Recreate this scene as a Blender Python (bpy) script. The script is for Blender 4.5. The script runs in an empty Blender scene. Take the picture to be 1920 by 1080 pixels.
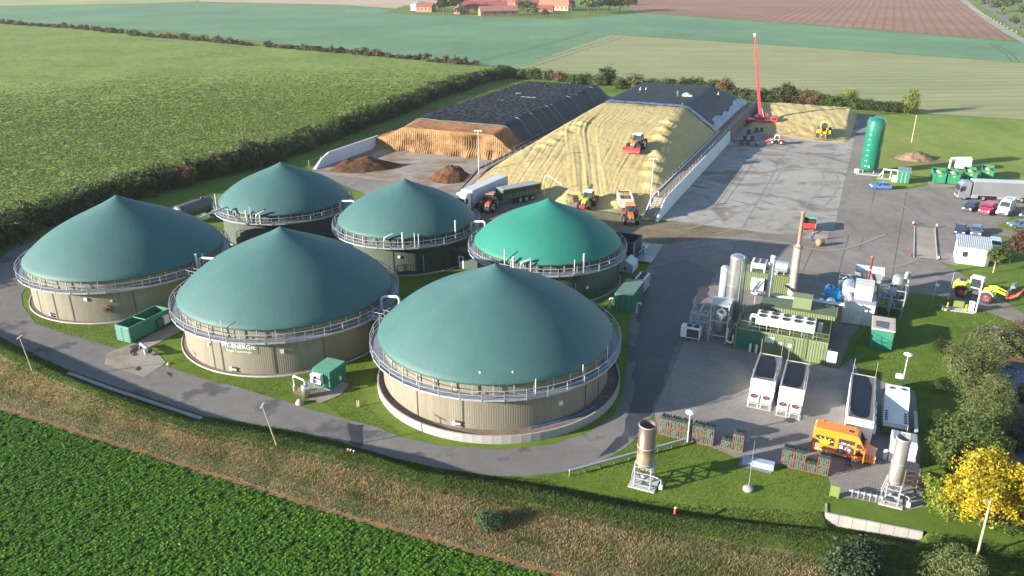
import bpy, bmesh, math, random
import numpy as np
from mathutils import Vector, Matrix
from mathutils import noise as mnoise

random.seed(7)
RNG = np.random.default_rng(11)
R = math.radians
scene = bpy.context.scene
COL = scene.collection

# ------------------------------------------------------------------ camera, world, sun, exposure
CAM_H, FPX = 45.5, 1490.0                       # drone height (m), focal length in photo pixels
PITCH = math.atan(615.0 / FPX)                  # looking down 22.4 degrees
cam_data = bpy.data.cameras.new('camera')
cam = bpy.data.objects.new('camera', cam_data)
COL.objects.link(cam)
cam.location = (0, 0, CAM_H)
cam.rotation_euler = (math.pi / 2 - PITCH, 0, 0)
cam_data.sensor_width = 36.0
cam_data.lens = 36.0 * FPX / 1920.0
cam_data.clip_start, cam_data.clip_end = 0.5, 9000.0
scene.camera = cam

SUN_AZ, SUN_EL = R(19.0), R(15.5)               # light travels towards SUN_AZ (from +X), sun SUN_EL above horizon
world = bpy.data.worlds.new('World')
scene.world = world
world.use_nodes = True
wn, wl = world.node_tree.nodes, world.node_tree.links
wn.clear()
w_out = wn.new('ShaderNodeOutputWorld')
w_bg = wn.new('ShaderNodeBackground')
w_sky = wn.new('ShaderNodeTexSky')
w_sky.sky_type = 'NISHITA'
w_sky.sun_disc = False
w_sky.sun_elevation = SUN_EL
w_sky.sun_rotation = R(90) - (SUN_AZ + math.pi)  # clockwise from +Y
w_sky.air_density, w_sky.dust_density, w_sky.ozone_density = 1.0, 0.3, 1.5
w_bg.inputs['Strength'].default_value = 0.09
wl.new(w_sky.outputs['Color'], w_bg.inputs['Color'])
wl.new(w_bg.outputs['Background'], w_out.inputs['Surface'])

sun_data = bpy.data.lights.new('sun', 'SUN')
sun_data.energy = 5.0
sun_data.angle = R(0.55)
sun_data.color = (1.0, 0.91, 0.78)
sun = bpy.data.objects.new('sun', sun_data)
COL.objects.link(sun)
sun.location = (-200, -80, 150)
_d = Vector((math.cos(SUN_AZ) * math.cos(SUN_EL), math.sin(SUN_AZ) * math.cos(SUN_EL), -math.sin(SUN_EL)))
sun.rotation_euler = _d.to_track_quat('-Z', 'Y').to_euler()

scene.view_settings.view_transform = 'Standard'
scene.view_settings.look = 'None'
scene.view_settings.exposure = 1.55
scene.view_settings.gamma = 1.0
scene.view_settings.use_curve_mapping = False
scene.cycles.max_bounces = 6
scene.cycles.transparent_max_bounces = 8
scene.cycles.use_denoising = True
scene.cycles.caustics_reflective = False
scene.cycles.caustics_refractive = False

# ------------------------------------------------------------------ frames of reference
# survey(): ground position (metres) of a point measured on the aerial photo at height z
def survey(u, v, z=0.0):
    a, b = (u - 960.0) / FPX, (v - 540.0) / FPX
    t = (CAM_H - z) / (math.sin(PITCH) + b * math.cos(PITCH))
    return Vector((a * t, t * (math.cos(PITCH) - b * math.sin(PITCH)), z))

# the plant is laid out on a grid turned by -24 degrees: p across the silos, q along them
ROT = R(-24.0)
CR, SR = math.cos(ROT), math.sin(ROT)
def W(p, q, z=0.0):
    return Vector((p * CR - q * SR, p * SR + q * CR, z))
def site(v):
    return (v.x * CR + v.y * SR, -v.x * SR + v.y * CR)
def smooth(a, b, x):
    t = np.clip((x - a) / (b - a), 0, 1)
    return t * t * (3 - 2 * t)

# ------------------------------------------------------------------ mesh building
class MB:
    def __init__(s):
        s.v, s.f, s.sm = [], [], []
    def add(s, vs, fs, sm=False, M=None):
        o = len(s.v)
        s.v += [tuple(M @ Vector(p)) for p in vs] if M is not None else [tuple(p) for p in vs]
        s.f += [tuple(i + o for i in f) for f in fs]
        s.sm += [sm] * len(fs)
        return s
    def box(s, x0, y0, z0, x1, y1, z1, M=None, tx=0.0, ty=0.0):
        vs = [(x0, y0, z0), (x1, y0, z0), (x1, y1, z0), (x0, y1, z0),
              (x0 + tx, y0 + ty, z1), (x1 - tx, y0 + ty, z1), (x1 - tx, y1 - ty, z1), (x0 + tx, y1 - ty, z1)]
        return s.add(vs, [(3, 2, 1, 0), (4, 5, 6, 7), (0, 1, 5, 4), (1, 2, 6, 5), (2, 3, 7, 6), (3, 0, 4, 7)], M=M)
    def bar(s, a, b, w, h=None):
        a, b = Vector(a), Vector(b)
        h = h or w
        d = b - a
        L = d.length
        M = Matrix.Translation(a) @ d.to_track_quat('X', 'Z').to_matrix().to_4x4()
        return s.box(0, -w / 2, -h / 2, L, w / 2, h / 2, M=M)
    def cyl(s, a, b, r0, r1=None, n=12, caps=True):
        a, b = Vector(a), Vector(b)
        r1 = r0 if r1 is None else r1
        q = (b - a).to_track_quat('Z', 'X').to_matrix()
        vs = []
        for c, r in ((a, r0), (b, r1)):
            for i in range(n):
                t = 2 * math.pi * i / n
                vs.append(c + q @ Vector((r * math.cos(t), r * math.sin(t), 0)))
        s.add(vs, [(i, (i + 1) % n, n + (i + 1) % n, n + i) for i in range(n)], True)
        if caps:
            s.add(vs[:n], [tuple(reversed(range(n)))])
            s.add(vs[n:], [tuple(range(n))])
        return s
    def tube(s, pts, r, n=8, caps=True, closed=False):
        P = [Vector(p) for p in pts]
        m = len(P)
        vs = []
        for k, p in enumerate(P):
            if closed:
                d = P[(k + 1) % m] - P[k - 1]
            else:
                d = P[min(k + 1, m - 1)] - P[max(k - 1, 0)]
            q = d.to_track_quat('Z', 'X').to_matrix() if abs(d.normalized().z) > 0.999 else None
            if q is None:
                z = d.normalized(); x = Vector((0, 0, 1)).cross(z).normalized(); y = z.cross(x)
            else:
                x, y = Vector((1, 0, 0)), Vector((0, 1, 0)) * (1 if d.z > 0 else -1)
            for i in range(n):
                t = 2 * math.pi * i / n
                vs.append(p + x * (r * math.cos(t)) + y * (r * math.sin(t)))
        fs = []
        for k in range(m if closed else m - 1):
            a, b = k * n, ((k + 1) % m) * n
            fs += [(a + i, a + (i + 1) % n, b + (i + 1) % n, b + i) for i in range(n)]
        s.add(vs, fs, True)
        if caps and not closed:
            s.add(vs[:n], [tuple(reversed(range(n)))]); s.add(vs[-n:], [tuple(range(n))])
        return s
    def lathe(s, prof, n=32, c=(0, 0), a0=0.0, a1=2 * math.pi, sm=True):
        full = abs(a1 - a0 - 2 * math.pi) < 1e-6
        m = n if full else n + 1
        vs = [(c[0] + r * math.cos(a0 + (a1 - a0) * i / n), c[1] + r * math.sin(a0 + (a1 - a0) * i / n), z)
              for r, z in prof for i in range(m)]
        fs = []
        for k in range(len(prof) - 1):
            for i in range(n):
                j = (i + 1) % m if full else i + 1
                fs.append((k * m + i, k * m + j, (k + 1) * m + j, (k + 1) * m + i))
        return s.add(vs, fs, sm)
    def prism(s, pts, y0, y1, wf=None):
        # side-view polygon (x, z) extruded across y; wf(z) scales the half width
        n = len(pts)
        ym, yh = (y0 + y1) / 2, (y1 - y0) / 2
        k = (lambda z: 1.0) if wf is None else wf
        vs = [(x, ym - yh * k(z), z) for x, z in pts] + [(x, ym + yh * k(z), z) for x, z in pts]
        fs = [tuple(range(n)), tuple(reversed(range(n, 2 * n)))]
        fs += [((i + 1) % n, i, n + i, n + (i + 1) % n) for i in range(n)]
        return s.add(vs, fs)
    def flat(s, pts, z0, z1):
        # plan polygon (x, y) between z0 and z1
        n = len(pts)
        vs = [(x, y, z0) for x, y in pts] + [(x, y, z1) for x, y in pts]
        fs = [tuple(reversed(range(n))), tuple(range(n, 2 * n))]
        fs += [(i, (i + 1) % n, n + (i + 1) % n, n + i) for i in range(n)]
        return s.add(vs, fs)
    def quad(s, a, b, c, d):
        return s.add([a, b, c, d], [(0, 1, 2, 3)])
    def corr(s, a, b, z0, z1, pitch=0.28, depth=0.05):
        # trapezoidal sheet standing on the line a-b; ribs point to the right of a->b
        a, b = Vector((a[0], a[1], 0)), Vector((b[0], b[1], 0))
        d = b - a
        L = d.length
        d.normalize()
        nn = Vector((d.y, -d.x, 0))
        n = max(1, int(round(L / pitch)))
        st = L / n
        pts = []
        for i in range(n):
            for fx, off in ((0.0, 0), (0.28, 0), (0.42, 1), (0.86, 1)):
                pts.append(a + d * (st * (i + fx)) + nn * (depth * off))
        pts.append(b)
        m = len(pts)
        vs = [(p.x, p.y, z0) for p in pts] + [(p.x, p.y, z1) for p in pts]
        return s.add(vs, [(i, i + 1, m + i + 1, m + i) for i in range(m - 1)])
    def mesh(s, name):
        me = bpy.data.meshes.new(name)
        me.from_pydata(s.v, [], s.f)
        me.polygons.foreach_set('use_smooth', s.sm)
        me.update()
        return me
    def build(s, name, mat, parent=None, bevel=0.0):
        return put(name, s.mesh(name), mat, parent, bevel)

def put(name, me, mat=None, parent=None, bevel=0.0):
    o = bpy.data.objects.new(name, me)
    COL.objects.link(o)
    if mat is not None and not me.materials:
        me.materials.append(mat)
    if parent is not None:
        o.parent = parent
    if bevel:
        b = o.modifiers.new('edge', 'BEVEL')
        b.width, b.segments, b.limit_method, b.angle_limit = bevel, 2, 'ANGLE', R(35)
        b.harden_normals = False
    return o

def thing(name, label, cat, loc=(0, 0, 0), rz=0.0, group=None, sc=None):
    o = bpy.data.objects.new(name, None)
    o.empty_display_size = 0.2
    COL.objects.link(o)
    o.location = loc
    o.rotation_euler = (0, 0, rz)
    if sc is not None:
        o.scale = (sc, sc, sc) if not hasattr(sc, '__len__') else sc
    o['label'], o['category'] = label, cat
    if group:
        o['group'] = group
    return o

def tag(o, label, cat, group=None):
    o['label'], o['category'] = label, cat
    if group:
        o['group'] = group
    return o

def clone(root, loc, rz, label, group=None, sc=None):
    r = root.copy(); COL.objects.link(r)
    r.location = loc
    r.rotation_euler = (0, 0, rz)
    if sc is not None:
        r.scale = (sc, sc, sc) if not hasattr(sc, '__len__') else sc
    r['label'] = label
    if group:
        r['group'] = group
    for ch in root.children:
        c = ch.copy(); COL.objects.link(c); c.parent = r
        for g in ch.children:
            d = g.copy(); COL.objects.link(d); d.parent = c
    return r

def setting(o, kind='structure', label=None):
    o['kind'] = kind
    if label:
        o['label'] = label
    return o

def np_mesh(name, V, F, attr=None, smooth_=False):
    # V (n,3), F (m,4) quads or (m,3) triangles; attr: per-face float 'v'
    me = bpy.data.meshes.new(name)
    k = F.shape[1]
    me.vertices.add(len(V)); me.vertices.foreach_set('co', np.ascontiguousarray(V, dtype=np.float32).ravel())
    me.loops.add(F.size); me.loops.foreach_set('vertex_index', np.ascontiguousarray(F, dtype=np.int32).ravel())
    me.polygons.add(len(F))
    me.polygons.foreach_set('loop_start', np.arange(0, F.size, k, dtype=np.int32))
    if smooth_:
        me.polygons.foreach_set('use_smooth', np.ones(len(F), dtype=bool))
    me.update(calc_edges=True)
    if attr is not None:
        a = me.attributes.new('v', 'FLOAT', 'FACE')
        a.data.foreach_set('value', np.asarray(attr, dtype=np.float32))
    return me

def fbm(x, y, sc=1.0, oct_=4, seed=0.0):
    # cheap smooth value noise on arrays, about -1..1
    out = np.zeros_like(x, dtype=float)
    amp, tot = 1.0, 0.0
    for o in range(oct_):
        fx, fy = x * sc + seed * 13.7 + o * 5.3, y * sc + seed * 7.9 + o * 9.1
        ix, iy = np.floor(fx), np.floor(fy)
        tx, ty = fx - ix, fy - iy
        tx, ty = tx * tx * (3 - 2 * tx), ty * ty * (3 - 2 * ty)
        def h(a, b):
            t = np.sin(a * 127.1 + b * 311.7 + seed * 74.7) * 43758.5453
            return (t - np.floor(t)) * 2 - 1
        n = (h(ix, iy) * (1 - tx) + h(ix + 1, iy) * tx) * (1 - ty) + (h(ix, iy + 1) * (1 - tx) + h(ix + 1, iy + 1) * tx) * ty
        out += n * amp
        tot += amp
        amp *= 0.5
        sc *= 2.03
    return out / tot

# ------------------------------------------------------------------ materials
MATS = {}
def _base(name):
    m = bpy.data.materials.new(name)
    m.use_nodes = True
    nt = m.node_tree
    b = nt.nodes['Principled BSDF']
    return m, nt, b

def _noise(nt, vec, scale, detail=4.0, rough=0.55, dist=0.0):
    n = nt.nodes.new('ShaderNodeTexNoise')
    n.inputs['Scale'].default_value = scale
    n.inputs['Detail'].default_value = detail
    n.inputs['Roughness'].default_value = rough
    n.inputs['Distortion'].default_value = dist
    if vec is not None:
        nt.links.new(vec, n.inputs['Vector'])
    return n.outputs['Fac']

def _ramp(nt, fac, stops):
    r = nt.nodes.new('ShaderNodeValToRGB')
    e = r.color_ramp.elements
    while len(e) < len(stops):
        e.new(0.5)
    for el, (p, c) in zip(e, stops):
        el.position = p
        el.color = (*c, 1) if len(c) == 3 else c
    nt.links.new(fac, r.inputs['Fac'])
    return r.outputs['Color']

def _mix(nt, fac, a, b, mode='MIX'):
    m = nt.nodes.new('ShaderNodeMix')
    m.data_type = 'RGBA'
    m.blend_type = mode
    for sock, val in ((m.inputs[0], fac), (m.inputs[6], a), (m.inputs[7], b)):
        if isinstance(val, (int, float)):
            sock.default_value = val
        elif isinstance(val, tuple):
            sock.default_value = (*val, 1) if len(val) == 3 else val
        else:
            nt.links.new(val, sock)
    return m.outputs[2]

def _pos(nt):
    return nt.nodes.new('ShaderNodeNewGeometry').outputs['Position']

def _obj(nt):
    return nt.nodes.new('ShaderNodeTexCoord').outputs['Object']

def _map(nt, vec, scale=(1, 1, 1), rot=0.0):
    m = nt.nodes.new('ShaderNodeMapping')
    m.inputs['Scale'].default_value = scale
    m.inputs['Rotation'].default_value = (0, 0, rot)
    nt.links.new(vec, m.inputs['Vector'])
    return m.outputs['Vector']

def _bump(nt, b, h, strength, dist):
    bp = nt.nodes.new('ShaderNodeBump')
    bp.inputs['Strength'].default_value = strength
    bp.inputs['Distance'].default_value = dist
    nt.links.new(h, bp.inputs['Height'])
    nt.links.new(bp.outputs['Normal'], b.inputs['Normal'])

def mat(name, c, c2=None, rough=0.6, metal=0.0, ns=1.5, amt=0.5, bump=0.0, spec=None, pos=False, streak=False, coat=0.0):
    """plain surface with a two-scale tone variation, slight dirt and relief"""
    if name in MATS:
        return MATS[name]
    m, nt, b = _base(name)
    vec = _pos(nt) if pos else _obj(nt)
    if streak:
        vec = _map(nt, vec, (1, 1, 0.12))
    c2 = c2 or tuple(x * 0.72 for x in c)
    n1 = _noise(nt, vec, ns, 5.0, 0.6)
    f = _ramp(nt, n1, [(0.36, (0, 0, 0)), (0.68, (1, 1, 1))])
    mx = nt.nodes.new('ShaderNodeMath'); mx.operation = 'MULTIPLY'; mx.inputs[1].default_value = amt
    nt.links.new(f, mx.inputs[0])
    nt.links.new(_mix(nt, mx.outputs[0], c, c2), b.inputs['Base Color'])
    b.inputs['Roughness'].default_value = rough
    b.inputs['Metallic'].default_value = metal
    if coat:
        b.inputs['Coat Weight'].default_value = coat
    if spec is not None:
        b.inputs['Specular IOR Level'].default_value = spec
    if bump:
        _bump(nt, b, _noise(nt, vec, ns * 9, 3.0), 0.6, bump)
    MATS[name] = m
    return m

def ground_mat(name, stops, s1=0.05, s2=0.6, s3=6.0, rough=0.9, bump=0.03, w=(0.45, 0.3, 0.25), stretch=None, rot=0.0, extra=None):
    """ground: three noise scales blended into one colour ramp"""
    m, nt, b = _base(name)
    P = _pos(nt)
    if stretch:
        P = _map(nt, P, stretch, rot)
    tot = None
    for s, k, d in ((s1, w[0], 3.0), (s2, w[1], 4.0), (s3, w[2], 4.0)):
        n = _noise(nt, P, s, d, 0.6)
        mm = nt.nodes.new('ShaderNodeMath'); mm.operation = 'MULTIPLY'; mm.inputs[1].default_value = k
        nt.links.new(n, mm.inputs[0])
        if tot is None:
            tot = mm.outputs[0]
        else:
            ad = nt.nodes.new('ShaderNodeMath'); ad.operation = 'ADD'
            nt.links.new(tot, ad.inputs[0]); nt.links.new(mm.outputs[0], ad.inputs[1])
            tot = ad.outputs[0]
    col = _ramp(nt, tot, stops)
    if extra:
        col = extra(nt, col, _pos(nt))
    nt.links.new(col, b.inputs['Base Color'])
    b.inputs['Roughness'].default_value = rough
    b.inputs['Specular IOR Level'].default_value = 0.25
    if bump:
        _bump(nt, b, _noise(nt, P, s3, 5.0, 0.7), 0.8, bump)
    MATS[name] = m
    return m

def leaf_mat(name, stops, trans=0.25, rough=0.55, patch=None):
    """leaves: colour drawn per leaf from the face attribute v, part of the light passes through"""
    m, nt, b = _base(name)
    at = nt.nodes.new('ShaderNodeAttribute'); at.attribute_name = 'v'
    col = _ramp(nt, at.outputs['Fac'], stops)
    if patch:
        n = _noise(nt, _pos(nt), patch[0], 3.0)
        f = _ramp(nt, n, [(patch[2], (0, 0, 0)), (patch[3], (1, 1, 1))])
        col = _mix(nt, f, col, patch[1])
    oi = nt.nodes.new('ShaderNodeObjectInfo')
    hs = nt.nodes.new('ShaderNodeHueSaturation')
    mr = nt.nodes.new('ShaderNodeMapRange')
    mr.inputs['To Min'].default_value, mr.inputs['To Max'].default_value = 0.75, 1.25
    nt.links.new(oi.outputs['Random'], mr.inputs['Value'])
    nt.links.new(mr.outputs[0], hs.inputs['Value'])
    nt.links.new(col, hs.inputs['Color'])
    col = hs.outputs['Color']
    nt.links.new(col, b.inputs['Base Color'])
    b.inputs['Roughness'].default_value = rough
    b.inputs['Specular IOR Level'].default_value = 0.3
    tr = nt.nodes.new('ShaderNodeBsdfTranslucent')
    nt.links.new(col, tr.inputs['Color'])
    ms = nt.nodes.new('ShaderNodeMixShader'); ms.inputs[0].default_value = trans
    nt.links.new(b.outputs[0], ms.inputs[1]); nt.links.new(tr.outputs[0], ms.inputs[2])
    nt.links.new(ms.outputs[0], nt.nodes['Material Output'].inputs['Surface'])
    MATS[name] = m
    return m

STEEL = mat('galvanised_steel', (0.38, 0.40, 0.43), (0.29, 0.31, 0.34), 0.45, 0.2, 3.0)
STAINLESS = mat('stainless_steel', (0.62, 0.63, 0.63), (0.48, 0.48, 0.47), 0.30, 0.85, 1.2)
ALU = mat('aluminium_sheet', (0.58, 0.60, 0.62), (0.46, 0.48, 0.5), 0.38, 0.6, 1.5)
WHITE = mat('white_paint', (0.74, 0.74, 0.72), (0.58, 0.58, 0.55), 0.5, ns=1.2, amt=0.4)
WHITE_PIPE = mat('white_pipe', (0.60, 0.60, 0.58), (0.46, 0.46, 0.44), 0.4, ns=2.0, amt=0.4)
BLACK = mat('black_rubber', (0.025, 0.025, 0.026), (0.05, 0.045, 0.04), 0.8, ns=4)
DARK = mat('dark_metal', (0.05, 0.052, 0.055), (0.09, 0.085, 0.08), 0.6, ns=3)
GLASS = mat('dark_glass', (0.03, 0.04, 0.05), (0.05, 0.06, 0.07), 0.08, ns=0.5, spec=0.8)
RIM_GREY = mat('rim_grey', (0.5, 0.5, 0.5), None, 0.4, 0.5)
LAMP = mat('lamp_glass', (0.8, 0.8, 0.75), None, 0.2)
REDLAMP = mat('red_lamp', (0.5, 0.02, 0.015), None, 0.25)
CONCRETE = mat('concrete', (0.46, 0.45, 0.42), (0.30, 0.29, 0.27), 0.85, ns=0.9, bump=0.01)
CONCRETE_LIGHT = mat('pale_concrete', (0.36, 0.35, 0.33), (0.24, 0.235, 0.22), 0.85, ns=0.7, streak=True, amt=0.7)
RUST = mat('rusty_steel', (0.30, 0.12, 0.06), (0.18, 0.07, 0.035), 0.8, ns=3)
WOOD = mat('weathered_wood', (0.32, 0.24, 0.16), (0.22, 0.16, 0.1), 0.85, ns=4)
RED = mat('red_paint', (0.55, 0.035, 0.05), (0.42, 0.02, 0.03), 0.4, ns=1)
ORANGE = mat('orange_paint', (0.85, 0.24, 0.02), (0.75, 0.2, 0.02), 0.35, ns=0.8, amt=0.3, coat=0.3)
YELLOW = mat('yellow_paint', (0.80, 0.50, 0.03), (0.7, 0.42, 0.03), 0.45, ns=1)
LIME = mat('lime_paint', (0.52, 0.68, 0.03), (0.42, 0.56, 0.02), 0.4, ns=1)
GREEN_DK = mat('dark_green_paint', (0.02, 0.13, 0.09), (0.012, 0.085, 0.06), 0.5, ns=0.8)
GREEN_CT = mat('container_green', (0.03, 0.20, 0.13), (0.02, 0.14, 0.09), 0.5, ns=0.8)
GREEN_LT = mat('reseda_green', (0.135, 0.17, 0.08), (0.105, 0.135, 0.062), 0.55, ns=0.7)
BLUE = mat('blue_plastic', (0.02, 0.27, 0.62), (0.015, 0.2, 0.5), 0.35, ns=0.8)

def pipe_path(pts, r=0.35, k=5):
    """polyline with rounded corners"""
    P = [Vector(p) for p in pts]
    out = [P[0]]
    for i in range(1, len(P) - 1):
        a, b, c = P[i - 1], P[i], P[i + 1]
        d0, d1 = (a - b), (c - b)
        rr = min(r, d0.length * 0.49, d1.length * 0.49)
        s, e = b + d0.normalized() * rr, b + d1.normalized() * rr
        for j in range(k + 1):
            t = j / k
            out.append(s * (1 - t) ** 2 + b * (2 * t * (1 - t)) + e * t * t)
    out.append(P[-1])
    return out
# ------------------------------------------------------------------ ground, fields, roads
def outline(pts, z=0.0):
    return [survey(u, v, 0.0) for u, v in pts] if not isinstance(pts[0], Vector) else pts

def sheet(name, pts, z, m, wob=0.0, step=2.0, kind='structure', label=None):
    """flat ground sheet from a plan outline; wob makes its border uneven"""
    P = [Vector((p.x, p.y, 0)) for p in pts]
    out = []
    for i, a in enumerate(P):
        b = P[(i + 1) % len(P)]
        n = max(1, int((b - a).length / step)) if wob else 1
        n = min(n, 400)
        for k in range(n):
            q = a.lerp(b, k / n)
            if wob:
                q = q + Vector((mnoise.noise(Vector((q.x * 0.5, q.y * 0.5, 3.1))) * wob + mnoise.noise(Vector((q.x * 1.9, q.y * 1.9, 8.1))) * wob * 0.5,
                                mnoise.noise(Vector((q.x * 0.5, q.y * 0.5, 33.1))) * wob + mnoise.noise(Vector((q.x * 1.9, q.y * 1.9, 18.1))) * wob * 0.5, 0))
            out.append(q)
    bm = bmesh.new()
    vs = [bm.verts.new((q.x, q.y, z)) for q in out]
    f = bm.faces.new(vs)
    if f.normal.z < 0:
        f.normal_flip()
    f.normal_update()
    if f.normal.z < 0:
        f.normal_flip()
    bmesh.ops.triangulate(bm, faces=bm.faces[:])
    me = bpy.data.meshes.new(name)
    bm.to_mesh(me); bm.free()
    return setting(put(name, me, m), kind, label)

def px(*pts):
    return [survey(u, v) for u, v in pts]

G_LAWN = ground_mat('lawn_grass', [(0.30, (0.048, 0.085, 0.010)), (0.46, (0.088, 0.145, 0.015)), (0.58, (0.128, 0.185, 0.024)), (0.72, (0.20, 0.195, 0.05))],
                    0.07, 0.5, 5.0, bump=0.06)
G_BEET = ground_mat('beet_soil', [(0.35, (0.030, 0.065, 0.010)), (0.55, (0.055, 0.105, 0.016)), (0.72, (0.10, 0.13, 0.025))], 0.04, 0.4, 3.0, bump=0.08)

def _rows(rot, scale, dark, amount):
    def fn(nt, col, P):
        w = nt.nodes.new('ShaderNodeTexWave')
        w.wave_type, w.bands_direction = 'BANDS', 'X'
        w.inputs['Scale'].default_value = scale
        w.inputs['Distortion'].default_value = 0.5
        w.inputs['Detail'].default_value = 2.0
        w.inputs['Detail Scale'].default_value = 0.4
        nt.links.new(_map(nt, P, (1, 1, 1), rot), w.inputs['Vector'])
        f = _ramp(nt, w.outputs['Fac'], [(0.0, (amount, amount, amount)), (0.45, (0, 0, 0))])
        return _mix(nt, f, col, dark)
    return fn
G_TEAL = ground_mat('rape_leaf_field', [(0.36, (0.075, 0.160, 0.088)), (0.50, (0.105, 0.205, 0.112)), (0.62, (0.140, 0.250, 0.130))], 0.012, 0.12, 1.2, bump=0.15)
G_BEIGE = ground_mat('young_grain_field', [(0.36, (0.190, 0.220, 0.095)), (0.50, (0.250, 0.255, 0.125)), (0.62, (0.310, 0.290, 0.160))], 0.015, 0.15, 1.5, bump=0.05,
                     stretch=(1, 3.0, 1), rot=R(-4), extra=_rows(R(-4 + 90), 0.035, (0.12, 0.17, 0.06), 0.35))
G_BROWN = ground_mat('ploughed_soil', [(0.36, (0.185, 0.095, 0.062)), (0.52, (0.255, 0.138, 0.092)), (0.66, (0.325, 0.192, 0.135))], 0.01, 0.1, 1.0, bump=0.25,
                     extra=_rows(R(24), 0.045, (0.13, 0.068, 0.045), 0.5))
G_STUBBLE = ground_mat('harvested_soil', [(0.36, (0.33, 0.25, 0.17)), (0.6, (0.42, 0.33, 0.24))], 0.01, 0.1, 1.0)
G_PALE = ground_mat('pale_meadow', [(0.36, (0.22, 0.25, 0.10)), (0.6, (0.32, 0.33, 0.15))], 0.01, 0.1, 1.0)
G_MEADOW = ground_mat('mown_meadow', [(0.34, (0.100, 0.155, 0.022)), (0.50, (0.155, 0.215, 0.035)), (0.66, (0.245, 0.260, 0.065))], 0.05, 0.4, 3.0, bump=0.05,
                      stretch=(1, 0.5, 1), rot=R(24))
G_BERM = ground_mat('dry_bank', [(0.30, (0.05, 0.075, 0.018)), (0.44, (0.13, 0.115, 0.045)), (0.56, (0.215, 0.155, 0.075)), (0.72, (0.24, 0.15, 0.10))], 0.12, 0.6, 6.0, bump=0.10)
G_SOIL = ground_mat('bare_soil', [(0.36, (0.12, 0.075, 0.035)), (0.6, (0.24, 0.15, 0.075))], 0.2, 1.0, 6.0, bump=0.06)

def _asphalt_extra(nt, col, P):
    # oil and tyre marks drawn out along the lanes, and silage trodden over the surface
    n = _noise(nt, _map(nt, P, (0.55, 0.16, 1), R(24)), 0.7, 6.0, 0.7, 1.5)
    f = _ramp(nt, n, [(0.50, (0, 0, 0)), (0.72, (0.5, 0.5, 0.5))])
    col = _mix(nt, f, col, (0.075, 0.072, 0.072))
    n2 = _noise(nt, P, 0.055, 5.0, 0.7)
    f2 = _ramp(nt, n2, [(0.52, (0, 0, 0)), (0.66, (0.75, 0.75, 0.75))])
    col = _mix(nt, f2, col, (0.17, 0.135, 0.095))
    return col
G_ASPHALT = ground_mat('yard_asphalt', [(0.34, (0.155, 0.140, 0.128)), (0.5, (0.21, 0.19, 0.175)), (0.66, (0.265, 0.243, 0.222))], 0.06, 0.5, 9.0, rough=0.85, bump=0.006, extra=_asphalt_extra)
def _road_extra(nt, col, P):
    n = _noise(nt, P, 0.16, 4.0, 0.6)
    f = _ramp(nt, n, [(0.56, (0, 0, 0)), (0.63, (0.7, 0.7, 0.7))])
    return _mix(nt, f, col, (0.055, 0.055, 0.06))
G_ROAD = ground_mat('road_asphalt', [(0.34, (0.125, 0.118, 0.116)), (0.5, (0.165, 0.155, 0.150)), (0.66, (0.21, 0.198, 0.188))], 0.08, 0.6, 10.0, rough=0.82, bump=0.006, extra=_road_extra)
G_SLAB = ground_mat('silo_slab', [(0.34, (0.20, 0.175, 0.15)), (0.5, (0.285, 0.255, 0.22)), (0.66, (0.36, 0.33, 0.29))], 0.06, 0.4, 6.0, rough=0.85, bump=0.006)
def _dirty(nt, col, P):
    n = _noise(nt, P, 0.09, 5.0, 0.65, 1.0)
    f = _ramp(nt, n, [(0.46, (0, 0, 0)), (0.60, (0.8, 0.8, 0.8))])
    return _mix(nt, f, col, (0.19, 0.115, 0.065))
G_SLAB_A = ground_mat('silo_slab_stained', [(0.34, (0.19, 0.175, 0.15)), (0.5, (0.28, 0.255, 0.22)), (0.66, (0.36, 0.33, 0.29))], 0.08, 0.5, 6.0, rough=0.85, bump=0.006, extra=_dirty)
def _slab_marks(nt, col, P):
    n = _noise(nt, P, 0.07, 5.0, 0.65, 2.0)
    f = _ramp(nt, n, [(0.50, (0, 0, 0)), (0.60, (0.7, 0.7, 0.7))])
    return _mix(nt, f, col, (0.13, 0.105, 0.085))
G_SLAB_C = ground_mat('silo_slab_grey', [(0.34, (0.22, 0.205, 0.19)), (0.5, (0.30, 0.285, 0.265)), (0.66, (0.38, 0.36, 0.335))], 0.06, 0.5, 6.0, rough=0.85, bump=0.006, extra=_slab_marks)

def paver_mat(name, c1, c2, joint, bw, bh):
    m, nt, b = _base(name)
    P = _map(nt, _pos(nt), (1, 1, 1), R(24))
    br = nt.nodes.new('ShaderNodeTexBrick')
    br.inputs['Scale'].default_value = 1.0
    br.inputs['Brick Width'].default_value, br.inputs['Row Height'].default_value = bw, bh
    br.inputs['Mortar Size'].default_value = 0.03
    br.inputs['Color1'].default_value = (*c1, 1)
    br.inputs['Color2'].default_value = (*c2, 1)
    br.inputs['Mortar'].default_value = (*joint, 1)
    nt.links.new(P, br.inputs['Vector'])
    n = _noise(nt, _pos(nt), 0.18, 5.0, 0.65)
    f = _ramp(nt, n, [(0.42, (0, 0, 0)), (0.66, (0.6, 0.6, 0.6))])
    n2 = _noise(nt, _pos(nt), 0.35, 4.0, 0.6)
    f2 = _ramp(nt, n2, [(0.60, (0, 0, 0)), (0.72, (0.55, 0.55, 0.55))])
    col = _mix(nt, f, br.outputs['Color'], (0.13, 0.125, 0.12))
    col = _mix(nt, f2, col, (0.23, 0.16, 0.085))
    nt.links.new(col, b.inputs['Base Color'])
    b.inputs['Roughness'].default_value = 0.85
    _bump(nt, b, br.outputs['Fac'], 0.5, -0.01)
    return m
G_PAVE = paver_mat('block_paving', (0.285, 0.262, 0.24), (0.24, 0.222, 0.204), (0.13, 0.122, 0.11), 0.52, 0.27)

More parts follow.
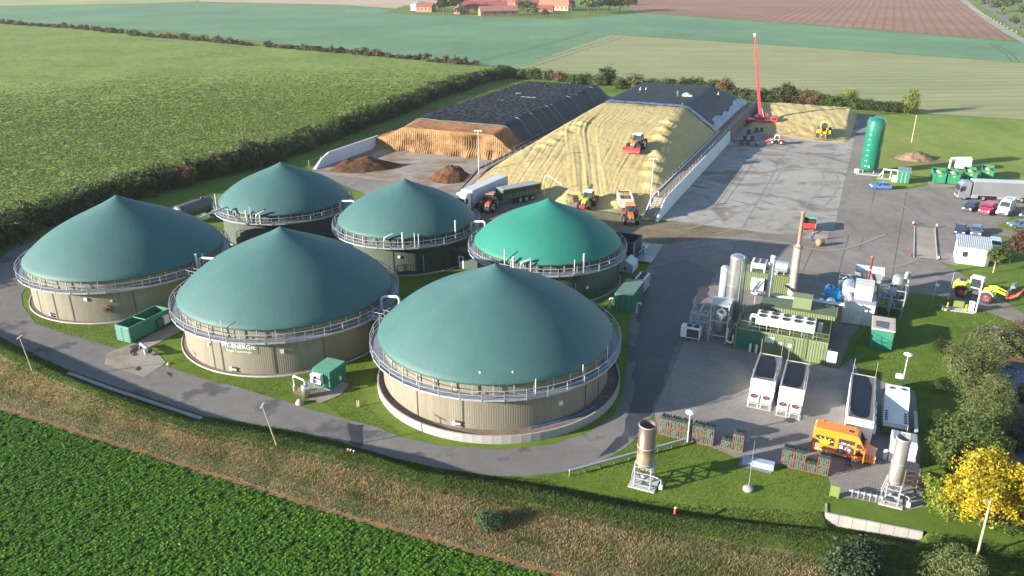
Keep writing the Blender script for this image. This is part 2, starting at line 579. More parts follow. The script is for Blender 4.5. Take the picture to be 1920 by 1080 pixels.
# profile lines of the bank in front of the site (photo survey): road/lawn edge, ridge, toe at the fence
_ex = np.array([-500, -250, -100, 0, 60, 123, 200, 290, 380, 547, 640, 740, 827, 923, 993, 1080, 1140, 1267, 1413, 1500, 1548, 1730, 1760, 2000, 2400.])
_ey = np.array([430, 528, 590, 632, 662, 692, 720, 750, 780, 807, 830, 860, 880, 893, 897, 918, 930, 946, 955, 957, 960, 997, 1000, 1045, 1120.])
_rx = np.array([-500, -250, -100, 0, 38, 150, 267, 367, 467, 567, 640, 683, 783, 873, 973, 1057, 1140, 1273, 1380, 1513, 1647, 1920, 2400.])
_ry = np.array([470, 555, 612, 650, 668, 720, 767, 797, 812, 830, 845, 853, 887, 902, 918, 933, 950, 973, 993, 1012, 1030, 1077, 1170.])
_tx = np.array([-500, -250, 0, 320, 640, 1073, 1500, 1920, 2400.])
_ty = np.array([620, 690, 763, 862, 962, 1082, 1185, 1285, 1400.])
bank_u = np.arange(-500, 2401, 20.)
bank_edge = [survey(u, np.interp(u, _ex, _ey)) for u in bank_u]
_rh = np.interp(bank_u, [-500, 640, 1000, 1300, 2400], [1.7, 1.7, 1.35, 1.0, 1.0])
_dh = np.interp(bank_u, [-500, 900, 1100, 1300, 2400], [0.15, 0.15, 0.45, 0.9, 0.9])
bank_ridge = [survey(u, np.interp(u, _rx, _ry), h) for u, h in zip(bank_u, _rh)]
bank_toe = [survey(u, np.interp(u, _tx, _ty)) for u in bank_u]
bank_rows = []
for _u, e, r, t, d in zip(bank_u, bank_edge, bank_ridge, bank_toe, _dh):
    cut = abs(_u - 1640) < 88
    row = [e + Vector((0, 0, -1.15 if cut else 0)), e.lerp(Vector((r.x, r.y, 0)), 0.30) + Vector((0, 0, -d))]
    row.append(e.lerp(r, 0.62) + Vector((0, 0, -0.25 * d)))
    row.append(r)
    row.append(r.lerp(t, 0.18) + Vector((0, 0, 0.12)))
    for k in (0.38, 0.58, 0.78):
        row.append(r.lerp(t, k) + Vector((0, 0, 0.06)))
    row.append(t)
    bank_rows.append(row)
BV = np.array([[tuple(p) for p in row] for row in bank_rows])           # (n, 9, 3)
_n, _m = BV.shape[:2]
_F = np.array([(i * _m + j, (i + 1) * _m + j, (i + 1) * _m + j + 1, i * _m + j + 1) for i in range(_n - 1) for j in range(_m - 1)])
_bv = BV.reshape(-1, 3).copy()
_inner = np.tile(np.array([0, 1, 1, 1, 1, 1, 1, 1, 0.0]), _n)
_bv[:, 2] += _inner * 0.10 * fbm(_bv[:, 0], _bv[:, 1], 0.35, 3, 2.0)
_back = (_F[:, 0] % _m) < 4
bank = put('grass_bank', np_mesh('grass_bank', _bv, _F[~_back][:, ::-1], smooth_=True), G_BERM)
setting(put('bank_slope', np_mesh('bank_slope', _bv, _F[_back][:, ::-1], smooth_=True), G_LAWN))
setting(bank)

# flat ground behind the bank, and the near crop field in front of it
north = bank_edge[::-1]
sheet('ground', [Vector(e) for e in bank_edge] + [Vector((1500, 60, 0)), Vector((4000, 400, 0)), Vector((4000, 6000, 0)), Vector((-4000, 6000, 0)), Vector((-4000, 400, 0)), Vector((-600, 130, 0))], 0.0, G_LAWN)
sheet('near_field', [Vector(t) for t in bank_toe] + [Vector((300, -60, 0)), Vector((-400, -60, 0)), Vector((-400, 90, 0))], 0.0, G_BEET)
# strip of bare soil along the fence, with an uneven width
strip = [t + Vector((0, -0.55 - 0.35 * mnoise.noise(Vector((t.x * 0.3, 1, 1))), 0)) for t in bank_toe]
sheet('soil_strip', [Vector(t) + Vector((0, 0.1, 0)) for t in bank_toe] + strip[::-1], 0.012, G_SOIL)

left_edge = [(-300, 560), (0, 432), (240, 352), (480, 290), (700, 215), (880, 150), (958, 131)]
left_far = [(890, 121), (640, 97), (300, 61), (0, 42), (-600, -2)]
G_BEET2 = ground_mat('beet_ground', [(0.42, (0.075, 0.125, 0.022)), (0.49, (0.135, 0.200, 0.036)), (0.55, (0.19, 0.245, 0.05)), (0.66, (0.34, 0.30, 0.06))], 0.03, 0.22, 1.1, bump=0.25, w=(0.2, 0.3, 0.5))
sheet('left_field', px(*left_edge, *left_far), 0.015, G_BEET2, 0.4, 6)
sheet('rape_field', px((-600, -6), (0, 38), (300, 58), (640, 94), (890, 119), (961, 129), (1145, 64), (1500, 87), (1920, 117), (2500, 158), (2500, 125), (1920, 80), (1500, 46), (1190, 24),
      (1060, 36), (800, 28), (700, 14), (640, 10), (375, 4), (250, 8), (0, 12), (-600, -16)), 0.015, G_TEAL, 0.5, 12)
sheet('grain_field', px((963, 128), (1145, 65), (1500, 88), (1920, 118), (2500, 159), (2500, 262), (1920, 224), (1715, 212), (1640, 204), (1380, 174), (1100, 140), (975, 132)), 0.018, G_BEIGE, 0.4, 10)
sheet('ploughed_field', px((1190, 22), (1500, 44), (1896, 76), (1850, 38), (1804, 4), (1770, -20), (1150, -20), (1165, 0)), 0.02, G_BROWN, 0.5, 15)
sheet('harvested_field', px((375, 3), (640, 9), (700, 13), (800, 20), (900, -20), (330, -25)), 0.02, G_STUBBLE)
sheet('pale_field', px((-600, -17), (0, 11), (250, 7), (372, 3), (326, -25), (-600, -32)), 0.02, G_PALE)
sheet('meadow', px((1618, 214), (1715, 214), (1920, 226), (2500, 266), (2500, 400), (1925, 345), (1745, 342), (1700, 352), (1600, 350), (1622, 300)), 0.012, G_MEADOW, 0.2, 4)
# tramlines pressed into the young crops: two narrow wheel tracks each
G_TRACK = ground_mat('wheel_track', [(0.36, (0.05, 0.085, 0.045)), (0.6, (0.085, 0.11, 0.06))], 0.1, 0.5, 4.0)
def tramline(name, pts, gauge, width, z, m):
    P = px(*pts)
    for sgn in (-1, 1):
        L, Rr = [], []
        for i, p in enumerate(P):
            d = (P[min(i + 1, len(P) - 1)] - P[max(i - 1, 0)]).normalized()
            n = Vector((-d.y, d.x, 0))
            L.append(p + n * (sgn * gauge / 2 + width / 2)); Rr.append(p + n * (sgn * gauge / 2 - width / 2))
        sheet(name, L + Rr[::-1], z, m, 0.12, 8)
tramline('tramline', [(870, 122), (1000, 90), (1105, 60)], 3.2, 0.9, 0.022, G_TRACK)
tramline('tramline', [(980, 128), (1160, 70)], 5.0, 0.8, 0.026, G_TRACK)
tramline('tramline', [(60, 445), (300, 355), (470, 300), (640, 232)], 2.4, 0.7, 0.022, G_SOIL)
tramline('tramline', [(1860, 82), (1890, 100), (1905, 116)], 3.0, 0.8, 0.026, G_TRACK)

road_out = [(-500, 430), (-250, 528), (-100, 590), (0, 632), (60, 662), (123, 692), (200, 720), (290, 750), (380, 780), (547, 807), (640, 830), (740, 859), (827, 879), (923, 892), (993, 893),
            (1073, 883), (1133, 863), (1173, 840), (1197, 820), (1214, 797), (1230, 770), (1262, 700), (1290, 640), (1310, 596)]
road_in = [(1182, 586), (1176, 680), (1168, 740), (1150, 780), (1107, 810), (1033, 834), (940, 843), (827, 836), (750, 819), (707, 801), (640, 784), (518, 748), (433, 722), (400, 716), (310, 687),
           (207, 650), (133, 630), (67, 607), (43, 573), (40, 553), (55, 530), (110, 480), (90, 440), (20, 470), (-20, 500), (-60, 545), (-250, 470), (-500, 380)]
sheet('road', px(*road_out, *road_in), 0.03, G_ROAD, 0.10, 1.5)
yard = px((1310, 597), (1290, 645), (1380, 652), (1572, 690), (1592, 640), (1650, 560), (1690, 546), (1790, 560), (1920, 612), (2300, 745), (2300, 690), (1920, 588), (1800, 512), (1757, 489), (1792, 499), (1880, 465),
          (1925, 456), (2300, 520), (2300, 415), (1930, 384), (1745, 346), (1700, 356), (1604, 352), (1566, 395), (1545, 418), (1238, 418), (858, 354), (600, 318), (590, 325), (690, 366), (800, 400), (890, 420), (1000, 440), (1170, 470),
          (1232, 470), (1212, 505), (1183, 586))
sheet('yard', yard, 0.026, G_ASPHALT, 0.08, 2.0)
# asphalt joints of the yard lanes
for a, b in (((1700, 360), (1668, 545)), ((1545, 420), (1500, 520)), ((1612, 366), (1570, 520)), ((1640, 360), (1612, 470)), ((1240, 500), (1500, 530))):
    A, B = survey(*a), survey(*b)
    d = (B - A).normalized(); n = Vector((-d.y, d.x, 0)) * 0.06
    sheet('asphalt_joint', [A + n, B + n, B - n, A - n], 0.034, mat('joint_bitumen', (0.09, 0.082, 0.076), None, 0.8), 0.05, 1.5)
# worn wheel lanes and wet stains with their own shapes
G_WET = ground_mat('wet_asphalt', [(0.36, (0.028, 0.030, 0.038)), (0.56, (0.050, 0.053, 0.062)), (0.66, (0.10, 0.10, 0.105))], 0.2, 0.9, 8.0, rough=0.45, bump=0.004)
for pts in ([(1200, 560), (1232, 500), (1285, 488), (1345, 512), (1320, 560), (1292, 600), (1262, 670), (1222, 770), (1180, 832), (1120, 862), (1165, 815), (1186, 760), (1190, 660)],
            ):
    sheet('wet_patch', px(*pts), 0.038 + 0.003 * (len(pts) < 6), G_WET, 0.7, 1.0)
for pts in ([(250, 693), (258, 688), (266, 692), (258, 697)], [(312, 698), (322, 700), (318, 708)], [(655, 792), (680, 798), (678, 838), (656, 832)]):
    sheet('oil_stain', px(*pts), 0.05, G_WET, 0.35, 0.6)
sheet('block_paving', px((1226, 771), (1258, 700), (1284, 640), (1380, 654), (1572, 692), (1598, 672), (1612, 702), (1716, 735), (1732, 952), (1706, 956), (1600, 936), (1562, 932), (1553, 893), (1465, 871), (1448, 873), (1392, 864), (1332, 838), (1234, 815)), 0.042, G_PAVE, 0.07, 1.0)
sheet('meter_apron', px((1388, 864), (1448, 878), (1446, 890), (1384, 874)), 0.045, G_PAVE)
# concrete pads by the open container, the loading pads and the weighbridge ends
sheet('concrete_pad', px((200, 663), (262, 640), (300, 668), (312, 680), (270, 708), (196, 684)), 0.045, G_SLAB_A, 0.05, 1)
sheet('concrete_pad', px((255, 640), (320, 608), (345, 618), (275, 655)), 0.05, G_SLAB, 0.03, 1)
sheet('concrete_pad', px((548, 738), (590, 705), (655, 720), (640, 740), (600, 757)), 0.05, G_SLAB_A, 0.06, 1)
sheet('concrete_pad', px((1186, 470), (1207, 455), (1243, 459), (1222, 492), (1190, 486)), 0.045, CONCRETE_LIGHT, 0.06, 1)
sheet('gravel_apron', px((1738, 338), (1790, 332), (1880, 338), (1880, 352), (1745, 352)), 0.045, G_SLAB, 0.3, 1)
# curved tyre marks across the yard and the open bay
G_TYRE = mat('tyre_mark', (0.25, 0.233, 0.214), (0.19, 0.176, 0.162), 0.8, ns=0.8, pos=True)
G_SPILL = mat('trodden_maize', (0.30, 0.23, 0.13), (0.2, 0.16, 0.1), 0.9, ns=0.8, pos=True)
def ribbon(name, pts, w, z, m):
    P = [p.to_3d() for p in px(*pts)]
    C = []
    for i in range(len(P) - 1):
        a, b, c, d = P[max(i - 1, 0)], P[i], P[i + 1], P[min(i + 2, len(P) - 1)]
        for k in range(8):
            t = k / 8
            C.append(0.5 * ((2 * b) + (c - a) * t + (2 * a - 5 * b + 4 * c - d) * t * t + (3 * b - a - 3 * c + d) * t ** 3))
    C.append(P[-1])
    L, Rr = [], []
    for i, p in enumerate(C):
        d = (C[min(i + 1, len(C) - 1)] - C[max(i - 1, 0)]).normalized()
        n = Vector((-d.y, d.x, 0)) * w * (0.35 + 0.3 * abs(mnoise.noise(p * 0.3)) + 0.15 * (0 < i < len(C) - 1))
        L.append(p + n); Rr.append(p - n)
    sheet(name, L + Rr[::-1], z, m)
for k, (pts, w, m) in enumerate((([(1300, 420), (1380, 400), (1440, 360), (1470, 310)], 0.5, G_TYRE), ([(1480, 288), (1530, 310), (1545, 345), (1510, 385)], 0.4, G_TYRE),
        ([(1496, 290), (1555, 312), (1572, 348), (1540, 395)], 0.4, G_TYRE), ([(1290, 430), (1345, 412), (1392, 398)], 0.35, G_SPILL), ([(1340, 440), (1400, 425), (1450, 424)], 0.3, G_SPILL), ([(1280, 465), (1420, 450), (1560, 470), (1660, 440)], 0.5, G_TYRE),
        ([(1640, 372), (1690, 384), (1720, 410)], 0.4, G_TYRE), ([(1590, 500), (1680, 500), (1735, 480)], 0.45, G_TYRE), ([(1355, 342), (1385, 350)], 0.8, G_SPILL), ([(1306, 402), (1325, 404)], 0.9, G_SPILL), ([(1385, 300), (1420, 318)], 0.5, G_SPILL))):
    ribbon('tyre_track' if m is G_TYRE else 'spilled_fodder', pts, w, 0.056 + 0.0015 * k, m)
sheet('trodden_ground', px((880, 408), (1000, 380), (1238, 419), (1330, 424), (1420, 436), (1330, 446), (1255, 458), (1180, 452), (1000, 430)), 0.05, ground_mat('trodden_fodder', [(0.38, (0.10, 0.082, 0.058)), (0.52, (0.185, 0.148, 0.095)), (0.64, (0.27, 0.215, 0.13))], 0.1, 0.6, 4.0, bump=0.02), 0.9, 1.5)
# silo bays and the track beside them
def srect(p0, q0, p1, q1):
    return [W(p0, q0), W(p1, q0), W(p1, q1), W(p0, q1)]
sheet('silo_floor', srect(-116.5, 146.0, -78, 276), 0.045, G_SLAB_A, 0.05, 3)
sheet('silo_floor', srect(-75, 144, -36.5, 276), 0.046, G_SLAB, 0.05, 3)
sheet('silo_floor', srect(-33, 143, -3.2, 280), 0.047, G_SLAB_C, 0.05, 3)
sheet('drain_kerb', srect(-3.2, 150, -2.5, 268), 0.052, G_SLAB_C)
sheet('side_track', srect(-2.55, 148, 3.4, 268), 0.035, G_ASPHALT, 0.2, 2)
sheet('service_track', srect(-33, 268, 3.4, 280), 0.033, G_ASPHALT, 0.4, 2)
sheet('floor_joint', srect(-18.0, 144, -17.7, 228), 0.053, mat('slab_joint', (0.16, 0.155, 0.15), (0.26, 0.25, 0.24), 0.8, pos=True), 0.06, 2)
# lane and footpath in the top corner
P_R = px((1800, 0), (1842, 34), (1880, 60), (1925, 84), (2100, 160), (2100, 150), (1935, 80), (1890, 55), (1850, 30), (1812, 0))
sheet('footpath', P_R, 0.03, G_SLAB, 0.2, 10)
sheet('road', px((1846, 14), (1890, 44), (1925, 64), (2100, 135), (2100, 118), (1935, 56), (1905, 40), (1868, 14), (1850, 2), (1836, 2)), 0.03, G_ROAD)
# grass islands between the parking places
sheet('lawn', px((1866, 428), (1922, 390), (1990, 398), (1990, 440), (1915, 434)), 0.06, G_LAWN, 0.15, 1.2)
sheet('lawn', px((1858, 446), (1868, 440), (1930, 452), (2000, 470), (2000, 566), (1925, 553), (1790, 505), (1858, 500)), 0.06, G_LAWN, 0.15, 1.2)
# pond beside the shrubs
G_WATER = mat('pond_water', (0.02, 0.035, 0.06), (0.012, 0.02, 0.035), 0.08, ns=0.3, spec=0.3, pos=True)
sheet('pond_bank', px((1800, 660), (1850, 655), (2020, 680), (2060, 940), (1900, 960), (1840, 880)), 0.010, G_SOIL, 0.6, 1.5)
sheet('pond', px((1868, 684), (1890, 678), (1990, 690), (2010, 880), (1930, 890), (1905, 850), (1895, 760), (1875, 706)), 0.02, G_WATER, 0.5, 1.0)
# kerb channel beside the road
def kerb(name, pts, w, h, m, label=None):
    P = px(*pts)
    o = thing(name, label or 'pale concrete drainage channel along the outer road edge below the bank', 'channel')
    for i in range(len(P) - 1):
        a, b = P[i], P[i + 1]
        n = max(1, int((b - a).length / 1.0))
        for k in range(n):
            s, e = a.lerp(b, k / n), a.lerp(b, (k + 0.985) / n)
            MB().bar(s + Vector((0, 0, h / 2 + 0.02)), e + Vector((0, 0, h / 2 + 0.02)), w, h).build('channel_stone', m, o)
    return o
kerb('drainage_channel', [(128, 700), (200, 727), (290, 757), (378, 786)], 0.5, 0.10, CONCRETE_LIGHT)

# ------------------------------------------------------------------ silage clamps
def clamp_wall(p0, p1, q0, q1, h, label, fill, ramp=6.0, white_to=None):
    """pair of inclined precast walls with an earth walkway between them"""
    o = thing('silo_wall', label, 'silo wall', W(0, 0), ROT)
    face = mat('silo_wall_white', (0.62, 0.63, 0.64), (0.50, 0.51, 0.53), 0.7, ns=0.5, amt=0.4)
    stain = mat('silo_wall_stained', (0.17, 0.14, 0.13), (0.09, 0.07, 0.075), 0.8, ns=0.5)
    n = max(1, int(round((q1 - q0) / 3.0)))
    for sgn, pe in ((-1, p0), (1, p1)):
        for k in range(n):
            a, b = q0 + (q1 - q0) * k / n, q0 + (q1 - q0) * (k + 0.996) / n
            ha, hb = min(h, 0.15 + (a - q0) / ramp * h), min(h, 0.15 + (b - q0) / ramp * h)
            lean = -0.35 * sgn
            vs = [(pe, a, 0), (pe, b, 0), (pe + lean, b, hb), (pe + lean, a, ha), (pe - 0.22 * sgn, a, 0), (pe - 0.22 * sgn, b, 0), (pe + lean - 0.22 * sgn, b, hb), (pe + lean - 0.22 * sgn, a, ha)]
            mm = face if (white_to is None or b < white_to) else stain
            MB().add(vs, [(0, 1, 2, 3) if sgn > 0 else (3, 2, 1, 0), (7, 6, 5, 4) if sgn > 0 else (4, 5, 6, 7), (3, 2, 6, 7), (0, 4, 5, 1), (0, 3, 7, 4), (1, 5, 6, 2)]).build('wall_panel', mm, o)
    if fill:
        MB().add([(p0 + 0.6, q0 + 0.2, 0.1), (p1 - 0.6, q0 + 0.2, 0.1), (p1 - 0.6, q0 + ramp, h - 0.2), (p0 + 0.6, q0 + ramp, h - 0.2), (p1 - 0.6, q1, h - 0.2), (p0 + 0.6, q1, h - 0.2)],
                 [(0, 1, 2, 3), (3, 2, 4, 5)]).build('earth_fill', mat('walkway_fill', (0.24, 0.20, 0.15), (0.13, 0.11, 0.085), 0.9, ns=0.6), o)
        # railing posts and tubes on the crest
        pm = MB().cyl((0, 0, 0), (0, 0, 1.1), 0.035, n=6).mesh('railing_post')
        pm.materials.append(STEEL)
        m = int((q1 - q0 - ramp) / 3.2)
        for sgn, pe in ((-1, p0 + 0.55), (1, p1 - 0.75)):
            for k in range(m):
                s = put('railing_post', pm, None, o); s.location = (pe, q0 + ramp + k * 3.2, h - 0.2)
            MB().tube([(pe, q0 + 0.4, 1.0), (pe, q0 + ramp, h + 0.85), (pe, q1 - 1, h + 0.85)], 0.03, 5).build('handrail', STEEL, o)
            MB().tube([(pe, q0 + ramp, h + 0.35), (pe, q1 - 1, h + 0.35)], 0.025, 5).build('knee_rail', STEEL, o)
    return o
wallA = clamp_wall(-117.6, -116.5, 148.5, 176, 2.9, 'low white precast wall closing the near bay with the brown heaps', False, 5.0)
wallM = clamp_wall(-78.0, -75.0, 147.0, 268, 2.7, 'long grey double wall with railings between the two silage clamps', True, 9.0, 150)
wallR = clamp_wall(-36.5, -33.0, 141.5, 270, 3.0, 'long white silo wall with stairs beside the empty bay', True, 7.0, 222)
# stair treads between the walls at the near end
tr = mat('tread_concrete', (0.36, 0.33, 0.29), (0.24, 0.22, 0.19), 0.85)
for k in range(13):
    MB().box(-35.9, 141.9 + k * 0.5, 0.05 + k * 0.21, -33.9, 142.38 + k * 0.5, 0.22 + k * 0.21).build('stair_tread', tr, wallR)

def hA(p, q):
    s = 2.7 + 4.7 * smooth(-117.0, -107.0, p) * (1 - smooth(-83.5, -78.0, p) * 0.95)
    s = s * (1 - 0.75 * smooth(254, 268, q))
    s = s - 1.3 * (1 - smooth(174, 190, q)) * smooth(-117, -110, p) * (1 - smooth(-84, -79, p))
    return s + 0.14 * fbm(p, q, 0.12, 3, 1.0)

def hB(p, q):
    ramp = np.interp(q, [144, 146.2, 150, 163, 189, 212, 256, 270], [0, 0, 1.5, 4.0, 7.1, 8.8, 8.8, 3.4])
    left = 2.5 + 0.92 * (p + 75.2)
    right = 2.9 + 0.70 * (-36.6 - p)
    k = 0.45
    a = np.stack([ramp, np.maximum(left, 0), np.maximum(right, 0)])
    s = -k * np.log(np.exp(-a / k).sum(0))
    return np.maximum(s, 0) + 0.05 * fbm(p, q, 0.2, 3, 4.0)

def hC(p, q):
    s = 2.9 * smooth(226, 266, q + 0.55 * (p + 18) * (p < -18) + 2.5 * fbm(p, q, 0.12, 2, 9.0))
    s = s * (1 - smooth(272, 279, q)) * smooth(-33.6, -30, p) * (1 - smooth(-5.6, -3.0, p))
    return s + 0.25 * fbm(p, q, 0.35, 3, 3.0) * (s > 0.3)

def hgrid(p0, p1, q0, q1, st, hf, extra=None):
    st, sq = st if hasattr(st, '__len__') else (st, st)
    ps, qs = np.arange(p0, p1 + 1e-6, st), np.arange(q0, q1 + 1e-6, sq)
    Pg, Qg = np.meshgrid(ps, qs, indexing='ij')
    Z = hf(Pg, Qg)
    if extra is not None:
        Z = Z + extra(Pg, Qg)
    V = np.stack([Pg, Qg, Z], -1).reshape(-1, 3)
    n, m = Pg.shape
    i, j = np.meshgrid(np.arange(n - 1), np.arange(m - 1), indexing='ij')
    a = (i * m + j).ravel()
    F = np.stack([a, a + m, a + m + 1, a + 1], -1)
    return V, F

def on_heap(u, v, hf):
    """ground point seen at photo position (u, v) on a heap given in site coordinates"""
    z = 3.0
    for _ in range(40):
        s = survey(u, v, z)
        p, q = site(s)
        h = float(hf(np.array([p]), np.array([q]))[0])
        z = 0.6 * z + 0.4 * h
    s = survey(u, v, z)
    return Vector((s.x, s.y, z))

M_CORN = ground_mat('chopped_maize', [(0.30, (0.33, 0.258, 0.110)), (0.48, (0.41, 0.328, 0.148)), (0.66, (0.475, 0.395, 0.195))], 0.06, 0.8, 12.0, bump=0.05)
M_SIL = ground_mat('fermented_silage', [(0.30, (0.12, 0.052, 0.022)), (0.44, (0.225, 0.125, 0.055)), (0.56, (0.305, 0.195, 0.092)), (0.68, (0.38, 0.265, 0.135))], 0.12, 0.9, 10.0, bump=0.06, stretch=(1, 1, 3.5))
M_SILTOP = ground_mat('silage_crust', [(0.30, (0.15, 0.06, 0.03)), (0.50, (0.26, 0.125, 0.06)), (0.68, (0.38, 0.22, 0.11))], 0.15, 0.9, 9.0, bump=0.06)
M_TARP = mat('black_sheet', (0.010, 0.0115, 0.016), (0.021, 0.0235, 0.031), 0.58, ns=0.35, amt=0.8, bump=0.03, spec=0.3)
M_FILM = mat('blue_silver_film', (0.15, 0.22, 0.36), (0.02, 0.035, 0.075), 0.35, ns=0.8, amt=0.9, bump=0.05, spec=0.6)
M_BAG = mat('sandbag_dark', (0.005, 0.006, 0.007), (0.012, 0.014, 0.014), 0.8, ns=6, spec=0.15)
M_ROPE = mat('white_strap', (0.5, 0.52, 0.52), None, 0.6)

pileA = thing('silage_clamp', 'long silage pile under black sheets with an orange cut face', 'silage pile', W(0, 0), ROT)
V, F = hgrid(-117.2, -78.0, 174.6, 186.0, 0.4, hA, lambda p, q: 0.12 * fbm(p, q, 0.8, 3, 6.0))
put('crust_top', np_mesh('crust_top', V, F, smooth_=True), M_SILTOP, pileA)
# cut face: vertical cutter scrapes, slumps and a hollow
ps, ts = np.arange(-117.2, -77.9, 0.11), np.linspace(0, 1, 26)
Pg, Tg = np.meshgrid(ps, ts, indexing='ij')
top = hA(Pg, np.full_like(Pg, 174.6)) + 0.12 * fbm(Pg, np.full_like(Pg, 174.6), 0.8, 3, 6.0)
Zg = 0.04 + (top - 0.04) * Tg
scr = 0.30 * np.abs(np.sin(Pg * 5.6 + 0.5 * fbm(Pg, Zg, 0.25, 2, 5.0))) * (0.45 + 0.55 * np.clip(fbm(Pg, Zg, 0.35, 3, 8.0) + 0.6, 0, 1))
bulge = 0.55 * fbm(Pg, Zg * 0.5, 0.10, 3, 12.0) + 0.25 * fbm(Pg, Zg, 0.7, 3, 3.0)
hollow = 1.6 * np.exp(-((Pg + 87.5) / 1.9) ** 2) * smooth(0.18, 0.4, Tg) * (1 - smooth(0.8, 0.98, Tg)) + 0.9 * np.exp(-((Pg + 83.0) / 0.9) ** 2) * (1 - smooth(0.2, 0.45, Tg))
foot = -1.1 * (1 - smooth(0.0, 0.35, Tg)) * (0.5 + 0.5 * np.sin(Pg * 0.9 + 2 * fbm(Pg, Zg, 0.3, 2, 2.0)))
Qg = 174.6 + (1 - 0.25 * Tg) * 0.0 + (bulge * 0.8 - scr + hollow + foot) * np.minimum(1.0, 4 * (1 - Tg)) - 0.35 * (1 - Tg)
n, m = Pg.shape
i, j = np.meshgrid(np.arange(n - 1), np.arange(m - 1), indexing='ij')
a = (i * m + j).ravel()
put('cut_face', np_mesh('cut_face', np.stack([Pg, Qg, Zg], -1).reshape(-1, 3), np.stack([a, a + m, a + m + 1, a + 1], -1), smooth_=True), M_SIL, pileA)
tarpA = lambda p, q: hA(p, q) + 0.10 + 0.012 * np.sin(p * 1.7 + 2 * fbm(p, q, 0.3, 2, 2.2)) + 0.07 * fbm(p, q, 1.0, 2, 7.0)
V, F = hgrid(-117.0, -77.9, 182.5, 269.0, 0.5, tarpA)
tA = put('black_sheet', np_mesh('black_sheet', V, F, smooth_=True), M_TARP, pileA)
edge_n = np.arange(-116.8, -78.0, 0.6)
MB().tube([(float(p), 182.4 + 0.15 * math.sin(p), float(tarpA(np.array([p]), np.array([182.5]))[0]) + 0.03) for p in edge_n], 0.07, 5).build('sheet_hem', mat('hem_teal', (0.10, 0.22, 0.22), None, 0.6), tA)
# sandbags in rows over the sheet (too small to tell apart singly)
bv, bf = [], []
for q in np.arange(184, 266, 1.75):
    for p in np.arange(-115.5, -83.5, 1.75):
        if RNG.random() < 0.12:
            continue
        pp, qq = p + RNG.normal(0, 0.22), q + RNG.normal(0, 0.22)
        z = float(tarpA(np.array([pp]), np.array([qq]))[0])
        L, Bw, H = 0.42 + RNG.random() * 0.12, 0.17, 0.16
        an = RNG.normal(0.1, 0.35)
        c, s_ = math.cos(an), math.sin(an)
        o = len(bv)
        for dx, dy, dz in ((-L, -Bw, 0), (L, -Bw, 0), (L, Bw, 0), (-L, Bw, 0), (-L * 0.7, -Bw * 0.5, H), (L * 0.7, -Bw * 0.5, H), (L * 0.7, Bw * 0.5, H), (-L * 0.7, Bw * 0.5, H)):
            bv.append((pp + dx * c - dy * s_, qq + dx * s_ + dy * c, z - 0.03 + dz))
        bf += [(o + 4, o + 5, o + 6, o + 7), (o, o + 1, o + 5, o + 4), (o + 1, o + 2, o + 6, o + 5), (o + 2, o + 3, o + 7, o + 6), (o + 3, o, o + 4, o + 7)]
setting(put('sandbags', np_mesh('sandbags', np.array(bv), np.array(bf)), M_BAG, pileA), 'stuff')
# pale straps running down the flank
for k, q in enumerate((190.5, 199, 205, 211, 214.5, 222, 229, 235, 243, 250)):
    pts = [(p, q - 0.10 * (p + 84), float(tarpA(np.array([p]), np.array([q]))[0]) + 0.05) for p in np.arange(-84 + 0.7 * (k % 3), -78.6 - 0.6 * (k % 2), 0.4)]
    MB().tube(pts, 0.032, 5).build('strap', M_ROPE, tA)
for u, v, sx, sy in ((990, 183, 2.4, 0.9), (940, 188, 0.9, 0.6), (972, 176, 0.8, 0.9)):
    g = on_heap(u, v, hA); p, q = site(g)
    V, F = hgrid(p - sx, p + sx, q - sy, q + sy, 0.3, lambda a, b: tarpA(a, b) + 0.05)
    put('film_patch', np_mesh('film_patch', V, F, smooth_=True), mat('pale_blue_film', (0.35, 0.5, 0.62), None, 0.4), tA)

# maize clamp with wheel ruts
def ruts(p, q):
    t = p + 0.10 * (q - 150) + 2.4 * fbm(p, q, 0.035, 2, 5.0)
    r1 = 1.2 * fbm(t * 1.0, q * 0.03, 2.4, 2, 1.0) - 2.6 * np.maximum(0, fbm(t * 1.0, q * 0.022, 1.5, 2, 6.0) - 0.16)
    # a bundle of tracks that swings from the front towards the wall and back
    cx = -50.5 - 0.40 * (q - 152) + 0.012 * np.maximum(q - 182, 0) ** 2
    d = p - cx
    band = np.exp(-(d / 4.6) ** 4) * (1 - smooth(198, 206, q))
    r2 = 1.9 * fbm(d, q * 0.025, 1.55, 2, 3.0)
    fade = smooth(147, 152, q)
    amp = 0.032 + 0.045 * np.clip(fbm(p, q, 0.09, 3, 7.0) + 0.3, 0, 1)
    out = (amp * (r1 - 0.3) * (1 - band) + 0.11 * band * (r2 - 0.2)) * fade
    # tipped loads pushed up against the right shoulder
    sh = -36.6 - (np.interp(q, [150, 163, 189, 212, 256], [1.5, 4.0, 7.1, 8.8, 8.8]) - 2.9) / 0.70
    e = p - sh + 2.2
    out += 0.75 * np.exp(-(e / 1.5) ** 2) * np.maximum(0, np.sin(q * 1.02 + 0.6 * np.sin(q * 0.31))) ** 0.7 * smooth(152, 158, q) * (1 - smooth(198, 206, q))
    # ridge of loads along the left wall
    shl = -75.2 + (np.interp(q, [150, 163, 189, 212], [1.5, 4.0, 7.1, 8.8]) - 2.5) / 0.92
    e2 = p - shl - 4.0
    out += 0.6 * np.exp(-(e2 / 1.3) ** 2) * np.maximum(0, np.sin(q * 1.25 + np.sin(q * 0.4))) * smooth(166, 172, q) * (1 - smooth(192, 198, q))
    return out + 0.07 * fbm(p, q, 0.9, 3, 2.0)
pileB = thing('maize_clamp', 'huge heap of yellow chopped maize scored by wheel ruts', 'silage pile', W(0, 0), ROT)
V, F = hgrid(-75.0, -36.5, 145.0, 222.0, (0.17, 0.36), hB, ruts)
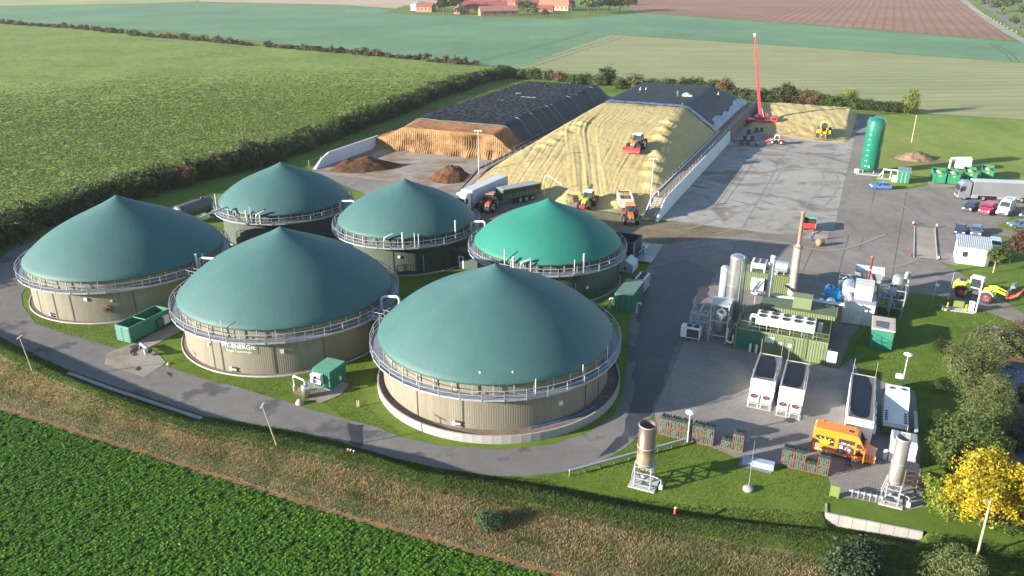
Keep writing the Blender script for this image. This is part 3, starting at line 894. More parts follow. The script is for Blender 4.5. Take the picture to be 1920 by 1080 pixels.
put('maize_surface', np_mesh('maize_surface', V, F, smooth_=True), M_CORN, pileB)
filmB = lambda p, q: hB(p, q) + 0.16 + 0.16 * np.abs(fbm(p * 0.5, q * 2.0, 0.8, 3, 4.0)) + 0.1 * np.abs(np.sin((p * 0.5 + q) * 2.1))
V, F = hgrid(-75.0, -36.4, 216.0, 271.0, 0.4, filmB)
put('film_under_sheet', np_mesh('film_under_sheet', V, F, smooth_=True), M_FILM, pileB)
tarpB = lambda p, q: hB(p, q) + 0.42 + 0.01 * np.sin(p * 1.45)
V, F = hgrid(-74.6, -38.4, 219.5, 268.0, 0.5, tarpB)
V2 = V.copy(); V2[:, 0] += 1.3 * fbm(V[:, 1], V[:, 0], 0.2, 3, 3.0) * smooth(-44, -39, V[:, 0])
V2[:, 2] = tarpB(V2[:, 0], V2[:, 1])
put('black_sheet', np_mesh('black_sheet', V2, F, smooth_=True), M_TARP, pileB)
# loose heap in the open bay
V, F = hgrid(-32.9, -3.3, 226.0, 279.0, 0.4, hC, lambda p, q: 0.16 * fbm(p * 1.2 + q * 0.3, q * 0.12, 0.9, 3, 2.0) * (hC(p, q) > 0.4))
V[:, 2] = np.where(V[:, 2] < 0.12, -0.05, V[:, 2])
heapC = put('maize_heap', np_mesh('maize_heap', V, F, smooth_=True), M_CORN)
heapC.location = W(0, 0); heapC.rotation_euler = (0, 0, ROT)
tag(heapC, 'low tan maize heap at the far end of the open bay', 'silage heap')

def mound(name, label, u, v, rx, ry, h, m, rz=0.3, lumps=0.25, seed=1.0, cat='heap', bumps=()):
    c = survey(u, v)
    xs = np.linspace(-1.25, 1.25, 56)
    X, Y = np.meshgrid(xs, xs, indexing='ij')
    rr = np.sqrt(X ** 2 + Y ** 2) + 0.16 * fbm(X, Y, 1.6, 3, seed)
    Z = np.clip(1 - rr, 0, 1) ** 0.85
    for bx, by, bh, br in bumps:
        r2 = np.sqrt((X - bx) ** 2 + (Y - by) ** 2) / br + 0.14 * fbm(X, Y, 2.0, 3, seed + 3)
        Z = np.maximum(Z, bh * np.clip(1 - r2, 0, 1) ** 0.85)
    Z = h * Z + lumps * fbm(X, Y, 5.0, 4, seed) * (Z > 0.03)
    Z = np.where(Z < 0.03, -0.03, Z)
    V = np.stack([X * rx, Y * ry, Z + 0.05], -1).reshape(-1, 3)
    n = len(xs)
    i, j = np.meshgrid(np.arange(n - 1), np.arange(n - 1), indexing='ij')
    a = (i * n + j).ravel()
    o = put(name, np_mesh(name, V, np.stack([a, a + n, a + n + 1, a + 1], -1), smooth_=True), m)
    o.location = c; o.rotation_euler = (0, 0, rz)
    return tag(o, label, cat)
M_COMP = ground_mat('dark_compost', [(0.34, (0.045, 0.02, 0.011)), (0.6, (0.13, 0.06, 0.03))], 0.3, 1.5, 9.0, bump=0.08)
mound('compost_heap', 'double heap of dark brown compost in front of the white wall', 688, 315, 7.6, 4.6, 2.9, M_COMP, 0.35, 0.3, 2.0, bumps=((-0.55, 0.1, 0.85, 0.55),))
mound('compost_heap', 'single clumpy dark brown heap beside the slim light mast', 847, 336, 5.0, 4.2, 3.4, M_COMP, 0.2, 0.55, 5.0)
mound('soil_heap', 'weedy mound of brown earth on the meadow', 1716, 298, 4.6, 3.4, 2.0, ground_mat('weedy_earth', [(0.36, (0.10, 0.12, 0.03)), (0.52, (0.22, 0.15, 0.09)), (0.66, (0.32, 0.20, 0.14))], 0.3, 0.7, 5.0, bump=0.1), 0.1, 0.35, 8.0)
mound('spilled_maize', 'small cone of yellow maize beside the lime tractor', 1063, 378, 2.6, 2.2, 1.8, M_CORN, 0.0, 0.12, 3.0)
# ------------------------------------------------------------------ leaves
def quads_from(C, N, S, asp=0.55, rng=RNG):
    """leaf rhombs at centres C with normals N and half-lengths S"""
    n = len(C)
    A = rng.normal(size=(n, 3))
    T = np.cross(N, A); T /= np.linalg.norm(T, axis=1, keepdims=True) + 1e-9
    B = np.cross(N, T)
    S = S[:, None]
    V = np.stack([C - T * S, C + B * S * asp, C + T * S, C - B * S * asp], 1).reshape(-1, 3)
    F = np.arange(n * 4).reshape(-1, 4)
    return V, F

def crown_mesh(name, lobes, n, leaf, seed, droop=0.0, clump=26, spread=0.19, shell=0.5):
    """leaf clumps spread through a union of ellipsoid lobes (cx, cy, cz, rx, ry, rz)"""
    rng = np.random.default_rng(seed)
    L = np.array(lobes, float)
    vol = L[:, 3] * L[:, 4] * L[:, 5]
    k = max(8, n // clump)
    li = rng.choice(len(L), k, p=vol / vol.sum())
    d = rng.normal(size=(k, 3)); d /= np.linalg.norm(d, axis=1, keepdims=True)
    r = shell + (1.06 - shell) * rng.random(k) ** 0.6
    r = r * (1 + 0.13 * rng.normal(size=k))
    cc = L[li, :3] + d * r[:, None] * L[li, 3:]
    sz = L[li, 3:].mean(1)
    ci = rng.integers(0, k, n)
    off = rng.normal(size=(n, 3)) * (spread * sz[ci])[:, None]
    C = cc[ci] + off
    C[:, 2] = np.maximum(C[:, 2], 0.05)
    N = d[ci] * 0.8 + rng.normal(size=(n, 3)) * 0.6 + np.array([0, 0, 0.35])
    N /= np.linalg.norm(N, axis=1, keepdims=True)
    if droop:
        C[:, 2] -= droop * np.abs(off).sum(1)
    S = leaf * (0.6 + 0.8 * rng.random(n))
    V, F = quads_from(C, N, S, 0.26 if droop else 0.5, rng)
    cv = rng.random(k)
    v = np.clip(0.55 * cv[ci] + 0.45 * rng.random(n), 0, 1)
    return np_mesh(name, V, F, v)

L_DARK = leaf_mat('hedge_leaves', [(0.0, (0.024, 0.042, 0.010)), (0.5, (0.050, 0.078, 0.016)), (0.85, (0.085, 0.110, 0.024)), (1.0, (0.13, 0.125, 0.035))])
L_GREEN = leaf_mat('shrub_leaves', [(0.0, (0.030, 0.058, 0.012)), (0.5, (0.062, 0.100, 0.020)), (1.0, (0.13, 0.155, 0.035))])
L_OLIVE = leaf_mat('olive_leaves', [(0.0, (0.060, 0.072, 0.028)), (0.5, (0.110, 0.120, 0.050)), (1.0, (0.20, 0.20, 0.09))])
L_WILLOW = leaf_mat('willow_leaves', [(0.0, (0.055, 0.085, 0.022)), (0.5, (0.115, 0.150, 0.042)), (1.0, (0.24, 0.25, 0.10))])
L_RUST = leaf_mat('autumn_leaves', [(0.0, (0.075, 0.045, 0.018)), (0.5, (0.135, 0.080, 0.032)), (1.0, (0.19, 0.13, 0.05))])
L_YELLOW = leaf_mat('yellow_leaves', [(0.0, (0.10, 0.12, 0.015)), (0.3, (0.30, 0.25, 0.015)), (0.75, (0.52, 0.39, 0.02)), (1.0, (0.60, 0.48, 0.05))], 0.35)
L_BRIGHT = leaf_mat('lime_leaves', [(0.0, (0.10, 0.14, 0.02)), (0.5, (0.17, 0.22, 0.03)), (1.0, (0.30, 0.31, 0.05))])
L_PINE = leaf_mat('conifer_needles', [(0.0, (0.018, 0.042, 0.016)), (0.5, (0.040, 0.078, 0.028)), (1.0, (0.085, 0.12, 0.05))], 0.1)
L_TWIG = leaf_mat('brown_twigs', [(0.0, (0.045, 0.024, 0.016)), (0.6, (0.085, 0.048, 0.032)), (1.0, (0.14, 0.085, 0.055))], 0.1)
L_HEDGEROW = leaf_mat('hedgerow_leaves', [(0.0, (0.06, 0.055, 0.025)), (0.5, (0.11, 0.115, 0.045)), (0.8, (0.15, 0.10, 0.06)), (1.0, (0.24, 0.18, 0.11))])
BARK = mat('bark', (0.13, 0.10, 0.075), (0.07, 0.055, 0.04), 0.9, ns=5)

# unit bushes about 2 m across and 2 m high
def unit_bush(name, seed, n=2600, leaf=0.085, tall=1.0):
    rng = np.random.default_rng(seed)
    lobes = [(0, 0, 0.85 * tall, 0.85, 0.85, 0.85 * tall)]
    for _ in range(6):
        a, r = rng.random() * 6.28, 0.35 + 0.4 * rng.random()
        s = 0.32 + 0.25 * rng.random()
        lobes.append((r * math.cos(a), r * math.sin(a), (0.45 + 1.0 * rng.random()) * tall, s, s, s * (0.8 + 0.6 * rng.random()) * tall))
    return crown_mesh(name, lobes, n, leaf, seed, shell=0.55, spread=0.2)
BUSH = [unit_bush('shrub_crown', 100 + i) for i in range(6)]
BUSH_FINE = [unit_bush('shrub_crown_fine', 300 + i, 5200, 0.055) for i in range(3)]
BUSH_FAR = [unit_bush('shrub_crown_far', 200 + i, 700, 0.15) for i in range(4)]
stem_me = MB()
for _k in range(5):
    _a = _k * 1.3
    stem_me.tube([(0.05 * math.cos(_a), 0.05 * math.sin(_a), 0), (0.2 * math.cos(_a), 0.2 * math.sin(_a), 0.6), (0.45 * math.cos(_a), 0.45 * math.sin(_a), 1.3)], 0.035, 5)
STEM = stem_me.mesh('shrub_stems'); STEM.materials.append(BARK)

def with_mat(me, m):
    """copy-on-demand: same leaf mesh in another leaf colour"""
    key = me.name + '|' + m.name
    if key not in MATS:
        c = me.copy(); c.materials.clear(); c.materials.append(m)
        MATS[key] = c
    return MATS[key]

def shrub(loc, sx, sz, m, label, group=None, pool=BUSH, rz=None, name='shrub', cat='shrub', stems=True, sy=None):
    o = thing(name, label, cat, loc, random.random() * 6.28 if rz is None else rz, group)
    f = put('foliage', with_mat(random.choice(pool), m), None, o)
    f.scale = (sx, sy or sx, sz)
    if stems:
        s = put('stem', STEM, None, o); s.scale = (sx, sx, sz)
    return o

def path_points(pts, step):
    P = px(*pts)
    out = []
    for a, b in zip(P[:-1], P[1:]):
        n = max(1, int(round((b - a).length / step)))
        out += [a.lerp(b, k / n) for k in range(n)]
    return out + [P[-1]]

# the long dark hedge between the beet field and the site
hedge = thing('field_hedge', 'long dark hedge dividing the beet field from the tanks', 'hedge')
for i, p in enumerate(path_points([(-220, 560), (-60, 480), (20, 440), (240, 372), (300, 352), (480, 310), (560, 282), (700, 228), (820, 180), (890, 158), (950, 144)], 3.0)):
    for side in (-1.5, 1.3):
        o = put('hedge_shrub', with_mat(BUSH[(i + (side > 0)) % 6], (L_DARK, L_DARK, L_GREEN, L_GREEN, L_OLIVE, L_DARK, L_DARK)[(i * 3 + (side > 0)) % 7]), None, hedge)
        o.location = p + Vector((random.uniform(-0.7, 0.7) + side, random.uniform(-0.7, 0.7) + side * 0.9, -0.1))
        o.rotation_euler = (0, 0, random.random() * 6.28)
        s = random.uniform(2.7, 3.7)
        o.scale = (s, s, random.uniform(1.9, 2.9))
# single shrubs standing out of the hedge
shrub(survey(466, 312), 3.6, 3.6, L_OLIVE, 'tall olive bush standing out of the dark hedge', name='hedge_bush')
shrub(survey(345, 350), 2.6, 2.6, L_RUST, 'russet bush in the hedge above the far domes', name='hedge_bush')
shrub(survey(738, 212), 2.6, 2.4, L_RUST, 'brown bush in the hedge beside the orange cut face', name='hedge_bush')
shrub(survey(803, 186), 2.4, 2.3, L_RUST, 'reddish bush in the hedge beside the black sheeted pile', name='hedge_bush')
shrub(survey(20, 450), 4.2, 3.0, L_DARK, 'broad dark bush of the hedge at the left photo edge', name='hedge_bush')
# dry hedgerow between the two far fields
row = thing('dry_hedgerow', 'thin dry hedgerow crossing between beet field and teal field', 'hedgerow')
for i, p in enumerate(path_points([(-200, 20), (0, 44), (150, 54), (225, 63)], 4.5) + path_points([(250, 66), (400, 78), (470, 86)], 4.2) + path_points([(500, 88), (640, 99), (780, 112), (885, 122)], 3.6)):
    for _ in range(2):
        o = put('hedge_shrub', with_mat(BUSH_FAR[random.randrange(4)], random.choice((L_HEDGEROW, L_HEDGEROW, L_OLIVE, L_TWIG))), None, row)
        o.location = p + Vector((random.uniform(-2, 2), random.uniform(-2.5, 2.5), -0.1))
        o.rotation_euler = (0, 0, random.random() * 6.28)
        s = random.uniform(1.4, 3.0)
        o.scale = (s, s, random.choice((0.7, 0.9, 1.1, 1.3, 1.9)))
# shrubs behind the clamps
back = [(975, 146, 3.4, 2.6, L_GREEN), (1002, 148, 3.6, 2.7, L_GREEN), (1030, 150, 3.4, 2.6, L_OLIVE), (1052, 153, 3.0, 2.5, L_RUST), (1080, 158, 3.2, 2.5, L_GREEN), (1100, 158, 3.2, 2.6, L_GREEN), (1122, 160, 3.6, 2.8, L_OLIVE),
        (1140, 158, 3.6, 4.3, L_DARK), (1160, 166, 3.0, 2.7, L_GREEN), (1192, 166, 4.2, 3.6, L_OLIVE), (1225, 168, 3.6, 2.7, L_DARK), (1252, 168, 3.4, 2.7, L_OLIVE), (1280, 170, 3.4, 3.0, L_GREEN), (1305, 170, 3.6, 3.1, L_OLIVE),
        (1330, 174, 3.2, 2.8, L_GREEN), (1357, 178, 3.5, 4.0, L_RUST), (1382, 184, 3.2, 2.3, L_GREEN), (1400, 188, 3.0, 2.6, L_GREEN), (1418, 190, 3.0, 2.5, L_OLIVE), (1440, 190, 3.4, 2.8, L_DARK), (1470, 192, 3.9, 4.1, L_DARK),
        (1500, 194, 3.4, 3.0, L_RUST), (1526, 197, 3.4, 3.0, L_RUST), (1548, 199, 3.0, 2.4, L_DARK), (1566, 202, 3.0, 2.4, L_GREEN), (1586, 200, 3.6, 3.4, L_BRIGHT), (1608, 204, 3.0, 2.4, L_GREEN), (1630, 206, 3.0, 2.2, L_GREEN),
        (1652, 208, 3.0, 2.1, L_GREEN), (1672, 209, 2.8, 2.0, L_GREEN), (1690, 210, 2.6, 2.0, L_GREEN)]
word = {'shrub_leaves': 'green', 'olive_leaves': 'olive', 'hedge_leaves': 'dark green', 'autumn_leaves': 'russet', 'lime_leaves': 'yellowish green'}
near = ['behind the black sheeted pile', 'behind the silver blue film', 'behind the red crane', 'behind the low maize heap', 'above the side track']
seen_ = {}
ORD = ['first', 'second', 'third', 'fourth', 'fifth', 'sixth']
for u, v, s, h, m in back:
    w = word[m.name]
    where = near[0] if u < 1160 else near[1] if u < 1340 else near[2] if u < 1480 else near[3] if u < 1600 else near[4]
    i_ = seen_[(w, where)] = seen_.get((w, where), -1) + 1
    shrub(survey(u, v), s * random.uniform(0.92, 1.1), h * 0.86, m, f'{ORD[i_]} {w} shrub from the hedge corner in the row {where}', 'shrub row behind the silage clamps', stems=False)
shrub(survey(1706, 212), 2.5, 3.9, L_BRIGHT, 'upright yellowish bush standing alone at the end of the row', name='hedge_bush')
shrub(survey(1706, 213), 2.2, 1.6, L_GREEN, 'low green bush below the upright yellowish bush', name='hedge_bush')

# ------------------------------------------------------------------ trees
def tree(name, label, loc, h, trunk_h, crown, m, n, leaf, seed, group=None, droop=0.0, tr=0.14, lean=0.0, bark=BARK, clump=26):
    o = thing(name, label, 'tree', loc, 0, group)
    rng = random.Random(seed)
    t = MB()
    top = Vector((lean, 0, h * 0.86))
    pts = [Vector((0, 0, -0.1)), Vector((lean * 0.2, 0.05, trunk_h * 0.6)), Vector((lean * 0.5, 0, trunk_h)), top]
    for a, b, r0, r1 in zip(pts[:-1], pts[1:], (tr, tr * 0.85, tr * 0.65), (tr * 0.85, tr * 0.65, tr * 0.15)):
        t.cyl(a, b, r0, r1, 8, False)
    rad = max(c[3] for c in crown)
    for k in range(9):
        z = trunk_h * 0.9 + (h * 0.75 - trunk_h * 0.9) * k / 9
        a = k * 2.4 + rng.random()
        s = Vector((lean * z / h, 0, z))
        e = s + Vector((math.cos(a), math.sin(a), 0.7)) * rad * (0.55 + 0.35 * rng.random())
        mid = s.lerp(e, 0.5) + Vector((0, 0, 0.1 * rad))
        t.cyl(s, mid, tr * 0.4, tr * 0.25, 5, False); t.cyl(mid, e, tr * 0.25, tr * 0.08, 5, False)
    t.build('trunk', bark, o)
    put('crown', crown_mesh('crown', crown, n, leaf, seed, droop, clump), m, o)
    return o

def lobes_round(cz, r, rz, k, seed, jit=0.68, s0=0.36):
    rng = random.Random(seed)
    out = [(0, 0, cz, r * 0.58, r * 0.58, rz * 0.66)]
    for _ in range(k):
        a, e = rng.random() * 6.28, rng.uniform(-0.7, 1.0)
        q = math.sqrt(max(0, 1 - e * e * 0.8))
        s = s0 * (0.7 + 0.6 * rng.random())
        out.append((r * jit * q * math.cos(a), r * jit * q * math.sin(a), cz + rz * 0.62 * e, r * s, r * s, rz * s))
    return out

tree('yellow_tree', 'round tree in bright yellow autumn leaf by the pond', survey(1838, 985), 6.6, 1.2, lobes_round(3.6, 3.7, 2.9, 16, 5), L_YELLOW, 19000, 0.13, 21, clump=34)
shrub(survey(1775, 960), 2.0, 1.6, L_BRIGHT, 'green low bush at the foot of the yellow tree', pool=BUSH_FINE)
shrub(survey(1880, 985), 2.4, 1.7, L_GREEN, 'dark green undergrowth behind the tilted wooden pole', pool=BUSH_FINE)
tree('pine_tree', 'dark spreading conifer below the pale retaining wall', survey(1594, 1105, -0.3), 4.6, 0.7, lobes_round(2.3, 2.9, 2.2, 18, 9, 0.66, 0.34), L_PINE, 13000, 0.13, 31, clump=18)
tree('willow', 'pale olive willow beside the tilted wooden pole', survey(1784, 1120, -0.2), 4.2, 0.6, lobes_round(2.1, 2.9, 2.0, 16, 10, 0.62, 0.36), L_WILLOW, 12000, 0.12, 33, droop=0.25, clump=18)
# shrubs around the pond
tree('pond_willow', 'tall feathery pale green shrub nearest the lawn by the pond', survey(1812, 748), 7.6, 0.8, lobes_round(3.8, 3.2, 3.6, 20, 12, 0.62, 0.4), L_WILLOW, 17000, 0.14, 35, droop=0.2, clump=20)
tree('pond_tree', 'dark green leafy tree behind the yellow tree', survey(1802, 888), 6.4, 0.8, lobes_round(3.2, 3.2, 3.0, 20, 13), L_GREEN, 16000, 0.14, 36)
tree('pond_willow', 'olive feathery shrub at the pond below the bare twigs', survey(1842, 815), 6.8, 0.8, lobes_round(3.4, 3.0, 3.2, 18, 14, 0.62, 0.4), L_WILLOW, 15000, 0.13, 37, droop=0.2, clump=20)
shrub(survey(1868, 660), 3.2, 1.7, L_OLIVE, 'broad olive bush at the upper end of the pond', pool=BUSH_FINE)
shrub(survey(1912, 652), 3.6, 1.5, L_RUST, 'dark brown thicket at the photo edge above the pond', pool=BUSH_FINE)
for k, (u, v, s, h) in enumerate(((1872, 752, 1.6, 0.9), (1888, 790, 1.8, 0.9), (1886, 830, 1.8, 0.9), (1920, 820, 1.6, 0.8), (1922, 745, 1.2, 0.6))):
    shrub(survey(u, v), s, h, L_TWIG, ['bare brown thicket between pale shrub and open water', 'bare brown thicket in the middle of the pond', 'bare brown thicket behind the yellow tree crown', 'bare brown thicket at the photo edge, lower part of the pond', 'small bare brown thicket at the photo edge, upper pond'][k], 'bare thickets in the pond', pool=BUSH_FINE)
for k, (u, v, s, h, lab) in enumerate(((1768, 660, 1.3, 0.8, 'low dark bush at the lawn edge below the loader'), (1764, 730, 1.1, 0.8, 'low dark bush at the lawn edge beside the dish lamp'),
                                      (1764, 800, 1.3, 0.9, 'low dark bush beside the white generator housing'), (1768, 870, 1.2, 0.8, 'low dark bush beside the tall steel flare'))):
    shrub(survey(u, v), s, h, L_DARK, lab, pool=BUSH_FINE)
# young trees by the weigh house
tree('young_tree', 'small green tree in front of the weigh house', survey(1862, 512), 4.6, 1.6, lobes_round(3.1, 1.75, 1.6, 12, 41), L_GREEN, 4200, 0.13, 51, tr=0.09, bark=mat('pale_bark', (0.5, 0.42, 0.3), None, 0.8))
tree('young_tree', 'reddish purple young tree behind the weigh house', survey(1902, 490), 5.2, 1.5, lobes_round(3.4, 2.3, 1.9, 13, 42), leaf_mat('purple_leaves', [(0, (0.045, 0.022, 0.016)), (0.6, (0.10, 0.05, 0.035)), (1, (0.15, 0.10, 0.045))]), 5200, 0.13, 52, tr=0.1)
shrub(survey(918, 990, 0.6), 1.15, 0.95, L_PINE, 'single small fir on the dry bank', pool=BUSH_FINE, name='young_fir')

# ------------------------------------------------------------------ crops and grasses
def inside(P, poly):
    x, y = P[:, 0], P[:, 1]
    ins = np.zeros(len(P), bool)
    n = len(poly)
    for i in range(n):
        x0, y0 = poly[i][0], poly[i][1]
        x1, y1 = poly[(i + 1) % n][0], poly[(i + 1) % n][1]
        c = ((y0 > y) != (y1 > y)) & (x < (x1 - x0) * (y - y0) / (y1 - y0 + 1e-12) + x0)
        ins ^= c
    return ins

def in_view(P, mu=60, mv=60, z=0.3):
    zc = P[:, 1] * math.cos(PITCH) - (z - CAM_H) * math.sin(PITCH)
    yc = -(P[:, 1] * math.sin(PITCH) + (z - CAM_H) * math.cos(PITCH))
    u, v = 960 + FPX * P[:, 0] / zc, 540 + FPX * yc / zc
    return (zc > 1) & (u > -mu) & (u < 1920 + mu) & (v > -mv) & (v < 1080 + mv)

def plants(name, poly, density, leaves, size, height, m, label, seed, rowgap=None, rowdir=0.0, thin=None, t0=0.55):
    rng = np.random.default_rng(seed)
    A = np.array([(p.x, p.y) for p in poly])
    lo, hi = A.min(0), A.max(0)
    lo = np.maximum(lo, [-330, 10]); hi = np.minimum(hi, [330, 420])
    n = int((hi - lo).prod() * density)
    P = lo + rng.random((n, 2)) * (hi - lo)
    if rowgap:
        c, s = math.cos(rowdir), math.sin(rowdir)
        a, b = P[:, 0] * c + P[:, 1] * s, -P[:, 0] * s + P[:, 1] * c
        b = np.round(b / rowgap) * rowgap + rng.normal(0, rowgap * 0.12, n)
        P = np.stack([a * c - b * s, a * s + b * c], 1)
    P = P[in_view(P, 200, 130)]
    P = P[inside(P, A)]
    if thin is not None:
        d = np.hypot(P[:, 0], P[:, 1])
        P = P[rng.random(len(P)) < np.clip(thin / d, 0.12, 1) ** 1.2 * (1 - smooth(230, 400, d))]
    n = len(P)
    far = np.clip(np.hypot(P[:, 0], P[:, 1]) / (thin or 1e9), 1, 2.0)
    pv = rng.random(n)
    pi = np.repeat(np.arange(n), leaves)
    k = len(pi)
    ang = rng.random(k) * 6.28
    tilt = t0 + 0.7 * rng.random(k)
    ss = size * (0.65 + 0.7 * rng.random(k)) * far[pi]
    d = np.stack([np.cos(ang) * np.sin(tilt), np.sin(ang) * np.sin(tilt), np.cos(tilt)], 1)
    C = np.concatenate([P[pi], np.zeros((k, 1))], 1) + d * (ss * 0.9)[:, None]
    C[:, 2] = C[:, 2] * 0.7 + height * (0.25 + 0.75 * rng.random(k))
    side = np.stack([-np.sin(ang), np.cos(ang), np.zeros(k)], 1)
    side += rng.normal(size=(k, 3)) * 0.25
    wv = (ss * 0.62)[:, None]
    lv = ss[:, None]
    dd = d.copy(); dd[:, 2] -= 0.45
    V = np.stack([C - dd * lv, C + side * wv, C + dd * lv, C - side * wv], 1).reshape(-1, 3)
    v = np.clip(0.5 * pv[pi] + 0.5 * rng.random(k), 0, 1)
    o = put(name, np_mesh(name, V, np.arange(k * 4).reshape(-1, 4), v), m)
    setting(o, 'stuff', label)
    return o
L_BEET = leaf_mat('beet_leaves', [(0.0, (0.055, 0.140, 0.012)), (0.5, (0.105, 0.245, 0.018)), (0.9, (0.16, 0.32, 0.035)), (1.0, (0.22, 0.35, 0.05))], 0.35, 0.42)
L_BEET2 = leaf_mat('beet_leaves_far', [(0.0, (0.15, 0.215, 0.035)), (0.5, (0.21, 0.29, 0.05)), (0.88, (0.28, 0.345, 0.075)), (1.0, (0.38, 0.38, 0.09))], 0.35, 0.5, patch=(0.15, (0.42, 0.32, 0.04), 0.64, 0.69))
near_poly = [t + Vector((0, -0.75, 0)) for t in bank_toe] + [Vector((300, -60, 0)), Vector((-400, -60, 0)), Vector((-400, 90, 0))]
plants('beet_crop', near_poly, 16.0, 7, 0.135, 0.13, L_BEET, 'dense bright green beet leaves in the near field', 5, rowgap=0.45, rowdir=R(62), t0=0.8)
plants('beet_crop', px(*left_edge, *left_far), 4.6, 4, 0.17, 0.06, L_BEET2, 'beet leaves with yellow patches across the large left field', 6, rowgap=0.5, rowdir=R(60), thin=150, t0=1.15)

def blades(name, P, h, w, m, label, seed, val=None, lean=0.35):
    """upright grass blades at points P (n,3)"""
    rng = np.random.default_rng(seed)
    n = len(P)
    a = rng.random(n) * 6.28
    hh = h * (0.5 + rng.random(n))
    s = np.stack([np.cos(a), np.sin(a), np.zeros(n)], 1) * (w * (0.6 + 0.8 * rng.random(n)))[:, None]
    tip = np.stack([rng.normal(0, lean, n), rng.normal(0, lean, n), np.ones(n)], 1) * hh[:, None]
    V = np.stack([P - s, P + s, P + tip], 1).reshape(-1, 3)
    v = rng.random(n) if val is None else np.clip(val + 0.25 * (rng.random(n) - 0.5), 0, 1)
    return setting(put(name, np_mesh(name, V, np.arange(n * 3).reshape(-1, 3), v), m), 'stuff', label)

# dry tall grass on the bank, greener along its ridge
rng = np.random.default_rng(9)
nb = 270000
tj = rng.random(nb) * (_m - 1.0)
ti = rng.random(nb) * (_n - 1.0)
i0, j0 = np.minimum(ti.astype(int), _n - 2), np.minimum(tj.astype(int), _m - 2)
fi, fj = (ti - i0)[:, None], (tj - j0)[:, None]
BP = (BV[i0, j0] * (1 - fi) + BV[i0 + 1, j0] * fi) * (1 - fj) + (BV[i0, j0 + 1] * (1 - fi) + BV[i0 + 1, j0 + 1] * fi) * fj
ok = in_view(BP[:, :2], 200, 130)
BP, TJ = BP[ok], tj[ok]
L_DRY = leaf_mat('bank_grass', [(0.0, (0.045, 0.085, 0.016)), (0.28, (0.12, 0.140, 0.036)), (0.5, (0.225, 0.195, 0.080)), (0.75, (0.30, 0.225, 0.115)), (1.0, (0.27, 0.165, 0.115))], 0.25, 0.7)
patchv = 0.50 + 0.45 * fbm(BP[:, 0], BP[:, 1], 0.13, 4, 3.0) + 0.35 * fbm(BP[:, 0], BP[:, 1], 0.7, 3, 5.0)
green = np.where(TJ < 4.1, 0.06 + 0.10 * rng.random(len(TJ)), np.where(TJ < 4.6, 0.22, patchv))
tall = TJ >= 4.2
blades('bank_grass', BP[tall], 0.20, 0.035, L_DRY, 'tall dry grass on the bank', 3, green[tall])
blades('bank_grass', BP[~tall], 0.14, 0.035, L_DRY, 'short green grass on the back of the bank', 4, green[~tall], 0.5)
# short lawn grass on the nearer lawns
L_LAWN = leaf_mat('lawn_blades', [(0.0, (0.045, 0.085, 0.008)), (0.5, (0.095, 0.150, 0.014)), (0.85, (0.14, 0.185, 0.026)), (1.0, (0.23, 0.20, 0.06))], 0.25, 0.6)
lawns = [px((993, 896), (1073, 884), (1133, 864), (1173, 841), (1197, 821), (1234, 816), (1332, 839), (1392, 866), (1448, 880), (1465, 872), (1553, 894), (1562, 932), (1550, 955), (1500, 956), (1413, 954), (1267, 945), (1140, 929), (1080, 917)),
         px((43, 575), (67, 606), (133, 629), (207, 649), (255, 632), (330, 600), (345, 640), (330, 660), (312, 686), (400, 715), (518, 747), (550, 736), (590, 700), (655, 722), (605, 756), (640, 783), (707, 800), (748, 818), (720, 690), (700, 640), (560, 690), (440, 710), (340, 660), (300, 600), (60, 585)),
         px((1572, 694), (1600, 640), (1690, 548), (1790, 562), (1920, 614), (1920, 660), (1790, 640), (1765, 680), (1750, 760), (1745, 930), (1734, 930), (1716, 733), (1612, 700))]
pts = []
for poly in lawns:
    A = np.array([(p.x, p.y) for p in poly])
    lo, hi = A.min(0), A.max(0)
    Q = lo + rng.random((int((hi - lo).prod() * 42), 2)) * (hi - lo)
    Q = Q[inside(Q, A)]
    for (tx_, ty_, r_) in ((-57.2, 111.2, 13.9), (-29.5, 96.4, 13.9), (-1.9, 83.6, 15.9)):
        Q = Q[np.hypot(Q[:, 0] - tx_, Q[:, 1] - ty_) > r_]
    pts.append(Q)
Q = np.concatenate(pts)
lv = 0.5 + 0.45 * fbm(Q[:, 0], Q[:, 1], 0.25, 4, 2.0)
blades('lawn_grass', np.concatenate([Q, np.zeros((len(Q), 1))], 1), 0.09, 0.03, L_LAWN, 'mown lawn grass around the tanks', 8, lv, 0.6)
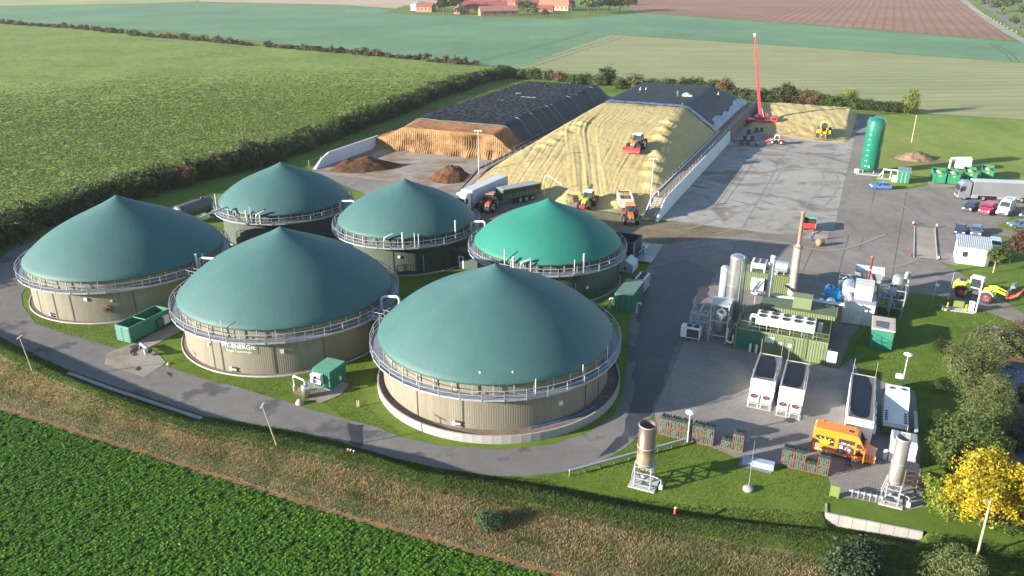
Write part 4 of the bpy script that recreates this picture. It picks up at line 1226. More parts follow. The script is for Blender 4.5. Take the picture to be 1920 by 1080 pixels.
# ------------------------------------------------------------------ digester tanks
def dome_mat(name, c, c2):
    m, nt, b = _base(name)
    P = _obj(nt)
    g = nt.nodes.new('ShaderNodeTexGradient'); g.gradient_type = 'RADIAL'
    nt.links.new(P, g.inputs['Vector'])
    mm = nt.nodes.new('ShaderNodeMath'); mm.operation = 'MULTIPLY'; mm.inputs[1].default_value = 40.0
    nt.links.new(g.outputs['Fac'], mm.inputs[0])
    fr = nt.nodes.new('ShaderNodeMath'); fr.operation = 'PINGPONG'; fr.inputs[1].default_value = 0.5
    nt.links.new(mm.outputs[0], fr.inputs[0])
    seam = _ramp(nt, fr.outputs[0], [(0.0, (0.5, 0.5, 0.5)), (0.035, (0, 0, 0))])
    wn_ = nt.nodes.new('ShaderNodeTexWhiteNoise'); wn_.noise_dimensions = '1D'
    fl = nt.nodes.new('ShaderNodeMath'); fl.operation = 'ROUND'; nt.links.new(mm.outputs[0], fl.inputs[0]); nt.links.new(fl.outputs[0], wn_.inputs['W'])
    panel = _ramp(nt, wn_.outputs['Value'], [(0.0, (0, 0, 0)), (1.0, (0.22, 0.22, 0.22))])
    col = _mix(nt, panel, c, c2)
    n1 = _noise(nt, _map(nt, P, (1, 1, 0.3)), 0.35, 6.0, 0.7)
    col = _mix(nt, _ramp(nt, n1, [(0.40, (0, 0, 0)), (0.70, (0.75, 0.75, 0.75))]), col, c2)
    n2 = _noise(nt, P, 2.2, 5.0, 0.75)
    col = _mix(nt, _ramp(nt, n2, [(0.60, (0, 0, 0)), (0.78, (0.35, 0.35, 0.35))]), col, tuple(x * 1.5 + 0.02 for x in c))
    col = _mix(nt, seam, col, tuple(x * 0.8 for x in c2))
    nt.links.new(col, b.inputs['Base Color'])
    b.inputs['Roughness'].default_value = 0.6
    b.inputs['Specular IOR Level'].default_value = 0.35
    _bump(nt, b, n1, 0.5, 0.03)
    MATS[name] = m
    return m
D_TEAL = dome_mat('dome_membrane', (0.054, 0.132, 0.130), (0.042, 0.108, 0.107))
D_GREEN = dome_mat('dome_membrane_new', (0.025, 0.190, 0.142), (0.02, 0.16, 0.122))
def wall_mat(name, c, c2):
    m, nt, b = _base(name)
    P = _obj(nt)
    n1 = _noise(nt, _map(nt, P, (1, 1, 0.10)), 1.6, 5.0, 0.65)
    n2 = _noise(nt, P, 0.25, 3.0)
    col = _mix(nt, _ramp(nt, n1, [(0.38, (0, 0, 0)), (0.66, (0.8, 0.8, 0.8))]), c, c2)
    col = _mix(nt, _ramp(nt, n2, [(0.42, (0, 0, 0)), (0.7, (0.5, 0.5, 0.5))]), col, tuple(x * 0.75 for x in c))
    nt.links.new(col, b.inputs['Base Color'])
    b.inputs['Roughness'].default_value = 0.7
    return m
WALL_BEIGE = wall_mat('tank_cladding_beige', (0.235, 0.212, 0.160), (0.175, 0.158, 0.12))
WALL_DARK = wall_mat('tank_cladding_green_shaded', (0.075, 0.095, 0.075), (0.055, 0.07, 0.055))  # green cladding; shade on the back tanks' walls is put into its dark colour
GRAVEL = ground_mat('border_gravel', [(0.36, (0.12, 0.085, 0.07)), (0.6, (0.24, 0.18, 0.155))], 0.3, 2.0, 14.0, bump=0.05)

def digester(label, X, Y, Rr, zr, za, dmat, wmat, k=0.52, n=40, bulge=1.0):
    o = thing('digester_tank', label, 'biogas tank', (X, Y, 0))
    rw = Rr - 0.35
    # ribbed cladding
    nr = int(2 * math.pi * rw / 0.25)
    m = MB()
    vs, fs = [], []
    for i in range(nr * 2):
        t = 2 * math.pi * (i // 2 + (0.0 if i % 2 == 0 else 0.55)) / nr
        r = rw + (0.0 if i % 2 == 0 else 0.0)
        for dt, dr in ((0, 0.0), (0.12 * 2 * math.pi / nr, 0.009)) if i % 2 == 0 else ((0, 0.009), (0.12 * 2 * math.pi / nr, 0.0)):
            vs += [((r + dr) * math.cos(t + dt), (r + dr) * math.sin(t + dt), 0.0), ((r + dr) * math.cos(t + dt), (r + dr) * math.sin(t + dt), zr)]
    q = len(vs) // 2
    fs = [(2 * i, 2 * ((i + 1) % q), 2 * ((i + 1) % q) + 1, 2 * i + 1) for i in range(q)]
    m.add(vs, fs)
    m.build('cladding', wmat, o)
    # membrane roof: pointed over the centre mast, bulging towards the rim
    prof = []
    h = za - zr
    N = 44
    tip = 0.80
    for i in range(N + 1):
        t = (i / N) ** 1.25
        z = zr + (h - tip) * (1 - t) * (1 + k * t) + tip * math.exp(-t * Rr / 2.5) + 4 * t ** 3 * (1 - t) * bulge
        prof.append((max(0.02, t * (Rr + 0.02)), z))
    prof.append((Rr + 0.05, zr - 0.16))
    d = MB().lathe(prof, 160)
    d.build('membrane_dome', dmat, o)
    # hem clamped on the rim: slightly scalloped ring
    hem = MB()
    ring = [((Rr + 0.03) * math.cos(a), (Rr + 0.03) * math.sin(a), zr - 0.12 - 0.05 * abs(math.sin(a * n / 2))) for a in np.linspace(0, 2 * math.pi, 240, endpoint=False)]
    hem.tube(ring, 0.09, 6, closed=True)
    hem.build('membrane_hem', mat('hem_green', (0.02, 0.10, 0.075), None, 0.6), o)
    zd = zr - 1.45
    # gallery deck as straight gratings, one per bay
    grate = mat('walkway_grating', (0.26, 0.29, 0.34), (0.2, 0.22, 0.26), 0.5, 0.3, ns=4)
    ra, rb = rw + 0.05, Rr + 0.98
    key = ('gallery', round(Rr, 2), n, round(zr, 2))
    if key not in MATS:
        da = 2 * math.pi / n
        g = MB()
        c0, s0, c1, s1 = math.cos(-da / 2), math.sin(-da / 2), math.cos(da / 2), math.sin(da / 2)
        g.flat([(ra * c0, ra * s0), (rb * c0, rb * s0), (rb * c1, rb * s1), (ra * c1, ra * s1)], zd - 0.05, zd)
        g = g.mesh('grating'); g.materials.append(grate)
        e = MB()
        e.bar((rb * c0, rb * s0, zd - 0.02), (rb * c1, rb * s1, zd - 0.02), 0.05, 0.22)
        e.bar((rb * c0, rb * s0, zd + 0.55), (rb * c1, rb * s1, zd + 0.55), 0.05)
        e.bar((rb * c0, rb * s0, zd + 1.05), (rb * c1, rb * s1, zd + 1.05), 0.07)
        e = e.mesh('guard_rail'); e.materials.append(STEEL)
        p = MB()
        p.bar((rb * c0 + 0.02, rb * s0, zd - 0.15), (rb * c0 + 0.02, rb * s0, zd + 1.08), 0.08, 0.08)
        p = p.mesh('railing_post'); p.materials.append(STEEL)
        b = MB()
        b.bar((rw + 0.10, 0, zr - 0.10), (rw + 0.34, 0, zr - 0.22), 0.10, 0.10)
        b.bar((rw + 0.34, 0, zr - 0.18), (rw + 0.40, 0, zd), 0.11, 0.11)
        b.bar((rw + 0.05, 0, zd - 0.12), (rb, 0, zd - 0.12), 0.07, 0.12)
        b.bar((rw + 0.02, 0, zd - 0.75), (rb - 0.25, 0, zd - 0.16), 0.06, 0.06)
        b = b.mesh('gallery_bracket'); b.materials.append(STEEL)
        MATS[key] = (g, e, p, b)
    g, e, p, b = MATS[key]
    for i in range(n):
        a = 2 * math.pi * i / n
        for nm, me in (('grating', g), ('guard_rail', e), ('railing_post', p), ('gallery_bracket', b)):
            s = put(nm, me, None, o); s.rotation_euler = (0, 0, a)
    # plinth border
    ring = MB().lathe([(rw + 0.02, 0.10), (rw + 0.55, 0.10), (rw + 0.55, 0.03)], 120, sm=False)
    ring.build('gravel_border', GRAVEL, o)
    MB().lathe([(rw + 0.55, 0.0), (rw + 0.55, 0.16), (rw + 0.67, 0.16), (rw + 0.67, 0.0)], 120, sm=False).build('border_kerb', CONCRETE, o)
    o['rw'] = rw
    return o

def on_wall(o, az, z, r=0.0):
    a = R(az)
    rr = o['rw'] + r
    return Vector((rr * math.cos(a), rr * math.sin(a), z))

def wall_line(o, az, z0, z1, rad=0.035, m=DARK, name='cable_duct'):
    MB().cyl(on_wall(o, az, z0, 0.07), on_wall(o, az, z1, 0.07), rad, n=6).build(name, m, o)

def wall_box(o, az, z, w, h, d, m, name):
    M = Matrix.Translation(on_wall(o, az, z)) @ Matrix.Rotation(R(az), 4, 'Z')
    MB().box(0.0, -w / 2, -h / 2, d + 0.05, w / 2, h / 2, M=M).build(name, m, o)

TK = {}
TK[1] = digester('teal domed tank farthest to the left, beside the open green container', -57.2, 111.2, 13.5, 6.2, 14.2, D_TEAL, WALL_BEIGE, 0.42)
TK[2] = digester('teal domed tank carrying white lettering on its beige wall', -29.5, 96.4, 13.5, 6.2, 14.2, D_TEAL, WALL_BEIGE)
TK[3] = digester('teal domed tank in front, ringed by a low concrete wall', -1.9, 83.6, 13.5, 6.2, 14.0, D_TEAL, WALL_BEIGE)
TK[4] = digester('smaller teal domed tank at the back beside the dark horizontal tank', -41.0, 138.5, 11.2, 6.2, 12.5, D_TEAL, WALL_DARK, n=36)
TK[5] = digester('smaller teal domed tank between two others, in front of the compost bay', -17.5, 126.5, 11.2, 6.2, 12.6, D_TEAL, WALL_DARK, n=36)
TK[6] = digester('smaller tank with a bright emerald green dome', 5.4, 115.0, 11.1, 6.2, 12.6, D_GREEN, WALL_DARK, n=36)

# fittings on the walls
for t, lines, boxes in ((1, (-128, -112, -100, -64), ((-118, 0.55, 0.5, 0.4), (-90, 3.4, 0.4, 0.45), (-76, 3.0, 0.25, 0.25))),
                        (2, (-118, -112, -84, -58), ((-106, 0.55, 0.9, 0.45), (-79, 3.0, 0.4, 0.45), (-120, 3.2, 0.2, 0.3))),
                        (3, (-128, -104, -42, -30), ((-107, 0.95, 0.9, 0.45), (-58, 2.6, 0.4, 0.45))),
                        (5, (-95, -78, -70), ((-90, 3.0, 0.4, 0.4),)),
                        (6, (-70, -95), ((-60, 2.0, 0.4, 0.4),))):
    for az in lines:
        wall_line(TK[t], az, 0.15, 4.6)
    for az, z, w, h in boxes:
        wall_box(TK[t], az, z, w, h, 0.12, WHITE, 'junction_box')
# inspection hatches low on the walls
for t, az in ((1, -116), (2, -105), (3, -106)):
    for dz in (0.0, 0.38):
        wall_box(TK[t], az, 0.35 + dz + (0.5 if t == 3 else 0), 0.75, 0.16, 0.16, DARK, 'vent_slot')
# round manhole with agitator
for t, az, z in ((1, -79, 1.9),):
    a = on_wall(TK[t], az, z, 0.0); b = on_wall(TK[t], az, z, 0.25)
    MB().cyl(a, b, 0.55, n=18).build('manhole', RUST, TK[t])
    MB().cyl(b, on_wall(TK[t], az, z, 0.7), 0.22, n=12).build('agitator_motor', DARK, TK[t])

# lettering on the wall of the second tank
def wall_text(o, body, az, z, size, m):
    cu = bpy.data.curves.new('letters', 'FONT')
    cu.body = body; cu.size = size; cu.extrude = 0.012; cu.align_x = 'CENTER'
    ob = bpy.data.objects.new('letters', cu); COL.objects.link(ob)
    dg = bpy.context.evaluated_depsgraph_get(); dg.update()
    me = bpy.data.meshes.new_from_object(ob.evaluated_get(dg))
    bpy.data.objects.remove(ob)
    rr = o['rw'] + 0.06
    for v in me.vertices:
        a = R(az) + v.co.x / rr
        r2 = rr + v.co.z
        v.co = Vector((r2 * math.cos(a), r2 * math.sin(a), z + v.co.y))
    me.materials.clear(); me.materials.append(m)
    return put('wall_lettering', me, None, o)
LETTER = mat('letter_white', (0.82, 0.82, 0.8), None, 0.5)
wall_text(TK[2], 'MT-ENERGIE', -101.5, 3.35, 0.78, LETTER)
wall_text(TK[2], 'Biogas Technologie', -101.5, 2.86, 0.42, LETTER)
for az in (-109.5,):
    MB().lathe([(TK[2]['rw'] + 0.045, 2.74), (TK[2]['rw'] + 0.045, 4.05)], 14, a0=R(-112), a1=R(-91), sm=True).build('sign_panel', mat('sign_green', (0.13, 0.15, 0.115), (0.17, 0.17, 0.13), 0.6), TK[2])
# vent pipes and service gear on the galleries
def riser(o, az, h, rad=0.14, r=0.75, z=None, m=WHITE_PIPE, name='vent_pipe'):
    z = 4.75 if z is None else z
    p = on_wall(o, az, z, r)
    mb = MB().cyl(p, p + Vector((0, 0, h)), rad, n=10)
    mb.cyl(p + Vector((0, 0, h)), p + Vector((0, 0, h + 0.06)), rad * 1.15, n=10)
    return mb.build(name, m, o)
for t, lst in ((6, ((-124, 3.3, 0.11), (-117, 2.4, 0.22), (-66, 3.0, 0.17), (-73, 2.2, 0.08), (-104, 1.9, 0.13))),
               (5, ((-86, 2.6, 0.18), (-77, 2.4, 0.09), (-74, 2.2, 0.10), (-42, 3.4, 0.14))),
               (4, ((-103, 3.1, 0.10), (-107, 2.3, 0.20), (-160, 3.2, 0.12), (-95, 2.0, 0.18))),
               (3, ((-72, 1.9, 0.07), (-28, 2.2, 0.07), (-48, 2.0, 0.06))), (2, ((-107, 2.6, 0.05),)), (1, ((-25, 2.6, 0.2), (-20, 2.2, 0.14)))):
    for az, h, rad in lst:
        riser(TK[t], az, h * 0.92, rad * 0.8)
for t, az in ((6, -111), (5, -100), (4, -98)):
    o = TK[t]
    a, b = on_wall(o, az, 4.7, 0.9), on_wall(o, az + 7, 6.6, 0.5)
    MB().tube(pipe_path([a, a + Vector((0, 0, 1.6)), b + Vector((0, 0, 0.3)), b], 0.5), 0.16, 10).build('gas_bend', ALU, o)
# camera domes / sight glass fittings on the front membrane
for az in (-96, -81):
    a = R(az)
    p = Vector((12.7 * math.cos(a), 12.7 * math.sin(a), 6.9))
    MB().lathe([(0.0, 0.2), (0.09, 0.17), (0.13, 0.05), (0.15, -0.2)], 12, c=(p.x, p.y)).add([], []).build('sight_glass', WHITE, TK[3]).location.z = p.z
MB().tube([on_wall(TK[3], a, 0.65, 0.5 + 0.25 * math.sin(a * 0.12)) for a in range(-74, -34, 2)], 0.06, 6).build('blue_hose', BLUE, TK[3])

# white gas lines arching from tank to tank
def gas_link(a, b, label, side=1.2, up=1.1, rad=0.17):
    A, B = TK[a], TK[b]
    ca, cb = A.location.copy(), B.location.copy()
    d = (cb - ca).normalized()
    n = Vector((-d.y, d.x, 0))
    s = ca + d * (A['rw'] + 0.7) + n * side
    e = cb - d * (B['rw'] + 0.7) + n * side
    o = thing('gas_pipe', label, 'gas pipe', (s.x, s.y, 0))
    pts = [Vector((0, 0, 4.5)), Vector((0, 0, 5.4 + up)), (e - s) + Vector((0, 0, 5.9 + up)), (e - s) + Vector((0, 0, 5.7))]
    MB().tube(pipe_path(pts, 0.75, 7), rad, 10).build('pipe_run', WHITE_PIPE, o)
    for p in (pts[0], pts[-1]):
        MB().cyl(p + Vector((0, 0, 0.25)), p + Vector((0, 0, 0.37)), rad * 1.7, n=12).build('flange', STEEL, o)
    return o
gas_link(1, 2, 'white gas pipe arching between the leftmost tank and the lettered tank')
gas_link(2, 3, 'white gas pipe arching between the lettered tank and the front tank')
gas_link(5, 6, 'white gas pipe arching over to the emerald dome')
gas_link(4, 5, 'white gas pipe arching between the two small teal tanks')
gas_link(1, 4, 'white gas pipe between the leftmost tank and the back tank', up=1.2)
# short catwalk joining two galleries
def catwalk(a, b, label, side=-1.4):
    A, B = TK[a], TK[b]
    ca, cb = A.location.copy(), B.location.copy()
    d = (cb - ca).normalized(); n = Vector((-d.y, d.x, 0))
    s = ca + d * (A['rw'] + 0.9) + n * side
    L = (cb - ca).length - A['rw'] - B['rw'] - 1.8
    o = thing('catwalk', label, 'catwalk', (s.x, s.y, 4.77), math.atan2(d.y, d.x))
    MB().box(0, -0.5, -0.06, L, 0.5, 0.02).build('deck', MATS['walkway_grating'], o)
    for y in (-0.5, 0.5):
        m = MB()
        for z in (0.5, 1.05):
            m.bar((0, y, z), (L, y, z), 0.05)
        m.build('handrail', STEEL, o)
        for k in range(4):
            MB().bar((L * k / 3, y, 0), (L * k / 3, y, 1.08), 0.05).build('post', STEEL, o)
    return o
catwalk(2, 3, 'short grey catwalk joining the lettered tank and the front tank')
catwalk(1, 2, 'short grey catwalk joining the leftmost tank and the lettered tank')

# low retaining ring of precast elements around the front tank
rg = thing('retaining_ring', 'low curved concrete retaining wall around the front tank', 'retaining wall', (-1.55, 82.75, 0))
seg = MB()
ns = 88
da = 2 * math.pi / ns
vs = []
for r, z in ((14.15, 0.0), (14.15, 0.95), (13.98, 0.95), (13.98, 0.0)):
    for t in (-da * 0.493, da * 0.493):
        vs.append((r * math.cos(t), r * math.sin(t), z))
seg.add(vs, [(0, 1, 3, 2), (2, 3, 5, 4), (4, 5, 7, 6), (0, 2, 4, 6), (1, 7, 5, 3)])
seg = seg.mesh('ring_element'); seg.materials.append(CONCRETE_LIGHT)
for i in range(ns):
    a = 2 * math.pi * i / ns
    if -170 < (math.degrees(a) + 180) % 360 - 180 < 12 or True:
        s = put('ring_element', seg, None, rg); s.rotation_euler = (0, 0, a)
gr = MB().lathe([(12.2, 0.55), (13.97, 0.55)], 160, sm=False).build('gravel_fill', GRAVEL, rg)
# ------------------------------------------------------------------ vehicles
_wheel = {}
def wheel(parent, x, y, r, w, rim=RIM_GREY, rimr=0.58, lug=False, zoff=0.0):
    key = (round(r, 3), round(w, 3), rim.name, rimr, lug)
    if key not in _wheel:
        h = w / 2
        t = MB().lathe([(r * rimr, -h * 0.8), (r * 0.86, -h), (r * 0.97, -h * 0.8), (r, -h * 0.4), (r, h * 0.4), (r * 0.97, h * 0.8), (r * 0.86, h), (r * rimr, h * 0.8)], 24)
        if lug:
            for k in range(18):
                a = 2 * math.pi * k / 18
                for sgn in (-1, 1):
                    M = Matrix.Rotation(a + sgn * 0.08, 4, 'Z') @ Matrix.Translation((r, 0, sgn * h * 0.45)) @ Matrix.Rotation(sgn * 0.5, 4, 'X')
                    t.box(-0.02, -0.03, -h * 0.5, 0.05, 0.03, h * 0.5, M=M)
        t = t.mesh('tyre'); t.materials.append(BLACK)
        q = MB().lathe([(0.0, h * 0.55), (r * 0.2, h * 0.6), (r * 0.28, h * 0.3), (r * (rimr - 0.1), h * 0.3), (r * rimr, h * 0.78), (r * rimr + 0.01, h * 0.4)], 20)
        q.lathe([(0.0, -h * 0.55), (r * 0.2, -h * 0.6), (r * 0.28, -h * 0.3), (r * (rimr - 0.1), -h * 0.3), (r * rimr, -h * 0.78), (r * rimr + 0.01, -h * 0.4)], 20)
        q = q.mesh('rim'); q.materials.append(rim)
        _wheel[key] = (t, q)
    t, q = _wheel[key]
    o = put('wheel', t, None, parent)
    o.rotation_euler = (math.pi / 2, 0, 0)
    o.location = (x, y, r + zoff)
    c = put('rim', q, None, o)
    return o

def paint(name, c):
    return mat('paint_' + name, c, tuple(x * 0.85 for x in c), 0.32, 0.1, 0.8, 0.3, coat=0.5)

def car(label, loc, rz, col, kind='hatch', group=None, cat='car'):
    """x forward; body from a side profile with tumblehome"""
    o = thing('parked_car', label, cat, loc, rz, group)
    L, Wd = (4.25, 1.78)
    if kind == 'estate':
        L = 4.6
    f, b = L / 2, -L / 2
    lower = [(b, 0.32), (b + 0.05, 0.80), (b + 0.25, 0.92), (f - 1.25, 0.92), (f - 0.35, 0.78), (f - 0.06, 0.60), (f, 0.34), (f - 0.1, 0.22), (b + 0.1, 0.22)]
    wf = lambda z: 0.94 if z < 0.3 else (1.0 if z < 0.85 else 0.95)
    MB().prism(lower, -Wd / 2, Wd / 2, wf).build('body', col, o, 0.05)
    tb = -0.28 if kind == 'estate' else 0.15
    top = [(b + 0.22, 0.90), (b + 0.35 + (0.0 if kind == 'estate' else 0.25), 1.40), (-0.3, 1.47), (0.35, 1.42), (f - 1.15, 0.90)]
    wt = lambda z: 0.93 if z < 1.0 else 0.76
    cab = MB().prism(top, -Wd / 2, Wd / 2, wt).build('cabin', GLASS, o, 0.03)
    x1, x2 = top[1][0], top[3][0]
    yt = Wd / 2 * 0.78
    MB().prism([(x1 - 0.02, 1.39), (x1 + 0.05, 1.455), (-0.3, 1.50), (x2, 1.455), (x2 + 0.05, 1.40)], -yt, yt).build('roof', col, o, 0.03)
    for s in (-1, 1):
        for (xa, za, xb, zb) in ((top[0][0] + 0.05, 0.9, x1, 1.42), (top[4][0] - 0.02, 0.9, x2 + 0.02, 1.42), (-0.15, 0.9, -0.2, 1.45)):
            MB().bar((xa, s * Wd / 2 * 0.945, za), (xb, s * Wd / 2 * 0.765, zb), 0.07, 0.05).build('pillar', col, o)
    for s in (-1, 1):
        MB().box(f - 0.32, s * 0.62 - 0.2, 0.60, f - 0.05, s * 0.62 + 0.2, 0.73).build('headlight', LAMP, o, 0.02)
        MB().box(b - 0.01, s * 0.68 - 0.16, 0.66, b + 0.12, s * 0.68 + 0.16, 0.84).build('tail_light', REDLAMP, o)
        MB().box(f - 1.35, s * 0.98 - 0.1, 0.92, f - 1.2, s * 0.98 + 0.1, 1.06).build('mirror', col, o, 0.02)
        for x in (f - 0.82, b + 0.78):
            wheel(o, x, s * (Wd / 2 - 0.11), 0.32, 0.21)
    MB().box(f - 0.03, -0.5, 0.36, f + 0.02, 0.5, 0.56).build('grille', DARK, o)
    return o

def van(label, loc, rz, col, L=5.9, H=2.55, name='parked_van', cat='van', opened=False, short=False):
    o = thing(name, label, cat, loc, rz)
    Wd = 2.02
    f, b = L / 2, -L / 2
    nose = 0.95
    prof = [(b, 0.35), (b, H - 0.18), (b + 0.12, H), (f - nose - 1.0, H), (f - nose - 0.75, H - 0.08), (f - nose + 0.05, 1.22), (f - 0.12, 0.98), (f, 0.72), (f, 0.36), (f - 0.1, 0.26), (b + 0.1, 0.26)]
    wf = lambda z: 1.0 if z < 1.3 else 1.0 - 0.14 * min(1, (z - 1.3) / (H - 1.3))
    MB().prism(prof, -Wd / 2, Wd / 2, wf).build('body', col, o, 0.06)
    y = lambda z: Wd / 2 * wf(z)
    # windscreen
    a, c = Vector((f - nose - 0.70, 0, H - 0.16)), Vector((f - nose - 0.03, 0, 1.30))
    nrm = Vector((c.z - a.z, 0, a.x - c.x)).normalized() * -0.02
    if nrm.x < 0: nrm = -nrm
    MB().add([(a.x + nrm.x, -y(a.z) + 0.12, a.z + nrm.z), (a.x + nrm.x, y(a.z) - 0.12, a.z + nrm.z), (c.x + nrm.x, y(c.z) - 0.06, c.z + nrm.z), (c.x + nrm.x, -y(c.z) + 0.06, c.z + nrm.z),
              (a.x, -y(a.z) + 0.12, a.z), (a.x, y(a.z) - 0.12, a.z), (c.x, y(c.z) - 0.06, c.z), (c.x, -y(c.z) + 0.06, c.z)],
             [(0, 1, 2, 3), (0, 4, 5, 1), (1, 5, 6, 2), (2, 6, 7, 3), (3, 7, 4, 0)]).build('windscreen', GLASS, o)
    def side_panel(nm, pts, m, s, off=0.012):
        vs = [(x, s * (y(z) + off), z) for x, z in pts] + [(x, s * (y(z) - 0.02), z) for x, z in pts]
        n = len(pts)
        fs = [tuple(range(n))] + [(i, (i + 1) % n, n + (i + 1) % n, n + i) for i in range(n)]
        return MB().add(vs, fs).build(nm, m, o)
    zt = min(H - 0.28, 1.95)
    for s in (-1, 1):
        if not (opened and s < 0):
            side_panel('cab_window', [(f - nose - 0.85, 1.28), (f - nose - 0.15, 1.28), (f - nose - 0.62, zt), (f - nose - 0.85, zt)], GLASS, s)
        MB().box(f - 0.2, s * 0.78 - 0.18, 0.78, f + 0.015, s * 0.78 + 0.18, 1.0).build('headlight', LAMP, o, 0.03)
        MB().box(b - 0.015, s * 0.9 - 0.1, 0.85, b + 0.05, s * 0.9 + 0.1, 1.35).build('tail_light', REDLAMP, o)
        MB().box(f - nose - 0.2, s * 1.17 - 0.11, 1.2, f - nose - 0.08, s * 1.17 + 0.11, 1.55).build('mirror', DARK, o, 0.02)
        for x in (f - 1.0, b + 1.15):
            wheel(o, x, s * (Wd / 2 - 0.13), 0.35, 0.24)
    MB().box(f - 0.02, -0.6, 0.5, f + 0.02, 0.6, 0.78).build('grille', DARK, o)
    MB().box(f - 0.15, -Wd / 2 + 0.02, 0.28, f + 0.06, Wd / 2 - 0.02, 0.5).build('bumper', DARK, o, 0.04)
    if not opened and not short:
        MB().box(b + 1.2, -0.5, H - 0.01, b + 2.6, 0.5, H + 0.05).build('roof_vent', mat('roof_hatch_grey', (0.35, 0.36, 0.37), None, 0.5), o, 0.02)
    if short:
        for s in (-1, 1):
            side_panel('side_window', [(b + 0.5, 1.28), (f - nose - 0.98, 1.28), (f - nose - 0.98, zt), (b + 0.5, zt)], GLASS, s)
    o['zt'] = zt
    o['dims'] = (L, H, Wd)
    return o, side_panel

def truck_cab(parent, x0, L, H, col, z0=0.55, Wd=2.48):
    """forward control cab; x0 is its rear, front at x0+L"""
    prof = [(x0, z0), (x0, H - 0.1), (x0 + 0.2, H), (x0 + L * 0.62, H), (x0 + L - 0.18, H * 0.80), (x0 + L - 0.04, 1.75), (x0 + L, 0.9), (x0 + L, z0 - 0.15), (x0 + L - 0.3, z0 - 0.2)]
    wf = lambda z: 1.0 if z < 2.2 else 0.95
    MB().prism(prof, -Wd / 2, Wd / 2, wf).build('cab', col, parent, 0.06)
    MB().add([(x0 + L - 0.13, -1.08, H * 0.79), (x0 + L - 0.13, 1.08, H * 0.79), (x0 + L + 0.0, 1.12, 1.78), (x0 + L + 0.0, -1.12, 1.78)], [(0, 1, 2, 3)]).build('windscreen', GLASS, parent)
    for s in (-1, 1):
        yy = s * (Wd / 2 + 0.012)
        MB().add([(x0 + L * 0.45, yy, 1.85), (x0 + L - 0.18, yy, 1.85), (x0 + L - 0.28, yy * 0.965, H * 0.76), (x0 + L * 0.45, yy * 0.965, H * 0.76)], [(0, 1, 2, 3)]).build('door_window', GLASS, parent)
        MB().box(x0 + L - 0.2, s * 1.42 - 0.13, 1.8, x0 + L - 0.05, s * 1.42 + 0.13, 2.5).build('mirror', DARK, parent, 0.02)
        MB().box(x0 + L - 0.1, s * 0.95 - 0.2, 0.55, x0 + L + 0.02, s * 0.95 + 0.2, 0.8).build('headlight', LAMP, parent)
    MB().box(x0 + L - 0.05, -0.9, 0.85, x0 + L + 0.03, 0.9, 1.6).build('grille', DARK, parent)

def semi(label, loc, rz, cabcol, boxcol, name='semi_truck', open_top=False):
    o = thing(name, label, 'lorry', loc, rz)
    # trailer 13.6 m behind a 6 m tractor, origin under the trailer centre
    T = 13.6
    b, f = -T / 2, T / 2
    MB().box(b, -1.27, 1.15, f, 1.27, 3.95).build('trailer_body', boxcol, o, 0.04)
    fr = MB()
    for s in (-1, 1):
        fr.box(b + 0.1, s * 1.275 - 0.02, 1.08, f - 0.1, s * 1.275 + 0.02, 1.22)
        fr.box(b, s * 1.25 - 0.06, 3.88, f, s * 1.25 + 0.06, 3.99)
    for x in (b, f):
        fr.box(x - 0.06, -1.3, 1.1, x + 0.06, -1.2, 3.98); fr.box(x - 0.06, 1.2, 1.1, x + 0.06, 1.3, 3.98)
    fr.build('trailer_frame', ALU, o)
    MB().box(b + 0.02, -1.15, 3.96, f - 0.02, 1.15, 4.0).build('roof_sheet', mat('roof_sheet_grey', (0.52, 0.54, 0.56), (0.42, 0.44, 0.46), 0.5), o)
    MB().box(b + 0.3, -0.45, 0.85, f - 0.3, 0.45, 1.15).build('chassis', DARK, o)
    MB().box(-2.4, -1.2, 0.5, 2.0, -1.1, 1.0).build('side_guard', ALU, o)
    MB().box(-2.4, 1.1, 0.5, 2.0, 1.2, 1.0).build('side_guard', ALU, o)
    for x in (b + 1.6, b + 2.9, b + 4.2):
        for s in (-1, 1):
            wheel(o, x, s * 1.05, 0.5, 0.34)
    for s in (-1, 1):
        MB().box(f - 3.0, s * 0.8 - 0.08, 0.1, f - 2.85, s * 0.8 + 0.08, 1.1).build('landing_leg', DARK, o)
    truck_cab(o, f + 0.35, 2.25, 3.75, cabcol)
    MB().box(f - 3.4, -0.4, 0.75, f + 2.2, 0.4, 1.02).build('tractor_chassis', DARK, o)
    for s in (-1, 1):
        MB().box(f - 1.2, s * 1.0 - 0.28, 0.45, f + 0.1, s * 1.0 + 0.28, 1.05).build('fuel_tank', ALU, o, 0.08)
        wheel(o, f + 1.35, s * 1.05, 0.5, 0.32)
        wheel(o, f - 2.2, s * 0.98, 0.5, 0.55)
    return o

